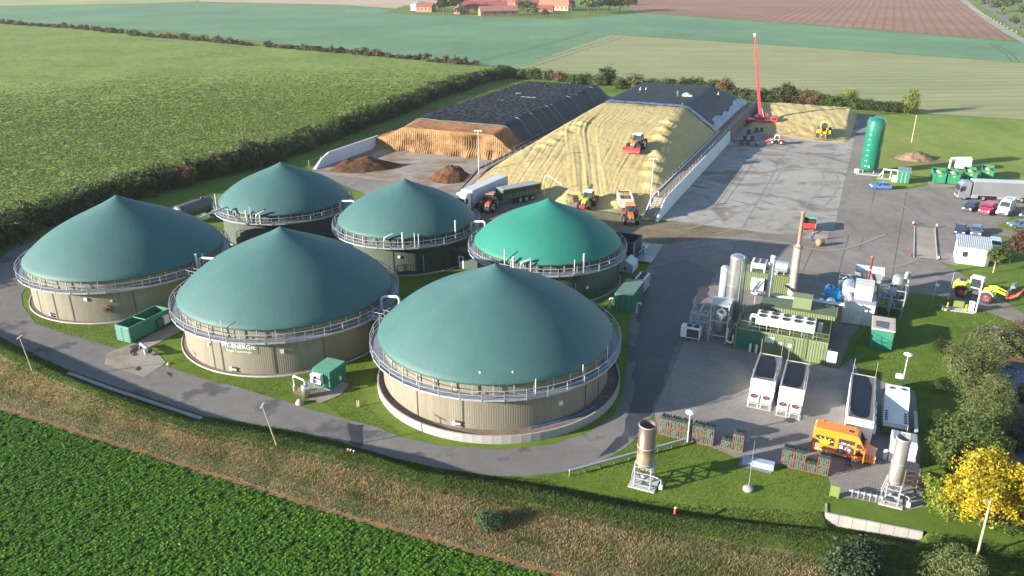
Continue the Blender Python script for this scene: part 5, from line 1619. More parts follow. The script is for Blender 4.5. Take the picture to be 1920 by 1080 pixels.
def tractor(label, loc, rz, col, roof, rim, hitch=None, sc=1.0, name='tractor', blade=None, bcol=ORANGE, nose=None):
    """x forward"""
    o = thing(name, label, 'tractor', loc, rz, sc=sc)
    MB().prism([(0.05, 0.95), (0.05, 1.75), (1.1, 1.78), (2.2, 1.62), (2.42, 1.40), (2.45, 0.85), (2.0, 0.75)], -0.42, 0.42).build('hood', col, o, 0.08)
    MB().box(2.36, -0.36, 0.92, 2.48, 0.36, 1.52).build('grille', DARK, o, 0.03)
    MB().box(-1.2, -0.35, 0.6, 2.3, 0.35, 1.0).build('chassis', DARK, o, 0.05)
    MB().prism([(-1.35, 1.05), (-1.45, 2.65), (-0.1, 2.72), (0.22, 1.7), (0.1, 1.05)], -0.78, 0.78, lambda z: 1.0 if z < 1.8 else 0.88).build('cab_glass', GLASS, o, 0.04)
    pm = MB()
    for s in (-1, 1):
        for a, b in (((-1.37, s * 0.79, 1.05), (-1.46, s * 0.70, 2.68)), ((0.2, s * 0.79, 1.5), (-0.1, s * 0.70, 2.7)), ((-0.65, s * 0.79, 1.05), (-0.7, s * 0.70, 2.7))):
            pm.bar(a, b, 0.09)
    pm.build('cab_frame', DARK, o)
    MB().box(-1.62, -0.82, 2.66, 0.22, 0.82, 2.86).build('cab_roof', roof, o, 0.07)
    for s in (-1, 1):
        # fenders
        pts = [(-0.95 + 0.98 * math.cos(t), 0.92 + 0.98 * math.sin(t)) for t in np.linspace(R(20), R(165), 9)]
        pts += [(-0.95 + 0.92 * math.cos(t), 0.92 + 0.92 * math.sin(t)) for t in np.linspace(R(165), R(20), 9)]
        MB().prism(pts, s * 1.0 - 0.3, s * 1.0 + 0.3).build('fender', col, o)
        wheel(o, -0.95, s * 1.05, 0.95, 0.66, rim, 0.55, True)
        wheel(o, 1.75, s * 1.0, 0.72, 0.52, rim, 0.52, True)
        MB().box(2.40, s * 0.22 - 0.1, 1.28, 2.49, s * 0.22 + 0.1, 1.42).build('headlight', LAMP, o)
        MB().box(0.0, s * 1.05 - 0.12, 1.95, 0.08, s * 1.05 + 0.12, 2.3).build('mirror', DARK, o)
    MB().cyl((0.35, -0.48, 1.5), (0.35, -0.48, 2.75), 0.07, n=8).build('exhaust', DARK, o)
    if nose is not None:
        MB().box(2.5, -0.5, 0.5, 3.15, 0.5, 1.05).build('front_weight', nose, o, 0.08)
    if blade == 'rear':
        MB().box(-2.6, -1.35, 0.55, -2.35, 1.35, 1.55).build('rear_blade', bcol, o, 0.03)
        MB().box(-2.4, -0.3, 0.6, -1.3, 0.3, 0.85).build('linkage', DARK, o)
    if blade in ('front', 'both'):
        MB().prism([(3.0, 0.1), (2.85, 0.5), (2.95, 1.0), (3.1, 1.0), (3.02, 0.5), (3.2, 0.1)], -1.6, 1.6).build('front_blade', RED, o)
        MB().box(2.3, -0.5, 0.35, 2.95, 0.5, 0.7).build('front_linkage', DARK, o)
    if blade == 'both':
        MB().box(-3.0, -1.1, 0.6, -2.8, 1.1, 1.5).build('rear_fork', bcol, o, 0.03)
        MB().box(-2.85, -0.25, 0.7, -1.3, 0.25, 0.9).build('linkage', DARK, o)
    return o

def trailer(label, loc, rz, L, H, zb, body, inner, axles, r=0.6, tarp=None, load=None, name='farm_trailer', tail=False, band=None):
    o = thing(name, label, 'trailer', loc, rz)
    b, f, w = -L / 2, L / 2, 1.25
    MB().box(b, -w, zb, f, w, zb + 0.1).build('floor', body, o)
    for s in (-1, 1):
        y0, y1 = (s * w - 0.05, s * w + 0.05)
        MB().box(b, y0, zb, f, y1, zb + H).build('side_wall', body, o)
        n = int(L / 0.8)
        for k in range(n + 1):
            MB().box(b + L * k / n - 0.05, s * (w + 0.085) - 0.04, zb, b + L * k / n + 0.05, s * (w + 0.085) + 0.04, zb + H * (0.55 if band is not None else 1.0)).build('stake', inner, o)
        MB().box(b - 0.05, s * w - 0.09, zb + H, f + 0.05, s * w + 0.09, zb + H + 0.12).build('top_rail', inner, o)
        if band is not None:
            MB().box(b, s * (w + 0.075) - 0.02, zb + H * 0.55, f, s * (w + 0.075) + 0.02, zb + H - 0.01).build('tarp_flap', band, o)
        for k in range(axles):
            wheel(o, b + L * 0.20 + k * (2.4 * r), s * 0.95, r, 0.5)
    MB().box(f - 0.06, -w, zb, f + 0.04, w, zb + H + 0.1).build('front_wall', body, o)
    if tail:
        M = Matrix.Translation((b, 0, zb + H)) @ Matrix.Rotation(R(62), 4, 'Y')
        MB().box(-0.05, -w, -H, 0.05, w, 0, M=M).build('tailgate', body, o)
    else:
        MB().box(b - 0.04, -w, zb, b + 0.06, w, zb + H).build('tailgate', body, o)
    MB().box(b + 0.4, -0.4, zb - 0.4, f + 0.2, 0.4, zb).build('chassis', DARK, o)
    MB().bar((f, 0, zb - 0.25), (f + 1.8, 0, 0.6), 0.22).build('drawbar', DARK, o)
    if tarp is not None:
        MB().prism([(b, zb + H), (b, zb + H + 0.16), (f, zb + H + 0.16), (f, zb + H)], -w - 0.05, w + 0.05).build('tarpaulin', tarp, o, 0.05)
    if load is not None:
        xs = np.linspace(b + 0.1, f - 0.1, 24); ys = np.linspace(-w + 0.06, w - 0.06, 10)
        X, Y = np.meshgrid(xs, ys, indexing='ij')
        Z = zb + load[1] * H + 0.22 * fbm(X, Y, 0.9, 3, 2.0) + 0.15 * np.cos(Y)
        nn, mm = X.shape
        i, j = np.meshgrid(np.arange(nn - 1), np.arange(mm - 1), indexing='ij'); a = (i * mm + j).ravel()
        put('load', np_mesh('load', np.stack([X, Y, Z], -1).reshape(-1, 3), np.stack([a, a + mm, a + mm + 1, a + 1], -1), smooth_=True), load[0], o)
    return o

def wheel_loader(label, loc, rz, col, rim, name='wheel_loader', attach='bucket', sc=1.0, cabcol=WHITE, acol=DARK, arm_up=0.0):
    o = thing(name, label, 'wheel loader', loc, rz, sc=sc)
    # rear engine hood, cab ahead of it, lift arms in front (x forward)
    MB().prism([(-3.3, 1.05), (-3.35, 1.9), (-3.0, 2.15), (-1.2, 2.35), (-0.9, 1.2), (-1.2, 0.95)], -0.85, 0.85, lambda z: 1.0 if z < 1.9 else 0.86).build('engine_hood', col, o, 0.1)
    MB().box(-3.42, -0.8, 0.75, -3.05, 0.8, 1.35).build('counterweight', DARK, o, 0.1)
    MB().box(-2.7, -0.5, 2.2, -1.9, 0.5, 2.32).build('cooler_grille', DARK, o)
    MB().box(-3.0, -0.45, 0.7, 0.3, 0.45, 1.15).build('rear_frame', DARK, o, 0.05)
    MB().box(0.2, -0.42, 0.65, 2.2, 0.42, 1.5).build('front_frame', col, o, 0.06)
    MB().prism([(-1.15, 1.3), (-1.2, 3.1), (0.15, 3.12), (0.4, 2.1), (0.15, 1.3)], -0.72, 0.72, lambda z: 1.0 if z < 2.2 else 0.9).build('cab_glass', GLASS, o, 0.04)
    pm = MB()
    for s in (-1, 1):
        for a, b in (((-1.17, s * 0.73, 1.3), (-1.22, s * 0.66, 3.12)), ((0.38, s * 0.73, 2.05), (0.15, s * 0.66, 3.12)), ((0.15, s * 0.73, 1.3), (0.38, s * 0.73, 2.05)), ((-1.15, s * 0.73, 1.75), (0.3, s * 0.73, 1.75))):
            pm.bar(a, b, 0.12)
    pm.build('cab_frame', cabcol, o)
    MB().box(-1.32, -0.78, 3.08, 0.35, 0.78, 3.26).build('cab_roof', cabcol, o, 0.06)
    for s in (-1, 1):
        for x in (-2.0, 1.25):
            wheel(o, x, s * 1.08, 0.82, 0.62, rim, 0.5, True)
            pts = [(x + 0.98 * math.cos(t), 0.85 + 0.95 * math.sin(t)) for t in np.linspace(R(25), R(160), 8)]
            pts += [(x + 0.92 * math.cos(t), 0.85 + 0.88 * math.sin(t)) for t in np.linspace(R(160), R(25), 8)]
            MB().prism(pts, s * 1.05 - 0.3, s * 1.05 + 0.3).build('fender', cabcol if x > 0 else DARK, o)
    ze = 0.65 + arm_up
    for s in (-1, 1):
        MB().prism([(0.6, 1.55), (0.7, 2.05), (1.9, 1.95 + arm_up * 0.4), (3.45, ze + 0.2), (3.4, ze - 0.1), (1.8, 1.6 + arm_up * 0.35)], s * 0.52 - 0.09, s * 0.52 + 0.09).build('lift_arm', col, o, 0.03)
        MB().cyl((0.9, s * 0.3, 1.0), (2.3, s * 0.3, 1.45 + arm_up * 0.5), 0.08, n=8).build('cylinder', STEEL, o)
        MB().box(0.36, s * 0.4 - 0.1, 2.95, 0.46, s * 0.4 + 0.1, 3.06).build('work_light', LAMP, o)
    if attach == 'bucket':
        MB().prism([(3.3, 0.05 + arm_up), (3.25, 0.6 + arm_up), (3.45, 1.2 + arm_up), (3.55, 1.2 + arm_up), (3.45, 0.6 + arm_up), (3.6, 0.14 + arm_up), (4.5, 0.06 + arm_up), (4.5, 0.0 + arm_up)], -1.35, 1.35).build('bucket', acol, o)
        MB().prism([(3.3, 0.05 + arm_up), (3.25, 0.6 + arm_up), (3.45, 1.2 + arm_up), (4.5, 0.06 + arm_up)], -1.36, -1.30).build('bucket_side', acol, o)
        MB().prism([(3.3, 0.05 + arm_up), (3.25, 0.6 + arm_up), (3.45, 1.2 + arm_up), (4.5, 0.06 + arm_up)], 1.30, 1.36).build('bucket_side', acol, o)
    elif attach == 'rack':
        f = MB()
        for y in np.linspace(-1.6, 1.6, 9):
            f.bar((3.7, y, 0.12), (3.5, y, 1.35), 0.07)
        f.bar((3.7, -1.6, 0.12), (3.7, 1.6, 0.12), 0.14); f.bar((3.5, -1.6, 1.35), (3.5, 1.6, 1.35), 0.12); f.bar((3.6, -1.6, 0.75), (3.6, 1.6, 0.75), 0.08)
        f.build('push_rack', acol, o)
    elif attach == 'fork':
        z = ze
        MB().box(3.4, -0.5, z - 0.25, 3.7, 0.5, z + 0.55).build('carrier', DARK, o, 0.03)
        for k, y in enumerate(np.linspace(-1.25, 1.25, 9)):
            MB().tube([(3.7, y, z - 0.1), (4.25, y, z - 0.05), (5.0, y, z + 0.55), (5.35, y, z + 1.35)], 0.055, 6).build('fork_tine', acol, o)
        f = MB(); f.bar((3.75, -1.35, z - 0.1), (3.75, 1.35, z - 0.1), 0.18); f.bar((3.75, -1.35, z + 0.6), (3.75, 1.35, z + 0.6), 0.14)
        f.build('fork_frame', acol, o)
        MB().prism([(3.55, z + 0.5), (3.7, z + 1.5), (4.2, z + 1.75), (4.5, z + 1.4), (4.0, z + 1.2), (3.8, z + 0.5)], -0.9, 0.9).build('grab_jaw', mat('grab_grey', (0.16, 0.18, 0.2), None, 0.5), o, 0.04)
    return o

# ------------------------------------------------------------------ people
def skin_mesh(name, P, E, rad, root=0):
    me = bpy.data.meshes.new(name)
    me.from_pydata(P, E, [])
    ob = bpy.data.objects.new(name, me); COL.objects.link(ob)
    sk = ob.modifiers.new('skin', 'SKIN'); sk.use_smooth_shade = True
    sd = ob.modifiers.new('sub', 'SUBSURF'); sd.levels = 1
    d = me.skin_vertices[0].data
    for i, r in enumerate(rad):
        d[i].radius = (r, r) if not hasattr(r, '__len__') else r
        d[i].use_root = (i == root)
    dg = bpy.context.evaluated_depsgraph_get(); dg.update()
    out = bpy.data.meshes.new_from_object(ob.evaluated_get(dg))
    bpy.data.objects.remove(ob)
    out.name = name
    return out

def person_meshes(pose):
    """returns body, jacket, trousers, boots, hat meshes; standing height about 1.76 m, facing +x"""
    lean, la, ra, step, crouch = pose
    hip = 0.92 - 0.30 * crouch
    kx = 0.10 + 0.28 * crouch
    p = {}
    p['pel'] = (0, 0, hip)
    p['bel'] = (lean * 0.12, 0, hip + 0.18)
    p['che'] = (lean * 0.32, 0, hip + 0.40)
    p['nec'] = (lean * 0.42, 0, hip + 0.56)
    p['chn'] = (lean * 0.47 + 0.02, 0, hip + 0.64)
    p['hed'] = (lean * 0.50 + 0.02, 0, hip + 0.76)
    for s, nm, arm in ((1, 'l', la), (-1, 'r', ra)):
        p['sho' + nm] = (lean * 0.36, s * 0.19, hip + 0.49)
        p['elb' + nm] = (lean * 0.34 + 0.24 * arm, s * 0.27, hip + 0.24 + 0.08 * arm)
        p['wri' + nm] = (lean * 0.34 + 0.42 * arm + 0.05, s * 0.23, hip + 0.02 + 0.20 * arm)
        p['pal' + nm] = (lean * 0.34 + 0.50 * arm + 0.06, s * 0.22, hip - 0.06 + 0.20 * arm)
        p['hip' + nm] = (0, s * 0.10, hip - 0.04)
        p['kne' + nm] = (kx + s * step * 0.5, s * 0.11, 0.49 - 0.06 * crouch)
        p['ank' + nm] = (s * step - 0.12 * crouch, s * 0.12, 0.09)
        p['toe' + nm] = (s * step + 0.17 - 0.12 * crouch, s * 0.13, 0.035)
    rad = dict(pel=0.135, bel=0.125, che=(0.16, 0.13), nec=0.062, chn=0.075, hed=0.098)
    for nm in 'lr':
        rad.update({'sho' + nm: 0.07, 'elb' + nm: 0.048, 'wri' + nm: 0.034, 'pal' + nm: (0.042, 0.026), 'hip' + nm: 0.095, 'kne' + nm: 0.066, 'ank' + nm: 0.048, 'toe' + nm: 0.04})
    def mk(nm, keys, edges, grow):
        ix = {k: i for i, k in enumerate(keys)}
        rr = [tuple(x + grow for x in rad[k]) if hasattr(rad[k], '__len__') else rad[k] + grow for k in keys]
        return skin_mesh(nm, [p[k] for k in keys], [(ix[a], ix[b]) for a, b in edges], rr)
    limbs = []
    for nm in 'lr':
        limbs += [('che', 'sho' + nm), ('sho' + nm, 'elb' + nm), ('elb' + nm, 'wri' + nm), ('wri' + nm, 'pal' + nm), ('pel', 'hip' + nm), ('hip' + nm, 'kne' + nm), ('kne' + nm, 'ank' + nm), ('ank' + nm, 'toe' + nm)]
    # five short fingers on each palm
    for nm, s in (('l', 1), ('r', -1)):
        b = Vector(p['pal' + nm])
        for k in range(5):
            if k < 4:
                e = b + Vector((0.028 - 0.018 * k, s * 0.004, -0.085 - 0.012 * (k in (1, 2))))
                st = b + Vector((0.024 - 0.016 * k, 0, -0.03))
            else:
                st = b + Vector((0.03, 0, 0.0)); e = b + Vector((0.062, -s * 0.01, -0.045))
            p[f'f{k}{nm}'] = tuple(e); rad[f'f{k}{nm}'] = 0.009
            limbs.append(('pal' + nm, f'f{k}{nm}'))
    keys = list(p)
    body = mk('body', keys, [('pel', 'bel'), ('bel', 'che'), ('che', 'nec'), ('nec', 'chn'), ('chn', 'hed')] + limbs, 0.0)
    jk = ['pel', 'bel', 'che'] + [a + b for b in 'lr' for a in ('sho', 'elb', 'wri')]
    jacket = mk('jacket', jk, [('pel', 'bel'), ('bel', 'che')] + [e for e in limbs if e[0] in jk and e[1] in jk], 0.022)
    tk = ['pel'] + [a + b for b in 'lr' for a in ('hip', 'kne', 'ank')]
    trousers = mk('trousers', tk, [e for e in limbs if e[0] in tk and e[1] in tk], 0.018)
    bk = [a + 'l' for a in ('ank', 'toe')]
    boots = MB()
    for nm in 'lr':
        a, t = Vector(p['ank' + nm]), Vector(p['toe' + nm])
        boots.box(a.x - 0.09, a.y - 0.055, 0.0, t.x + 0.06, a.y + 0.055, 0.10)
    boots = boots.mesh('boots')
    h = Vector(p['hed'])
    hat = MB().lathe([(0.0, 0.125), (0.07, 0.11), (0.115, 0.05), (0.122, 0.0), (0.15, -0.01)], 14, c=(0, 0))
    hat.v = [(x + h.x, y + h.y, z + h.z + 0.01) for x, y, z in hat.v]
    hat = hat.mesh('helmet')
    return body, jacket, trousers, boots, hat
POSES = [person_meshes((0.05, 0.1, 0.25, 0.05, 0)), person_meshes((0.25, 0.7, 0.4, 0.16, 0)), person_meshes((0.8, 0.8, 0.9, 0.12, 0.5))]
SKIN = mat('skin', (0.50, 0.30, 0.22), None, 0.6)
def person(label, loc, rz, pose, jc, tc, hc, group=None):
    o = thing('person', label, 'person', loc, rz, group)
    for nm, me, m in zip(('body', 'jacket', 'trousers', 'boots', 'helmet'), POSES[pose], (SKIN, jc, tc, DARK, hc)):
        s = put(nm, me, None, o)
        if not me.materials:
            me.materials.append(m)
        s.material_slots[0].link = 'OBJECT'
        s.material_slots[0].material = m
    return o
# ------------------------------------------------------------------ process plant (site grid p, q)
CORR_LT = mat('reseda_sheet', (0.175, 0.215, 0.105), (0.135, 0.17, 0.082), 0.5, ns=0.6, amt=0.5)
GREY_ROOF = mat('flat_roof_felt', (0.15, 0.142, 0.135), (0.08, 0.078, 0.075), 0.85, ns=0.8)
PUDDLE = mat('roof_puddle', (0.010, 0.012, 0.022), (0.018, 0.02, 0.03), 0.3, ns=0.8, spec=0.12)
FAN_RED = mat('fan_hub_red', (0.35, 0.06, 0.08), None, 0.5)

def site_thing(name, label, cat, p, q, z=0.0, group=None, rz=0.0):
    return thing(name, label, cat, W(p, q, z), ROT + rz, group)

def fan(parent, x, y, z, r, hub=DARK):
    o = MB().lathe([(r * 1.12, 0.0), (r * 1.12, 0.07), (r, 0.07), (r, 0.0)], 18, c=(x, y)).build('fan_ring', DARK, parent)
    o.location.z = z
    b = MB()
    for k in range(5):
        M = Matrix.Translation((x, y, 0.04)) @ Matrix.Rotation(2 * math.pi * k / 5, 4, 'Z') @ Matrix.Rotation(0.35, 4, 'X')
        b.box(0.05, -r * 0.22, -0.008, r * 0.95, r * 0.22, 0.008, M=M)
    b.cyl((x, y, 0.0), (x, y, 0.075), r * 0.22, n=10)
    f = b.build('fan_blades', hub, o)
    d = MB().cyl((x, y, -0.005), (x, y, 0.004), r, n=18).build('fan_shaft_opening', BLACK, o)
    return o

def railing(parent, pts, z, m, h=1.05, step=1.3):
    for a, b in zip(pts[:-1], pts[1:]):
        A, B = Vector((*a, z)), Vector((*b, z))
        n = max(1, int(round((B - A).length / step)))
        for k in range(n + 1):
            c = A.lerp(B, k / n)
            MB().bar(c, c + Vector((0, 0, h)), 0.05).build('railing_post', m, parent)
        rr = MB()
        for hh in (0.5, h):
            rr.bar(A + Vector((0, 0, hh)), B + Vector((0, 0, hh)), 0.045)
        rr.build('rail', m, parent)

# main process container, front face towards the paving
mc = site_thing('process_container', 'long light green process container with railed roof and ladder', 'container', -11.0, 94.0)
L, D, H = 10.8, 6.0, 2.9
core = MB().box(0.06, 0.06, 0.05, L - 0.06, D - 0.06, H - 0.35)
core.build('core', GREEN_LT, mc)
MB().box(0.06, 0.06, H - 0.34, L - 0.06, D - 0.06, H - 0.30).build('roof_deck', mat('green_roof_deck', (0.10, 0.14, 0.075), (0.05, 0.06, 0.03), 0.6, ns=0.8), mc)
MB().box(-0.02, -0.02, 0.25, 3.1, 0.06, H - 0.2).build('dark_front_panel', GREEN_DK, mc)
MB().corr((3.2, 0.0), (L, 0.0), 0.12, H - 0.12, 0.30, 0.06).build('front_sheet', CORR_LT, mc)
MB().corr((L, 0.0), (L, D), 0.12, H - 0.12, 0.30, 0.06).build('end_sheet', CORR_LT, mc)
MB().corr((0, D), (0, 0.0), 0.12, H - 0.12, 0.30, 0.06).build('end_sheet', GREEN_DK, mc)
fr = MB()
for x in (0, 3.15, L):
    fr.box(x - 0.07, -0.1, 0.05, x + 0.07, 0.04, H)
for z in (0.05, H - 0.14):
    fr.box(-0.07, -0.09, z, L + 0.07, 0.05, z + 0.14)
    fr.box(L - 0.05, -0.09, z, L + 0.1, D, z + 0.14)
    fr.box(-0.1, -0.09, z, 0.05, D, z + 0.14)
fr.build('corner_frame', CORR_LT, mc)
dr = MB().box(4.8, -0.13, 0.2, 7.0, -0.06, 2.5).build('double_door', GREEN_LT, mc)
MB().box(5.87, -0.15, 0.2, 5.92, -0.125, 2.5).build('door_gap', DARK, dr)
for x in (5.75, 6.05):
    MB().box(x - 0.03, -0.19, 1.1, x + 0.03, -0.13, 1.45).build('door_handle', DARK, dr)
for x, w, z, h in ((3.55, 1.15, 1.65, 0.75), (5.2, 0.42, 1.45, 0.42), (6.35, 0.42, 1.5, 0.42)):
    s = MB().box(x, -0.155, z, x + w, -0.13, z + h).build('notice_plate', WHITE, mc)
    for k in range(3):
        MB().box(x + w * 0.12, -0.162, z + h * (0.2 + 0.25 * k), x + w * (0.85 - 0.15 * k), -0.156, z + h * (0.2 + 0.25 * k) + 0.05).build('printed_line', DARK, s)
MB().box(5.1, -0.22, 2.55, 6.8, -0.10, 2.66).build('door_canopy', CORR_LT, mc)
ld = MB()
for x in (8.0, 8.4):
    ld.bar((x, -0.2, 0.2), (x, -0.2, H + 1.05), 0.05)
for k in range(11):
    ld.bar((8.0, -0.2, 0.4 + k * 0.28), (8.4, -0.2, 0.4 + k * 0.28), 0.035)
ld.build('ladder', CORR_LT, mc)
railing(mc, [(0.05, D - 0.1), (0.05, 0.0), (L, 0.0), (L, D - 0.1)], H, CORR_LT, 1.05, 1.35)
# open white switch door at the end
sd = MB().box(L + 0.15, -0.55, 0.5, L + 1.25, -0.49, 2.1).build('open_cabinet_door', WHITE, mc)
MB().box(L + 0.02, -0.35, 0.5, L + 0.55, 0.5, 2.1).build('cabinet', DARK, mc)
# gas bottles in front of the dark panel
for k, x in enumerate((2.0, 2.75)):
    g = site_thing('gas_bottle', ('slim grey gas bottle nearest the tall steel column', 'slim grey gas bottle nearest the double door')[k], 'gas bottle', -11.0 + x, 93.5)
    MB().lathe([(0.0, 0.0), (0.16, 0.02), (0.17, 0.1), (0.17, 1.05), (0.13, 1.2), (0.05, 1.27), (0.05, 1.38), (0.0, 1.38)], 14).build('cylinder', mat('bottle_grey', (0.55, 0.54, 0.5), None, 0.45), g)
    MB().box(-0.09, -0.05, 1.36, 0.09, 0.05, 1.46).build('valve', DARK, g)
# roof cooler with ten fans
rc = site_thing('roof_cooler', 'long white table cooler with ten fans on the green roof', 'cooler', -8.9, 94.9, 2.9 - 0.3)
Lc, Dc = 7.0, 2.5
MB().box(0, 0, 0.75, Lc, Dc, 1.75).build('housing', WHITE, rc, 0.03)
for k in range(6):
    for y in (0.12, Dc - 0.12):
        MB().box(Lc * k / 5 - 0.05 + (0.08 if k == 0 else -0.08 if k == 5 else 0), y - 0.05, 0, Lc * k / 5 + 0.05 + (0.08 if k == 0 else -0.08 if k == 5 else 0), y + 0.05, 0.76).build('leg', STEEL, rc)
for k in range(5):
    for y in (0.65, 1.85):
        fan(rc, Lc * (k + 0.5) / 5, y, 1.755, 0.40)
    MB().box(Lc * k / 5 + 0.02, -0.012, 0.85, Lc * (k + 1) / 5 - 0.02, 0.0, 1.62).build('side_panel', WHITE, rc)
for dy in (0.5, 1.2):
    MB().tube(pipe_path([(0.05, dy, 1.5), (-0.7, dy, 1.5), (-0.7, dy, 0.1)], 0.25), 0.10, 8).build('coolant_pipe', WHITE_PIPE, rc)
eb = site_thing('roof_cabinet', 'small grey cabinet beside the long white table cooler', 'cabinet', -1.6, 96.6, 2.6)
MB().box(0, 0, 0.3, 0.5, 0.4, 1.5).build('box', ALU, eb, 0.02)
for x in (0.05, 0.45):
    MB().box(x - 0.03, 0.1, 0, x + 0.03, 0.3, 0.3).build('foot', STEEL, eb)

# second container behind it and the box on top
c2 = site_thing('machine_container', 'green corrugated container behind the railed roof', 'container', -9.2, 100.6)
MB().box(0, 0.06, 0.05, 9.4, 3.6, 3.5).build('core', mat('mossy_green_roof', (0.10, 0.145, 0.085), (0.06, 0.085, 0.05), 0.7, ns=0.7), c2)
MB().corr((0, 0.0), (9.4, 0.0), 0.05, 3.62, 0.30, 0.06).build('front_sheet', CORR_LT, c2)
MB().corr((9.42, 0.0), (9.42, 3.6), 0.05, 3.62, 0.30, 0.06).build('end_sheet', CORR_LT, c2)
bx = site_thing('filter_box', 'plain light green box standing on the machine container', 'filter box', -5.2, 101.7, 3.5)
MB().box(0, 0, 0, 2.3, 1.7, 1.5).build('box', CORR_LT, bx, 0.03)
MB().box(-0.03, -0.03, 1.5, 2.33, 1.73, 1.56).build('lid', CORR_LT, bx)
# pipe bridge above the roofs
pb = site_thing('pipe_bridge', 'pair of insulated silver pipes running over the green containers', 'pipe bridge', -11.0, 106.0)
for k, dy in enumerate((0.0, 0.42)):
    MB().tube(pipe_path([(0.5 + dy, 5.0, 2.9), (0.0 + dy, 0.0 + dy * 0.8, 2.9), (12.0, -1.2 + dy, 3.7)], 0.5), 0.17, 10).build('insulated_pipe', ALU, pb)
for x in (0.6, 4.0, 8.0, 12.0):
    MB().bar((x, -0.1 - x * 0.08, 0), (x, -0.1 - x * 0.08, 2.8 + x * 0.085), 0.12).build('support', STEEL, pb)
    MB().bar((x, -0.5 - x * 0.08, 2.75 + x * 0.085), (x, 0.8 - x * 0.08, 2.75 + x * 0.085), 0.1).build('crossbar', STEEL, pb)
wp = site_thing('vent_stack', 'slim white vent stack above the green containers', 'chimney', -8.6, 105.0)
MB().lathe([(0.26, 0.0), (0.26, 3.0), (0.34, 3.1), (0.34, 8.6), (0.30, 8.75), (0.36, 8.8), (0.36, 9.1), (0.0, 9.15)], 18).build('shaft', WHITE_PIPE, wp)
for z in (3.5, 5.6, 7.6):
    MB().lathe([(0.35, z), (0.38, z + 0.03), (0.35, z + 0.06)], 18).build('clamp_band', STEEL, wp)
c4 = site_thing('pump_container', 'small light green container under the slim white vent stack', 'container', -9.3, 105.6)
MB().box(0.06, 0.06, 0.05, 3.0, 2.4, 2.7).build('core', GREEN_LT, c4)
MB().corr((0, 0), (3.0, 0), 0.05, 2.75, 0.3, 0.06).build('front_sheet', CORR_LT, c4)
MB().corr((3.05, 0), (3.05, 2.4), 0.05, 2.75, 0.3, 0.06).build('end_sheet', CORR_LT, c4)

# rear container with roof cooler and exhaust silencer
c3 = site_thing('engine_container', 'green engine container farthest back with machinery on its roof', 'container', -13.6, 114.2)
MB().box(0.05, 0.05, 0.05, 7.0, 3.2, 2.85).build('core', GREEN_DK, c3)
MB().corr((0, 0.0), (7.05, 0.0), 0.05, 2.9, 0.3, 0.06).build('front_sheet', GREEN_LT, c3)
MB().corr((7.06, 0.0), (7.06, 3.2), 0.05, 2.9, 0.3, 0.06).build('end_sheet', CORR_LT, c3)
MB().box(0, -0.05, 2.86, 7.1, 3.25, 2.95).build('roof', GREEN_LT, c3)
for x in (1.6, 2.6):
    MB().box(x, -0.5, 0.4, x + 0.85, -0.02, 2.2).build('air_louvre', WHITE, c3, 0.02)
r3 = site_thing('roof_cooler', 'white table cooler on legs on the rear engine container', 'cooler', -12.4, 114.5, 2.95)
MB().prism([(0, 0.55), (0, 1.35), (2.1, 1.35), (2.1, 0.55)], 0, 2.5).build('housing', WHITE, r3, 0.04)
for x in (0.12, 1.98):
    for y in (0.12, 2.38):
        MB().box(x - 0.1, y - 0.1, 0, x + 0.1, y + 0.1, 0.56, tx=0.02).build('leg', WHITE, r3)
for y in (0.5, 1.25, 2.0):
    for x in (0.6, 1.5):
        fan(r3, x, y, 1.355, 0.32)
s3 = site_thing('exhaust_silencer', 'rounded silver exhaust silencer on the rear engine container', 'silencer', -9.6, 115.6, 2.95)
MB().cyl((0, 0, 0.95), (2.3, 0, 0.95), 0.85, n=24).build('drum', ALU, s3)
MB().cyl((-0.5, 0, 0.95), (0, 0, 0.95), 0.35, 0.82, n=20).build('cone', ALU, s3)
MB().cyl((2.3, 0, 0.95), (2.8, 0, 0.95), 0.82, 0.3, n=20).build('cone', ALU, s3)
for x in (0.4, 1.9):
    MB().box(x - 0.08, -0.6, 0, x + 0.08, 0.6, 0.4).build('saddle', STEEL, s3)

# tall column, scrubber frame and pipework
col = site_thing('gas_column', 'tallest polished steel column beside the process container', 'column', -12.8, 102.0)
MB().lathe([(0.95, 0.15), (0.95, 9.3), (0.93, 9.42), (0.6, 9.62), (0.0, 9.72)], 40).build('shell', STAINLESS, col)
for z in (1.8, 3.6, 5.4, 7.2, 9.2):
    MB().lathe([(0.955, z), (0.975, z + 0.03), (0.955, z + 0.06)], 40).build('weld_band', STEEL, col)
MB().lathe([(1.1, 0.0), (1.1, 0.18), (0.9, 0.18)], 32).build('base_ring', STEEL, col)
MB().tube(pipe_path([(0.95, 0.5, 0.4), (1.12, 0.5, 0.5), (1.12, 0.5, 9.0), (0.8, 0.4, 9.4)], 0.2), 0.09, 8).build('downcomer', STEEL, col)
MB().tube([(0.75, -0.85, 0.4), (0.75, -0.85, 9.2)], 0.05, 6).build('conduit', STEEL, col)
cl = site_thing('gas_column', 'short steel vessel behind the tallest column', 'column', -14.6, 104.6)
MB().lathe([(0.6, 0.1), (0.6, 6.6), (0.4, 6.85), (0.0, 6.95)], 28).build('shell', ALU, cl)
for z in (2, 4, 6):
    MB().lathe([(0.605, z), (0.625, z + 0.03), (0.605, z + 0.06)], 28).build('weld_band', STEEL, cl)
sf = site_thing('scrubber_frame', 'open steel frame holding a steel scrubber vessel', 'scrubber', -14.4, 94.6)
for x in (0, 2.2):
    for y in (0, 2.6):
        MB().bar((x, y, 0), (x, y, 5.2), 0.15).build('column_post', STEEL, sf)
bm_ = MB()
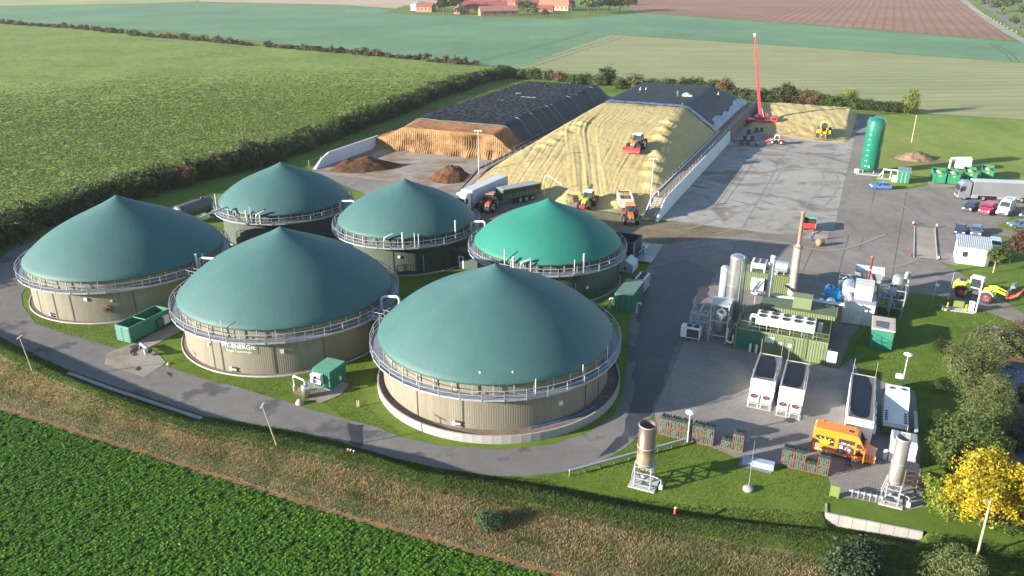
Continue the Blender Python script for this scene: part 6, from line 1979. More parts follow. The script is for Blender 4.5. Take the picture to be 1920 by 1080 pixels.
for z in (1.0, 3.0, 5.15):
    for a, b in (((0, 0), (2.2, 0)), ((2.2, 0), (2.2, 2.6)), ((2.2, 2.6), (0, 2.6)), ((0, 2.6), (0, 0))):
        bm_.bar((*a, z), (*b, z), 0.12)
bm_.bar((0, 0, 1.0), (0, 2.6, 3.0), 0.07); bm_.bar((2.2, 2.6, 3.0), (2.2, 0, 5.1), 0.07)
bm_.build('beams', STEEL, sf)
MB().box(-0.1, -0.1, 5.22, 2.3, 2.7, 5.30).build('top_deck', STEEL, sf)
MB().lathe([(0.1, 0.75), (0.3, 0.9), (0.72, 1.25), (0.72, 3.6), (0.55, 3.95), (0.15, 4.1), (0.15, 4.5)], 28, c=(1.1, 1.3)).build('vessel', STAINLESS, sf)
for z in (1.5, 2.4, 3.4):
    MB().lathe([(0.725, z), (0.75, z + 0.03), (0.725, z + 0.06)], 28, c=(1.1, 1.3)).build('vessel_band', STEEL, sf)
pw = site_thing('pipework', 'tangle of silver pipes and ladders beside the scrubber frame', 'pipework', -17.2, 95.6)
rnd = random.Random(4)
for k in range(9):
    x = 0.3 + 0.22 * k
    y0 = rnd.uniform(0.0, 1.2)
    MB().tube(pipe_path([(x, y0, 0.1), (x, y0, rnd.uniform(1.2, 3.4)), (x + rnd.uniform(-0.2, 0.4), y0 + rnd.uniform(1.0, 2.4), rnd.uniform(1.8, 3.6)), (x + 0.3, 3.4, rnd.uniform(0.5, 2.4))], 0.25), rnd.choice((0.06, 0.08, 0.11)), 8).build('pipe', STEEL, pw)
for x in (0.1, 2.4):
    for y in (0.0, 3.4):
        MB().bar((x, y, 0), (x, y, 3.1), 0.1).build('support', STEEL, pw)
st = MB()
for z in (1.0, 2.1, 3.1):
    st.bar((0.1, 0, z), (2.4, 0, z), 0.08); st.bar((0.1, 3.4, z), (2.4, 3.4, z), 0.08); st.bar((0.1, 0, z), (0.1, 3.4, z), 0.08)
st.build('crossbars', STEEL, pw)
lad = MB()
for y in (0.4, 0.95):
    lad.bar((0.0, y, 0.1), (0.0, y + 2.2, 4.2), 0.06)
for k in range(12):
    t = k / 11
    lad.bar((0.0, 0.4 + 2.2 * t, 0.2 + 4.0 * t), (0.0, 0.95 + 2.2 * t, 0.2 + 4.0 * t), 0.04)
lad.build('inclined_ladder', STEEL, pw)
pw2 = site_thing('pipework', 'silver pumps and pipe bends between vessel and dark green panel', 'pipework', -11.9, 94.6)
for k in range(6):
    x = -0.1 + 0.14 * k
    MB().tube(pipe_path([(x, 0.3 + 0.35 * k, 0.3), (x - 0.1, 0.3 + 0.35 * k, 1.2 + 0.25 * k), (x + 0.3, 1.6, 1.6 + 0.2 * k), (x + 0.3, 3.0, 0.8)], 0.25), 0.09, 8).build('pipe', STEEL, pw2)
MB().tube(pipe_path([(-0.2, -0.1, 2.3), (-0.2, -0.1, 0.5), (0.6, -0.1, 0.35), (0.6, -0.1, 1.5)], 0.35), 0.14, 10).build('bend', WHITE_PIPE, pw2)
MB().cyl((0.1, 0.5, 0.55), (0.8, 0.5, 0.55), 0.25, n=14).build('pump', DARK, pw2)
ac = site_thing('chiller_unit', 'white twin fan chiller beside the scrubber pipework', 'chiller', -17.9, 93.9)
MB().box(0, 0, 0.25, 2.5, 1.25, 1.75).build('housing', WHITE, ac, 0.05)
MB().box(0.8, -0.02, 0.4, 2.35, 0.0, 1.55).build('coil', DARK, ac)
for x in (1.0, 1.9):
    fan(ac, x, 0.62, 1.755, 0.36)
for x in (0.1, 2.3):
    MB().box(x, 0.05, 0.0, x + 0.12, 1.2, 0.26).build('skid', STEEL, ac)

stack = site_thing('exhaust_stack', 'tall tan stepped exhaust stack stained with rust', 'chimney', -6.2, 114.4)
M_STK = mat('stack_tan', (0.44, 0.39, 0.33), (0.32, 0.22, 0.14), 0.6, ns=0.6, amt=0.8, streak=False)
MB().lathe([(0.62, 0.0), (0.62, 1.6), (0.52, 1.7), (0.52, 7.7), (0.30, 8.1)], 24).build('lower_shaft', M_STK, stack)
MB().lathe([(0.27, 8.0), (0.24, 12.7), (0.29, 12.75), (0.29, 12.95), (0.2, 12.95), (0.2, 11.0)], 20).build('upper_shaft', mat('stack_rust', (0.34, 0.21, 0.14), (0.22, 0.12, 0.08), 0.6, ns=1.0), stack)
MB().lathe([(0.52, 7.55), (0.62, 7.6), (0.62, 7.75), (0.5, 7.8)], 24).build('shoulder_flange', RUST, stack)
lt = MB()
for y in (-0.15, 0.15):
    lt.bar((-0.62, y, 0.3), (-0.62, y, 7.9), 0.04)
for k in range(24):
    lt.bar((-0.62, -0.15, 0.5 + k * 0.31), (-0.62, 0.15, 0.5 + k * 0.31), 0.03)
lt.build('ladder', STEEL, stack)
MB().tube(pipe_path([(-0.5, 0, 1.8), (-2.2, 0.4, 1.8), (-2.6, 0.4, 3.2)], 0.4), 0.3, 12).build('flue', ALU, stack)

bt = site_thing('water_tank', 'bright blue plastic tank between stack and silver ducts', 'tank', -1.8, 112.6)
MB().box(0, 0, 0.12, 2.3, 2.0, 2.6).build('shell', BLUE, bt, 0.3)
for z in (0.7, 1.3, 1.9):
    MB().box(-0.04, -0.04, z, 2.34, 2.04, z + 0.12).build('rib', BLUE, bt, 0.05)
MB().cyl((1.1, 1.0, 2.58), (1.1, 1.0, 2.75), 0.3, n=16).build('lid', BLUE, bt)
for k in range(3):
    MB().box(0.2 + 0.7 * k, 0.05, 2.56, 0.55 + 0.7 * k, 1.95, 2.68).build('top_rib', BLUE, bt, 0.04)
hd = site_thing('hooded_pipe', 'rounded grey hood in front of the blue tank', 'hood', -0.8, 110.2)
MB().cyl((0, 0, 1.2), (0.0, 1.7, 1.2), 0.62, n=20).build('hood', ALU, hd)
MB().box(-0.6, 0, 0.05, 0.6, 1.7, 1.2).build('plinth', STEEL, hd)

# white plant house with silver machinery behind
ph = site_thing('plant_house', 'white plant house with a single white door', 'plant building', 0.9, 107.8)
MB().box(0, 0, 0, 3.9, 4.2, 3.0).build('walls', mat('plant_house_cladding', (0.68, 0.66, 0.60), (0.55, 0.53, 0.47), 0.7, ns=0.6), ph, 0.02)
MB().box(-0.06, -0.06, 3.0, 3.96, 4.26, 3.08).build('roof_edge', STEEL, ph)
for x in (0.8, 1.6, 2.4, 3.2):
    MB().box(x - 0.012, -0.012, 0.05, x + 0.012, 0.01, 2.98).build('panel_joint', mat('joint_grey', (0.42, 0.4, 0.36), None, 0.7), ph)
d_ = MB().box(1.5, -0.06, 0.1, 2.4, 0.0, 2.15).build('door', WHITE, ph)
MB().box(1.62, -0.075, 1.4, 2.25, -0.06, 2.0).build('notice', mat('notice_grey', (0.6, 0.62, 0.63), None, 0.6), d_)
MB().box(1.56, -0.1, 1.0, 1.62, -0.06, 1.15).build('handle', DARK, d_)
rb = site_thing('heat_exchanger', 'ribbed silver heat exchanger housing above the plant house', 'heat exchanger', 2.0, 109.0, 3.1)
prof = [(0.0, 0.0)] + [(0.0 + 3.6 * (1 - math.cos(t)) / 2, 2.3 * math.sin(t)) for t in np.linspace(0.25, math.pi - 0.25, 12)] + [(3.6, 0.0)]
M4 = Matrix.Rotation(math.pi / 2, 4, 'Z')
hx = MB(); hx.prism(prof, -2.3, 0.0); hx.v = [(-y, x, z) for x, y, z in hx.v]
hx.build('shell', ALU, rb, 0.02)
for k in range(14):
    t = 0.3 + (math.pi - 0.6) * k / 13
    x_, z_ = 3.6 * (1 - math.cos(t)) / 2, 2.3 * math.sin(t)
    MB().box(-0.02, x_ - 0.03, z_ - 0.02, 2.32, x_ + 0.03, z_ + 0.05).build('rib', STEEL, rb)
du = site_thing('exhaust_duct', 'bulging silver exhaust duct with a bent outlet', 'duct', 1.2, 109.6)
MB().cyl((0, 3.2, 3.7), (0.1, 0.6, 3.6), 0.85, n=24).build('drum', ALU, du)
MB().cyl((0.1, 0.6, 3.6), (0.15, 0.1, 3.5), 0.85, 0.4, n=24).build('cone', ALU, du)
MB().tube(pipe_path([(0.15, 0.2, 3.5), (0.3, -0.5, 3.4), (0.7, -0.7, 2.4), (0.7, -0.7, 1.8)], 0.6, 8), 0.38, 14).build('outlet_bend', ALU, du)
for y in (1.0, 2.8):
    MB().bar((0, y, 0), (0, y, 2.9), 0.15).build('support', STEEL, du)
ck = site_thing('roof_cooler', 'silver trapezoid cooler behind the ribbed heat exchanger', 'cooler', 2.0, 116.0)
MB().box(0, 0, 2.9, 3.2, 2.6, 3.7, tx=0.0).build('coil_box', ALU, ck)
MB().add([(-0.35, -0.35, 4.7), (3.55, -0.35, 4.7), (3.55, 2.95, 4.7), (-0.35, 2.95, 4.7), (0, 0, 3.7), (3.2, 0, 3.7), (3.2, 2.6, 3.7), (0, 2.6, 3.7)],
         [(4, 5, 1, 0), (5, 6, 2, 1), (6, 7, 3, 2), (7, 4, 0, 3)]).build('flared_hood', ALU, ck)
MB().box(0, 0, 3.75, 3.2, 2.6, 3.8).build('hood_floor', STEEL, ck)
for x in (0.1, 3.1):
    for y in (0.1, 2.5):
        MB().bar((x, y, 0), (x, y, 2.95), 0.14).build('leg', STEEL, ck)
for x in (0.8, 2.3):
    fan(ck, x, 1.3, 3.82, 0.5)
rs = site_thing('exhaust_stack', 'slim dark red exhaust stack above the plant house', 'chimney', 3.6, 115.2)
MB().cyl((0, 0, 0), (0, 0, 7.4), 0.17, n=14).build('shaft', mat('dark_red', (0.18, 0.035, 0.045), None, 0.5), rs)
MB().lathe([(0.18, 7.2), (0.24, 7.35), (0.2, 7.55)], 14).build('cap', RUST, rs)
MB().lathe([(0.175, 5.4), (0.23, 5.45), (0.175, 5.5)], 14).build('clamp_band', WHITE, rs)
ms = site_thing('engine_rig', 'open rig of steel frames, pipes and small tanks beside the plant house', 'machinery', 5.2, 112.6)
for x in (0, 1.6, 3.2):
    for y in (0, 2.2, 4.4):
        MB().bar((x, y, 0), (x, y, 3.9), 0.12).build('post', STEEL, ms)
gb = MB()
for z in (1.3, 2.6, 3.85):
    for x in (0, 1.6, 3.2):
        gb.bar((x, 0, z), (x, 4.4, z), 0.1)
    for y in (0, 2.2, 4.4):
        gb.bar((0, y, z), (3.2, y, z), 0.1)
gb.build('beams', STEEL, ms)
MB().lathe([(0.0, 1.2), (0.72, 1.25), (0.75, 1.4), (0.75, 4.6), (0.5, 4.85), (0.0, 4.95)], 26, c=(2.2, 3.6)).build('buffer_tank', mat('buffer_green_grey', (0.30, 0.36, 0.33), (0.22, 0.27, 0.25), 0.4, 0.4), ms)
MB().tube(pipe_path([(3.5, 3.9, 1.6), (3.5, 3.9, 5.3), (3.1, 3.3, 5.5), (3.1, 3.3, 4.6)], 0.45, 7), 0.26, 12).build('exhaust_elbow', ALU, ms)
MB().tube(pipe_path([(3.5, 3.9, 1.7), (3.4, 2.6, 1.5), (2.0, 2.2, 1.6)], 0.4), 0.16, 10).build('return_pipe', ALU, ms)
rnd = random.Random(12)
for k in range(16):
    x, y = rnd.uniform(0, 3.0), rnd.uniform(-0.2, 3.4)
    MB().tube(pipe_path([(x, y, rnd.uniform(0.1, 1.0)), (x, y, rnd.uniform(1.5, 3.6)), (x + rnd.uniform(-0.8, 0.9), y + rnd.uniform(-0.6, 0.9), rnd.uniform(1.4, 3.9)), (x + rnd.uniform(-0.6, 0.6), y + 1.0, rnd.uniform(0.3, 2.0))], 0.2), rnd.choice((0.05, 0.07, 0.1)), 7).build('pipe', rnd.choice((STEEL, ALU, DARK)), ms)
for x, y, z in ((0.3, 0.2, 0.0), (1.9, 0.3, 0.0), (0.5, 2.4, 1.35), (1.2, 1.0, 2.65)):
    MB().box(x, y, z, x + 0.9, y + 0.8, z + 1.0).build('module', rnd.choice((DARK, ALU, STEEL)), ms, 0.04)
m2 = site_thing('engine_rig', 'white pumps and valves on the machinery deck behind the silver duct', 'machinery', -0.2, 114.2)
MB().box(0, 0, 2.6, 4.2, 2.4, 2.75).build('deck', STEEL, m2)
for x in (0.1, 4.1):
    for y in (0.1, 2.3):
        MB().bar((x, y, 0), (x, y, 2.6), 0.14).build('post', STEEL, m2)
for k in range(5):
    x = 0.5 + 0.75 * k
    MB().cyl((x, 0.5, 3.0), (x, 1.3, 3.0 + 0.1 * (k % 2)), 0.28, n=14).build('pump', WHITE if k % 2 else ALU, m2)
    MB().tube(pipe_path([(x, 1.3, 3.0), (x, 1.9, 3.2), (x + 0.4, 1.9, 3.6), (x + 0.6, 0.6, 3.6)], 0.2), 0.09, 8).build('pipe', ALU, m2)
MB().box(-1.4, -0.4, 2.0, 0.0, 0.5, 2.6).build('fan_box', WHITE, m2)
fan(m2, -1.05, 0.05, 2.61, 0.28); fan(m2, -0.4, 0.05, 2.61, 0.28)
railing(m2, [(0, 0), (0, 2.4), (4.2, 2.4)], 2.75, STEEL, 1.0, 1.2)
dg = site_thing('switch_container', 'dark green hut with a wet pale flat roof on the lawn', 'container', 4.6, 101.2)
MB().box(0, 0, 0, 2.6, 4.1, 2.55).build('walls', GREEN_CT, dg, 0.02)
MB().box(-0.07, -0.07, 2.55, 2.67, 4.17, 2.70).build('roof_rim', mat('roof_rim_pale', (0.56, 0.53, 0.48), None, 0.7), dg)
sheetm = mat('felt_pale', (0.42, 0.38, 0.35), (0.34, 0.31, 0.29), 0.8, ns=1)
MB().box(0.05, 0.05, 2.70, 2.55, 4.05, 2.715).build('roof_sheet', sheetm, dg)
def blob(parent, cx, cy, rx, ry, z, m, seed, name='puddle'):
    pts = []
    for k in range(36):
        a = 2 * math.pi * k / 36
        n_ = 1 + 0.22 * mnoise.noise(Vector((math.cos(a) * 1.2 + seed, math.sin(a) * 1.2, seed)))
        ex = 0.55                                                     # rounded-rectangle exponent
        c_, s_ = math.cos(a), math.sin(a)
        pts.append((cx + rx * n_ * math.copysign(abs(c_) ** ex, c_), cy + ry * n_ * math.copysign(abs(s_) ** ex, s_)))
    return MB().flat(pts, z, z + 0.006).build(name, m, parent)
blob(dg, 1.2, 1.6, 0.85, 1.15, 2.716, mat('shallow_puddle', (0.10, 0.09, 0.09), None, 0.15, ns=1), 3.3)
MB().box(2.6, 0.2, 0.1, 2.64, 0.28, 2.5).build('corner_post', GREEN_DK, dg)

# ------------------------------------------------------------------ white chiller containers on the paving
def chiller_container(label, p, q, Lq=9.6, rz=0.0, fans=True):
    o = site_thing('chiller_container', label, 'container', p, q, rz=rz)
    Wd, H = 2.55, 2.9
    MB().box(0, 0, 0.12, Wd, Lq, H).build('walls', mat('chalk_white', (0.86, 0.86, 0.85), (0.76, 0.76, 0.75), 0.5, ns=0.8, amt=0.3), o, 0.02)
    MB().box(0, 0, 0, Wd, Lq, 0.12).build('base', DARK, o)
    rim = MB()
    for x in (0.0, Wd - 0.07):
        rim.box(x - 0.01, -0.01, H, x + 0.08, Lq + 0.01, H + 0.1)
    for y in (0.0, Lq - 0.07):
        rim.box(0.08, y - 0.01, H, Wd - 0.08, y + 0.08, H + 0.1)
    rim.build('roof_rim', mat('rim_dirty', (0.40, 0.38, 0.35), (0.28, 0.26, 0.24), 0.7), o)
    MB().box(0.07, 0.07, H - 0.01, Wd - 0.07, Lq - 0.07, H + 0.02).build('roof_sheet', GREY_ROOF, o)
    blob(o, Wd * 0.45, Lq * 0.52, Wd * 0.42, Lq * 0.45, H + 0.022, PUDDLE, p)
    for x, y in ((0.12, 0.2), (Wd - 0.12, 0.2), (Wd - 0.12, Lq - 0.2), (0.12, Lq - 0.2)):
        MB().cyl((x, y, H), (x, y, H + (1.1 if y < 1 else 2.0)), 0.025, n=6).build('lightning_rod', STEEL, o)
    wire = MB()
    for x in (0.16, Wd - 0.16):
        wire.tube([(x, 0.2 + k * (Lq - 0.4) / 8, H + 0.12 + 0.03 * (k % 2)) for k in range(9)], 0.02, 5)
    wire.build('lightning_wire', STEEL, o)
    if fans:
        MB().box(Wd * 0.42, -0.03, 2.25, Wd * 0.58, 0.0, 2.5).build('wall_vent', mat('vent_grey', (0.5, 0.5, 0.5), None, 0.6), o)
        for k, x in enumerate((0.05, 1.35)):
            u = MB().box(x, -1.25, 0.55, x + 1.12, -0.06, 1.15).build('condenser', WHITE, o, 0.03)
            fan(o, x + 0.56, -0.65, 1.155, 0.36, FAN_RED)
            MB().box(x + 0.05, -1.27, 0.62, x + 1.07, -1.25, 0.74).build('coil_slot', DARK, o)
            for yy in (-1.2, -0.15):
                for xx in (x + 0.04, x + 1.02):
                    MB().box(xx, yy, 0.1, xx + 0.06, yy + 0.06, 0.56).build('condenser_leg', WHITE, o)
        MB().box(-0.05, -1.35, 0.0, Wd + 0.05, -0.02, 0.12).build('plinth', CONCRETE_LIGHT, o)
        MB().tube([(1.22, -0.03, 1.2), (1.3, -0.03, 2.2)], 0.02, 5).build('cable', DARK, o)
    else:
        MB().box(0.6, -0.02, 2.3, 1.9, 0.0, 2.36).build('door_seam', mat('seam_grey', (0.5, 0.5, 0.5), None, 0.6), o)
        for k in range(4):
            MB().box(Wd, 1.2 + k * 1.6, 0.9, Wd + 0.35, 1.9 + k * 1.6, 1.7).build('louvre', WHITE, o, 0.02)
    return o
chiller_container('white chiller container with wet roof, nearer the road side of the pair', -7.3, 81.2, 6.6)
chiller_container('white chiller container with wet roof, nearer the orange van of the pair', -4.2, 80.6, 6.6)
chiller_container('white container with a wet dark roof beside the orange van', 2.75, 76.9, 10.0, fans=False)
# generator housing in white and green
gn = site_thing('generator_housing', 'white generator housing with green lower end beside the tall lamp', 'generator', 6.3, 80.0)
MB().prism([(0, 0), (0, 1.55), (2.7, 1.65), (4.2, 2.75), (6.2, 2.8), (6.2, 0)], -2.35, 0.0).build('tmp', WHITE, gn)
o_ = [c for c in gn.children if c.name.startswith('tmp')][0]
for v in o_.data.vertices:
    x, y, z = v.co; v.co = (-y, x, z)
o_.name = 'housing'
MB().box(-0.03, -0.03, 0.0, 2.38, 1.6, 1.05).build('lower_end', mat('moss_green', (0.09, 0.14, 0.05), None, 0.6), gn)
for k in range(5):
    MB().box(0.12, 0.3 + 0.45 * k, 1.6 + 0.01 * k, 0.4, 0.42 + 0.45 * k, 1.68 + 0.01 * k).build('lashing_ring', DARK, gn)
    MB().box(1.95, 0.3 + 0.45 * k, 1.6 + 0.01 * k, 2.23, 0.42 + 0.45 * k, 1.68 + 0.01 * k).build('lashing_ring', DARK, gn)
leafm = mat('printed_leaf_green', (0.04, 0.22, 0.20), None, 0.6)
for cx, cy, sgn in ((0.7, 5.2, 1), (1.75, 5.3, -1)):
    lf = MB()
    for k in range(7):
        M = Matrix.Translation((cx, cy, 2.815)) @ Matrix.Rotation(sgn * 0.3 + (k - 3) * 0.35, 4, 'Z')
        lf.add([(0, 0, 0), (0.08, 0.22, 0), (0, 0.62 - 0.05 * abs(k - 3), 0), (-0.08, 0.22, 0)], [(0, 1, 2, 3)], M=M)
    lf.build('leaf_print', leafm, gn)
MB().bar((3.2, 0.6, 0.8), (3.2, 4.6, 0.8), 0.35).build('exhaust_pipe', STEEL, gn)
ch = site_thing('chiller_unit', 'white louvred chiller behind the tall steel flare', 'chiller', 7.0, 74.9)
MB().box(0, 0, 0.05, 2.3, 2.4, 2.3).build('housing', WHITE, ch, 0.04)
for k in range(5):
    MB().box(0.1 + 0.12 * k, 0.6, 2.3, 0.16 + 0.12 * k, 2.3, 2.37).build('top_louvre', mat('louvre_blue_grey', (0.35, 0.42, 0.5), None, 0.5), ch)
    MB().box(1.65 + 0.12 * k, 0.6, 2.3, 1.71 + 0.12 * k, 2.3, 2.37).build('top_louvre', MATS['louvre_blue_grey'], ch)
MB().box(1.4, -0.6, 0.05, 2.3, 0.0, 1.2).build('side_cabinet', ALU, ch, 0.03)
MB().box(-0.5, 0.1, 0.05, -0.1, 0.6, 1.0).build('side_cabinet', WHITE, ch, 0.03)
# gas flares
def flare(label, p, q, r, z0, z1, m, plat):
    o = site_thing('gas_flare', label, 'gas flare', p, q)
    MB().box(-plat, -plat * 0.8, 0.0, plat, plat * 0.8, 0.14).build('foundation', CONCRETE, o)
    MB().lathe([(r * 0.98, z0 - 0.05), (r, z0 + 0.1), (r, z1), (r * 0.9, z1), (r * 0.9, z1 - 1.6)], 36).build('shroud', m, o)
    MB().lathe([(r * 0.88, z1 - 1.7), (0.05, z1 - 1.75)], 24).build('inner_floor', mat('flare_lining', (0.6, 0.52, 0.5), (0.42, 0.34, 0.32), 0.8), o)
    for z in (z0 + 0.25, z0 + (z1 - z0) * 0.45, z1 - 0.12):
        MB().lathe([(r + 0.005, z), (r + 0.05, z + 0.04), (r + 0.005, z + 0.08)], 36).build('band', STEEL, o)
    w = r * 0.92
    for x in (-w, w):
        for y in (-w, w):
            MB().bar((x, y, 0.1), (x, y, z0 + 0.15), 0.1).build('frame_post', STEEL, o)
    f = MB()
    for z in (0.4, 1.05, 1.7, z0):
        for a, b in (((-w, -w), (w, -w)), ((w, -w), (w, w)), ((w, w), (-w, w)), ((-w, w), (-w, -w))):
            f.bar((*a, z), (*b, z), 0.08)
    f.build('frame_beams', STEEL, o)
    MB().tube(pipe_path([(0, 0, z0), (0, 0, 1.2), (w + 0.3, 0, 1.1), (w + 0.9, -0.1, 1.0), (w + 0.9, -0.1, 0.2)], 0.25), 0.08, 8).build('gas_line', ALU, o)
    for k, (x, y, z) in enumerate(((-0.2, -0.3, 1.3), (0.25, -0.2, 0.7), (-0.3, 0.3, 0.6))):
        MB().cyl((x, y, z), (x + 0.3, y, z + 0.1), 0.16, n=12).build('valve', ALU if k else DARK, o)
    MB().box(w + 0.75, -0.3, 0.1, w + 1.05, 0.05, 0.55).build('control_box', WHITE, o)
    for y in (-0.35, 0.35):
        MB().tube(pipe_path([(-w - 0.1, y, 0.2), (-w - 0.35, y, 0.8), (-w - 0.05, y, z0 + 0.4)], 0.2), 0.05, 6).build('conduit', ALU, o)
    return o
def flare_mat(name, a, b, c, z0, z1):
    m, nt, bs = _base(name)
    P = _obj(nt)
    sx = nt.nodes.new('ShaderNodeSeparateXYZ'); nt.links.new(P, sx.inputs[0])
    mr = nt.nodes.new('ShaderNodeMapRange'); mr.inputs['From Min'].default_value, mr.inputs['From Max'].default_value = z0, z1
    nt.links.new(sx.outputs['Z'], mr.inputs['Value'])
    n = _noise(nt, P, 1.4, 4.0)
    ad = nt.nodes.new('ShaderNodeMath'); ad.operation = 'MULTIPLY_ADD'; ad.inputs[1].default_value = 0.35; nt.links.new(n, ad.inputs[0]); nt.links.new(mr.outputs[0], ad.inputs[2])
    nt.links.new(_ramp(nt, ad.outputs[0], [(0.1, a), (0.42, a), (0.58, b), (0.8, c), (1.0, c)]), bs.inputs['Base Color'])
    bs.inputs['Metallic'].default_value = 0.45; bs.inputs['Roughness'].default_value = 0.45
    return m
# heat-discoloured steel: tempering colours set by the flame above, part of the metal
flare('stout gas flare with a brown scorched shroud on the lawn', -13.9, 61.6, 0.82, 2.3, 6.6, flare_mat('scorched_steel', (0.34, 0.30, 0.21), (0.17, 0.115, 0.09), (0.145, 0.10, 0.085), 2.3, 6.6), 1.25)
flare('slim bright steel gas flare on the corner platform', 7.25, 68.1, 0.60, 2.2, 6.9, flare_mat('bright_flare_steel', (0.32, 0.30, 0.27), (0.31, 0.29, 0.265), (0.26, 0.24, 0.22), 2.2, 6.9), 1.0)
ps_ = site_thing('gas_train', 'row of valves on a low pipe leading to the slim flare', 'gas train', 3.7, 67.5)
MB().cyl((0, 0, 0.65), (3.0, 0.1, 0.65), 0.11, n=10).build('main_pipe', ALU, ps_)
MB().cyl((0, 0.3, 0.45), (3.0, 0.4, 0.45), 0.06, n=8).build('bypass_pipe', STEEL, ps_)
for k in range(6):
    x = 0.25 + 0.5 * k
    MB().cyl((x, 0.02, 0.65), (x + 0.12, 0.02, 0.65), 0.2, n=12).build('flange', STEEL, ps_)
    MB().cyl((x + 0.06, 0.02, 0.7), (x + 0.06, 0.02, 1.0), 0.05, n=6).build('valve_stem', DARK, ps_)
    MB().bar((x + 0.06, 0.0, 0.02), (x + 0.06, 0.0, 0.6), 0.06).build('stand', STEEL, ps_)
# low retaining wall of the corner platform
rw_ = thing('retaining_wall', 'pale concrete retaining wall below the slim flare', 'retaining wall')
A_, B_ = survey(1549, 963), survey(1731, 999)
n_ = 7
for k in range(n_):
    a_, b_ = A_.lerp(B_, k / n_), A_.lerp(B_, (k + 0.975) / n_)
    d_ = (b_ - a_).normalized(); nn_ = Vector((d_.y, -d_.x, 0))
    off = nn_ * 0.10
    vs = [a_ + off, b_ + off, b_ + off - nn_ * 0.2, a_ + off - nn_ * 0.2]
    MB().add([(v.x, v.y, -1.25) for v in vs] + [(v.x, v.y, 0.12 + 0.01 * (k % 2)) for v in vs], [(4, 5, 6, 7), (0, 1, 5, 4), (1, 2, 6, 5), (2, 3, 7, 6), (3, 0, 4, 7)]).build('wall_element', CONCRETE_LIGHT, rw_)
C_ = survey(1549, 945)
MB().bar(Vector((A_.x, A_.y, -0.5)), Vector((C_.x, C_.y, -0.5)), 0.18, 1.2).build('return_wall', CONCRETE_LIGHT, rw_)
pn = thing('screen_panel', 'small olive green panel standing by the corner platform', 'panel', survey(1563, 933), ROT)
MB().box(-0.4, -0.03, 0.15, 0.4, 0.03, 1.25).build('panel', mat('olive_panel', (0.18, 0.24, 0.06), None, 0.6), pn)
for x in (-0.35, 0.35):
    MB().box(x - 0.03, -0.08, 0, x + 0.03, 0.08, 0.2).build('foot', STEEL, pn)
tr_ = thing('storage_rack', 'low steel rack beside the slim flare', 'rack', W(8.3, 71.0), ROT)
for x in (0, 1.1):
    for y in (0, 1.6):
        MB().bar((x, y, 0), (x, y, 1.9), 0.07).build('post', RUST, tr_)
for z in (0.3, 0.85, 1.4, 1.88):
    MB().box(0, 0, z, 1.1, 1.6, z + 0.05).build('shelf', DARK, tr_)

# ------------------------------------------------------------------ wire cages filled with green sandbags
BAG = mat('woven_sandbag', (0.035, 0.09, 0.05), (0.02, 0.05, 0.03), 0.75, ns=4)
def cage_meshes(seed, fill):
    rnd = random.Random(seed)
    f = MB()
    w, d, h = 1.0, 0.8, 0.95
    for x in (0, w):
        for y in (0, d):
            f.box(x - 0.022, y - 0.022, 0, x + 0.022, y + 0.022, h)
    for z in (0.08, h - 0.03):
        for a, b in (((0, 0), (w, 0)), ((w, 0), (w, d)), ((w, d), (0, d)), ((0, d), (0, 0))):
            f.bar((*a, z), (*b, z), 0.035)
    f.box(0, 0, 0.03, w, d, 0.07)
    f = f.mesh('cage_frame')
    m = MB()
    for k in range(4):
        x = w * (k + 1) / 5
        m.bar((x, 0, 0.08), (x, 0, h), 0.012); m.bar((x, d, 0.08), (x, d, h), 0.012)
    for k in range(4):
        z = h * (k + 1) / 5
        m.bar((0, 0, z), (w, 0, z), 0.012); m.bar((w, 0, z), (w, d, z), 0.012); m.bar((0, 0, z), (0, d, z), 0.012)
    m = m.mesh('cage_mesh')
    bags = MB()
    for k in range(int(46 * fill)):
        x, y, z = rnd.uniform(0.14, w - 0.14), rnd.uniform(0.10, d - 0.10), 0.12 + rnd.random() * (h - 0.22) * fill
        if rnd.random() < 0.6:
            y = rnd.choice((0.08, 0.08, d - 0.08))
        M = Matrix.Translation((x, y, z)) @ Matrix.Rotation(rnd.uniform(-0.7, 0.7), 4, 'Y') @ Matrix.Rotation(rnd.uniform(-0.3, 0.3), 4, 'X')
        bags.box(-0.07, -0.06, -0.17, 0.07, 0.06, 0.17, M=M, tx=0.025, ty=0.02)
    bags = bags.mesh('bags')
    return f, m, bags
CAGES = [cage_meshes(60 + i, 1.0) for i in range(4)]
for f, m, b in CAGES:
    f.materials.append(RUST); m.materials.append(STEEL); b.materials.append(BAG)
tops = MB()
rnd = random.Random(77)
for k in range(7):
    M = Matrix.Translation((0.08 + 0.14 * k, 0.4, 1.02)) @ Matrix.Rotation(rnd.uniform(0.15, 0.5), 4, 'Y')
    tops.box(-0.055, -0.36, -0.10, 0.055, 0.36, 0.24, M=M, tx=0.01, ty=0.05)
TOPS = tops.mesh('heaped_bags'); TOPS.materials.append(mat('sandbag_blackgreen', (0.022, 0.045, 0.04), (0.012, 0.025, 0.024), 0.6, ns=5))
def cage(p, q, z, label, top, k, rz=0.0, group='cages of sandbags on the paving'):
    o = site_thing('sandbag_cage', label, 'cage', p, q, z, group, rz)
    f, m, b = CAGES[k % 4]
    put('cage_frame', f, None, o); put('wire_mesh', m, None, o); put('sandbags', b, None, o)
    if top:
        put('heaped_bags', TOPS, None, o)
ordn = ['first', 'second', 'third', 'fourth', 'fifth']
for k in range(5):
    p = -14.7 + 1.09 * k + (0.12 if k > 2 else 0)
    for lv in (0, 1):
        cage(p, 70.5, 0.04 + 0.97 * lv, f'{"upper" if lv else "lower"} sandbag cage of the {ordn[k]} stack counted from the scorched flare, five-stack row', lv == 1, k + lv)
